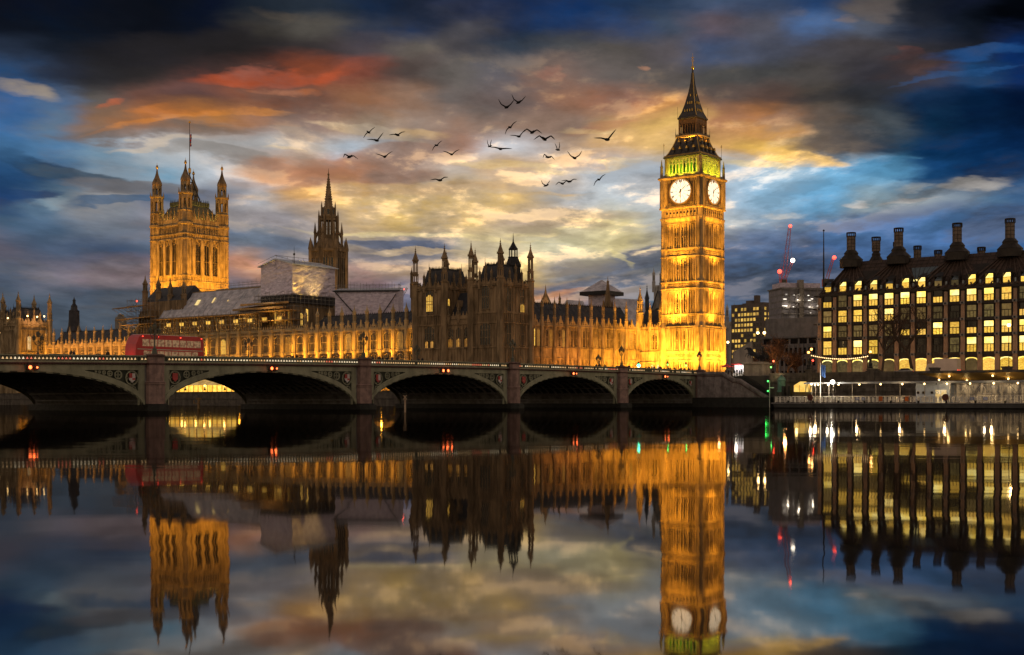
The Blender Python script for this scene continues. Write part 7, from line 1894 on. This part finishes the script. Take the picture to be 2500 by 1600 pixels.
# ------------------------------------------------------------------ street lamps, signals, string of bulbs
def globe_post(nm, label, u, d, v, zg, heads=1, lampm='lamp_warm', e=120, r=.26, col=(1,.6,.22), ornate=False, group=None):
    X,Y = atd(u,d); z = CAMH+(VH-v)/F*d; t = thing(nm,label,'street lamp',X,Y,zg,0.,group); h = z-zg
    mb = MB(); mb.lathe(0,0,[(0,.32),(.5,.28),(.6,.16),(1.1,.1),(1.2,.15),(1.3,.07),(h-.2,.05)] if not ornate else [(0,.45),(.25,.5),(.4,.34),(.9,.42),(1.2,.22),(1.8,.3),(2.1,.16),(2.2,.24),(2.4,.12),(h-.3,.08),(h-.2,.2)],8,M['iron']); 
    if heads == 2: mb.tube((-.75,0,h-.3),(.75,0,h-.3),.05,M['iron'],4)
    mb.build('column',t)
    for q in range(heads):
        x = 0 if heads == 1 else (-.75,.75)[q]; mb = MB(); mb.ball((x,0,h),r,M[lampm],10,6); mb.build('globe',t)
        mb = MB(); mb.lathe(x,0,[(h+r*.9,r*.35),(h+r*1.1,r*.4),(h+r*1.5,.02)],6,M['iron']); mb.build('cap',t)
        point(W(X,Y)+Vector((x,-.7,z-.1)),e,col,.2)
g = 'globe lamps along the embankment'
globe_post('globe_lamp','slim single-globe lamp post at the right foot of the clock tower',1777,300,836,6.8,1,'lamp_warm',90,.30)
globe_post('twin_lamp','twin-headed tall street lamp rising behind the chariot statue',1858,302,813,6.8,2,'lamp_warm',160,.34)
globe_post('globe_lamp','ornate globe lamp at the left end of the bulb string',1974,268,861,7.8,1,'lamp_amber',60,.28,(1,.5,.15),True,g)
globe_post('globe_lamp','farther globe lamp just right of the bulb string end',1981,290,853,6.8,1,'lamp_amber',60,.28,(1,.5,.15),False)
globe_post('globe_lamp','ornate globe lamp at the right end of the bulb string',2125,258,859.5,7.8,1,'lamp_amber',60,.28,(1,.5,.15),True,g)
globe_post('tall_street_lamp','tall bright street lamp before the office windows near the right edge',2463,252,794,6.9,1,'lamp_warm',160,.38)
def bulb_string():
    a = W(*atd(1977,267),0); b = W(*atd(2123,258),0); za, zb = CAMH+(VH-866)/F*267, CAMH+(VH-868)/F*258
    t = bpy.data.objects.new('bulb_string',None); COL.objects.link(t); t.location = a; tag(t,'sagging string of small warm bulbs between two ornate globe lamps','string lights')
    n = 31; pts = []
    for k in range(n+1): f = k/n; p = (b-a)*f; pts.append((p.x,p.y,za+(zb-za)*f-1.15*4*f*(1-f)*.62))
    mb = MB(); mb.path(pts,.025,M['iron'],4); mb.build('cable',t); bm = MB(); bm.ball((0,0,-.1),.115,M['bulb'] if 'bulb' in M else M.setdefault('bulb',lamp_mat('bulb',(1,.62,.26),3.2)),6,4); m = mesh_only(bm,'bulb')
    for p in pts[1:-1]: inst(m,t,p,0,'bulb')
bulb_string()
def traffic_light(u, d, v, zg, lab, lampm, col, e=10, big=.12):
    X,Y = atd(u,d); z = CAMH+(VH-v)/F*d; t = thing('traffic_light',lab,'traffic light',X,Y,zg,0.)
    h = z-zg; mb = MB(); mb.lathe(0,0,[(0,.06),(h+.1,.06)],6,M['iron']); mb.build('pole',t)
    mb = MB(); mb.box(-.2,.2,-.15,.12,h-.25,h+.85,M['rubber']); hd = mb.build('head',t)
    for q in range(3):
        on = q == (0 if 'green' in lampm or 'teal' in lampm else 2); mb = MB(); mb.disc((0,-.16,h+q*.3),big if on else .1,M[lampm] if on else M['glass'],'y',8,.05); mb.build('lens',hd)
    point(W(X,Y)+Vector((0,-.8,h+zg)),e,col,.1)
traffic_light(1559,300,893,7.0,'traffic light showing a strong blue-green lamp on the bridge approach','lamp_teal',(.05,1,.5),40,.42)
traffic_light(1630,305,891,7.0,'traffic light showing a small green lamp before the tower\'s left half','lamp_green',(.05,1,.2),8,.2)
traffic_light(1675,305,893,7.0,'traffic light showing a small green lamp before the tower\'s middle','lamp_green',(.05,1,.2),8,.2)
traffic_light(1882,330,897,6.8,'traffic light with green lamp beside the statue plinth','lamp_green',(.05,1,.2),8,.22)
traffic_light(1888,325,888,6.8,'traffic light with red lamp just right of the statue plinth','lamp_red',(1,.05,.02),12,.24)
traffic_light(1984,300,887,6.8,'traffic light with red lamp beside the bulb string\'s left lamp','lamp_red',(1,.05,.02),10,.24)

# ------------------------------------------------------------------ vehicles
def wheel_mesh(r, w):
    mb = MB(); n = 14
    for (y0,y1,rr,m) in ((0,w,r,M['rubber']),(-.01,w+.01,r*.58,M['steel'])):
        vs = [(rr*math.cos(2*math.pi*i/n),y0,rr*math.sin(2*math.pi*i/n)) for i in range(n)]+[(rr*math.cos(2*math.pi*i/n),y1,rr*math.sin(2*math.pi*i/n)) for i in range(n)]
        mb.add(vs,[(i,(i+1)%n,n+(i+1)%n,n+i) for i in range(n)]+[tuple(range(n))[::-1],tuple(range(n,2*n))],m)
    return mesh_only(mb,'wheel')
def bus():
    Xl = -12.; s1, s0 = -onX(318,Xl), -onX(484,Xl); L = s1-s0
    t = thing('double_decker_bus','red double-decker bus with lit windows and headlamps crossing the bridge','bus',Xl,-s0,zp((s0+s1)/2)-1.15,RZ-math.pi/2)   # local +x runs towards the viewer's left
    Rd = M['red']; mb = MB()
    b = [(0,.35),(L-.35,.35),(L,.8),(L,2.0),(L-.12,3.0),(L-.6,4.05),(L-1.1,4.4),(.6,4.4),(.15,4.1),(0,3.4)]
    mb.ext(b,-1.25,1.25,Rd); mb.box(1.,L-1.2,-1.1,1.1,4.4,4.46,M['white']); mb.build('body',t)
    WB = glow('bus_window',(.8,.45,.22),.30,(.35,.16,.08),3.); DG = mk('bus_glass',(.03,.03,.035),(.02,.02,.02),1.,.1,spec=.6)
    for nm,(z0,z1,x0,x1) in (('upper_window',(2.75,3.75,.5,L-1.1)),('lower_window',(1.25,2.1,1.,L-1.3))):
        mb = MB(); n = 8
        for k in range(n):
            a, b_ = x0+(x1-x0)*k/n+.06, x0+(x1-x0)*(k+1)/n-.06
            mb.box(a,b_,-1.27,-1.24,z0,z1,WB)
        o = mb.build(nm,t); inst(o.data,t,(0,2.51,0),0,nm)
    mb = MB(); mb.box(.2,L-.3,1.25,1.275,2.25,2.38,M['bus_lines'] if 'bus_lines' in M else M.setdefault('bus_lines',mk('cream_line',(.6,.5,.4)))); mb.build('trim_band',t)
    mb = MB(); mb.add([(L+.01,-1.1,1.1),(L+.01,1.1,1.1),(L-.05,1.1,2.1),(L-.05,-1.1,2.1)],[(0,1,2,3)],DG); mb.add([(L-.1,-1.1,2.75),(L-.1,1.1,2.75),(L-.55,1.1,3.85),(L-.55,-1.1,3.85)],[(0,1,2,3)],WB); mb.build('windscreen',t)
    hm = MB(); hm.disc((0,0,0),.18,M['lamp_white'],'x',8,.06); h = mesh_only(hm,'headlight')
    for y in (-.9,.9): inst(h,t,(L+.02,y,.75),0,'headlight')
    tm = MB(); tm.box(-.05,0,-.12,.12,-.2,.2,M['lamp_red']); tl = mesh_only(tm,'tail_light')
    for y in (-1.,1.): inst(tl,t,(-.01,y,1.2),0,'tail_light')
    mk_ = MB()
    for x in (.4,L*.35,L*.68,L-1.2): mk_.box(x-.1,x+.1,1.25,1.3,4.1,4.18,M['lamp_red'])
    mk_.build('marker_lamp',t)
    wm = wheel_mesh(.5,.28)
    for x in (2.6,L-2.6):
        for y in (-1.27,.99): inst(wm,t,(x,y,.5),0,'wheel')
    point(W(Xl,-s1-1.6,7.),80,(1,.9,.75),.2)
bus()
def car(label, u, Xl, paint, flip, van=False, Y=None, zg=None, L=4.4):
    if Y is None: s = -onX(u,Xl); p = (Xl,-s,zp(s)-1.15); rz = RZ-math.pi/2
    else: p = (onY(u,Y),Y,zg); rz = RZ
    t = thing('white_truck' if van else 'car',label,'truck' if van else 'car',*p,rz+(math.pi if flip else 0))
    mb = MB()
    if van:
        mb.box(-L/2,L/2-1.9,-1.15,1.15,.7,3.3,paint); mb.build('cargo_box',t); mb = MB(); mb.ext([(L/2-1.8,.5),(L/2,.5),(L/2,1.3),(L/2-.5,2.3),(L/2-1.8,2.4)],-1.05,1.05,paint); mb.build('cab',t)
        mb = MB(); mb.add([(L/2-.02,-.95,1.35),(L/2-.02,.95,1.35),(L/2-.47,.95,2.25),(L/2-.47,-.95,2.25)],[(0,1,2,3)],M['glass']); mb.build('windscreen',t)
    else:
        mb.ext([(-L/2,.3),(L/2,.3),(L/2,.7),(L/2-.3,.85),(1.0,.95),(-1.9,1.0),(-L/2,.9)],-.88,.88,paint); mb.build('body',t)
        mb = MB(); a = [(1.0,.93),(.35,1.42),(-1.2,1.46),(-1.9,.98)]; n = 4
        mb.add([(x,-.84,z) if z < 1.2 else (x,-.68,z) for x,z in a]+[(x,.84,z) if z < 1.2 else (x,.68,z) for x,z in a],[(0,1,2,3),(7,6,5,4),(0,4,5,1),(2,6,7,3)],M['glass']); mb.add([(.35,-.69,1.425),(-1.2,-.69,1.465),(-1.2,.69,1.465),(.35,.69,1.425)],[(0,1,2,3)],paint); mb.build('cabin',t)
    wm = wheel_mesh(.42 if van else .32,.22)
    for x in (-L/2+.85,L/2-.85):
        for y in (-.95,.74): inst(wm,t,(x,y,.42 if van else .32),0,'wheel')
    hm = MB(); hm.disc((0,0,0),.11,M['lamp_white'],'x',8,.05); h = mesh_only(hm,'headlight'); tm = MB(); tm.box(-.04,0,-.14,.14,-.07,.07,M['lamp_red']); tl = mesh_only(tm,'tail_light')
    for y in (-.62,.62): inst(h,t,(L/2+.01,y,.68),0,'headlight'); inst(tl,t,(-L/2-.01,y,.78 if not van else .9),0,'tail_light')
    return t
P1, P2, P3 = mk('silver_paint',(.42,.42,.44),(.36,.36,.38),1.,.25,spec=.6), mk('black_paint',(.02,.02,.022),(.016,.016,.018),1.,.2,spec=.6), mk('dark_red_paint',(.16,.015,.015),(.12,.01,.01),1.,.25,spec=.6)
car('silver car on the bridge before the lit end pavilion',77,-13.,P1,False)
car('dark car with red tail lamps left of the red bus, before the slim pinnacles',146,-9.,P2,True)
car('dark red car on the bridge just left of the bus',250,-9.,P3,True)
car('dark car on the bridge below the dark pavilion, left one',1085,-8.,P2,True)
car('silver car on the bridge below the dark pavilion, middle one',1165,-12.5,P1,False)
car('dark red car on the bridge left of the third-pier lamp',1215,-8.,P3,True)
car('black car at the bridge end with bright headlamps near the crowd',1640,-10.,P2,False)
car('white box truck parked on the road before the office arcade',2302,0,mk('truck_white',(.62,.50,.42),(.55,.44,.37),.8,.5),True,True,16.,6.78,6.6)
car('silver car on the road before the office arcade, left of the truck',2207,0,P1,True,False,16.,6.78)
car('dark car on the road below the left bare tree',2140,0,P2,False,False,16.,6.78)
spot(W(onY(2302,8),6,9.),W(onY(2302,16),16,8.5),140,(1,.62,.4),80,.9,.3)

# ------------------------------------------------------------------ terrace marquee and its lamps
def marquee():
    Xa, Xb = onY(412,6.), onY(584,6.); L = Xb-Xa; t = thing('terrace_marquee','long golden lit marquee on the palace terrace, seen through the big arch','marquee',Xa,5.,3.61)
    CV = glow('marquee_wall',(1,.60,.09),1.6,(.9,.40,.03),.7,0,1.); WH = glow('marquee_canvas',(1,.66,.14),1.3,(1.,.5,.06),.5); RF = glow('lit_marquee_roof',(.62,.40,.14),.75,(.45,.26,.07),.4)
    mb = MB(); n = 15
    for k in range(n): mb.box(L*k/n+.15,L*(k+1)/n-.15,0,.05,.6,2.6,CV)
    mb.box(0,L,.02,.1,0,.6,M['wall_dark']); mb.build('side_panel',t)
    mb = MB(); mb.box(-.07,.07,-.05,.1,0,2.7,M['wall_dark']); pm = mesh_only(mb,'pole')
    for k in range(n+1): inst(pm,t,(L*k/n,0,0),0,'pole')
    mb = MB()
    mb.add([(0,-.4,2.6),(L,-.4,2.6),(L,2.,4.3),(0,2.,4.3),(0,4.4,2.6),(L,4.4,2.6)],[(0,1,2,3),(3,2,5,4),(1,5,2),(0,3,4)],RF); mb.build('roof',t)
    mb = MB()
    for k in range(9): mb.box(L*(k+.1)/9,L*(k+.9)/9,3.,3.1,4.4,6.0,WH)
    mb.build('upper_panel',t)
    for k in range(5): point(W(Xa+L*(k+.5)/5,3.2,5.6),70,(1,.6,.14),.3)
    for n_, (u, side) in enumerate(((453,'left'),(500,'middle'),(549,'right'))):
        globe_post('terrace_lamp','glowing amber terrace lamp seen through the big arch, %s one of three'%side,u,dep(onY(u,3.),3.),942,4.6,1,'lamp_amber',60,.36,(1,.5,.12))
marquee()
# posts standing in the water
def beacon():
    d = 152.; X,Y = atd(989,d); t = thing('river_beacon','pale wooden river post topped by a small X mark','beacon',X,Y,0.,0.)
    WD = mk('pale_timber',(.42,.31,.22),(.30,.21,.14),3.,.85); mb = MB(); mb.lathe(0,0,[(-2.,.13),(1.62,.11)],8,WD); mb.build('post',t)
    mb = MB(); 
    for s in (-1,1): mb.tube((-.2*s,-.13,1.5),(.2*s,-.13,2.0),.06,WD,5)
    mb.build('cross_mark',t); spot(W(X,Y)+Vector((-3,-9,2.5)),W(X,Y)+Vector((0,0,1)),26,(1,.72,.42),40,.9,.3)
    d = 222.; X,Y = atd(485,d); t = thing('mooring_post','dark timber mooring post with a crosshead, seen through the big arch','post',X,Y,0.,0.)
    mb = MB(); mb.lathe(0,0,[(-2.,.2),(1.9,.18)],8,M['timber']); mb.build('post',t); mb = MB(); mb.box(-.5,.5,-.15,.15,1.6,1.85,M['timber']); mb.tube((-.8,0,.9),(-.8,0,1.5),.1,M['timber'],5); mb.tube((-.8,0,1.),(0,0,.8),.06,M['timber'],4); mb.build('crosshead',t)
beacon()

# ------------------------------------------------------------------ gulls
BD = mk('gull_dark',(.012,.012,.013),(.008,.008,.009),3.,.8)
def gull(l_in, l_out, r_in, r_out):
    """dark gull heading +y; wing angles in degrees for the inner and outer half of the left and right wing"""
    P = [((0,.05,0),.10),((0,.22,.01),.075),((0,.31,.035),.05),((0,.40,.02),.018),((0,-.15,0),.062),((0,-.32,.01),.05)]
    E = [(0,1),(1,2),(2,3),(0,4),(4,5)]; n = 6
    for sg, a, b in ((-1,l_in,l_out),(1,r_in,r_out)):
        s = Vector((sg*.07,.06,.03)); w = s+Vector((sg*math.cos(R(a))*.30,.06,math.sin(R(a))*.30)); tip = w+Vector((sg*math.cos(R(b))*.36,-.12,math.sin(R(b))*.36))
        P += [(tuple(s),.055),(tuple((s+w)/2),.045),(tuple(w),.038),(tuple((w+tip)/2),.03),(tuple(tip),.008)]; E += [(0,n),(n,n+1),(n+1,n+2),(n+2,n+3),(n+3,n+4)]; n += 5
    return skin('gull',P,E,1,[BD])
POSE = {'V':gull(35,55,35,50),'M':gull(35,-45,35,-40),'A':gull(20,5,50,35),'G':gull(22,-5,30,-8),'U':gull(75,80,68,72),'F':gull(8,-6,10,3),'D':gull(30,-62,25,-40),'S':gull(-35,-70,50,20)}
BIRDS = [(265,345,'S',.8,'small gull high on the left with one wing down, near the spire side'),(330,412,'A',1.,'gull with one wing raised, below the upper left pair'),(500,367,'G',.9,'gull gliding with lifted wings, right of the upper left pair'),(115,545,'D',1.,'leftmost gull of all, wings arched downward'),(400,545,'A',.9,'gull with one raised wing, lowest of the left cluster but one'),
 (820,452,'S',.75,'small hunched gull alone between the two flocks'),(945,527,'A',.9,'gull below the lone hunched one, right wing up'),(845,738,'G',1.,'lone gull lowest above the spire gap, wings spread level'),(1397,140,'V',1.1,'gull of the topmost pair, left one with wings in a V'),(1495,100,'V',1.,'topmost gull of all, wings in a steep V'),
 (1420,305,'S',.9,'gull below the topmost pair with one wing dipped'),(1490,380,'A',.9,'gull turning with a raised right wing, left of the arched pair'),(1605,345,'M',1.15,'large gull with evenly arched wings, upper of the arched pair'),(1700,400,'M',1.3,'large thin-winged arched gull, lower of the arched pair'),
 (1258,460,'U',.7,'small gull with both wings straight up, left of the middle pair'),(1345,482,'F',1.1,'flat-winged gull beside the small upright-winged one'),(1735,550,'D',.9,'gull with drooping arched wings below the arched pair'),(1810,490,'U',.75,'small gull with wings swept up above the drooping one'),(1945,555,'V',1.,'gull in a wide V, right of the drooping one'),
 (1718,780,'V',.75,'small V-winged gull low, leftmost of the low group'),(1848,765,'M',.85,'arched small gull low, middle of the low group'),(1905,748,'G',.85,'level small gull low, right beside the arched low one'),(2145,732,'S',.85,'small low gull nearest the clock tower'),(2210,405,'A',1.3,'wide-winged gull nearest the clock tower roof')]
rr = random.Random(4)
for (cx,cy,ps,sc,lb) in BIRDS:
    u, v = 820+cx/3.343, 220+cy/3.343; d = rr.uniform(95,125)
    o = bpy.data.objects.new('gull',POSE[ps]); COL.objects.link(o)
    o.location = ((u-1250)/F*d,d,CAMH+(VH-v)/F*d); o.rotation_euler = (R(rr.uniform(-8,8)),R(rr.uniform(-8,8)),R(rr.choice((-1,1))*rr.uniform(15,40)))
    k = sc*d/110*1.25; o.scale = (k,k,k); tag(o,lb,'bird','flock of dark gulls')
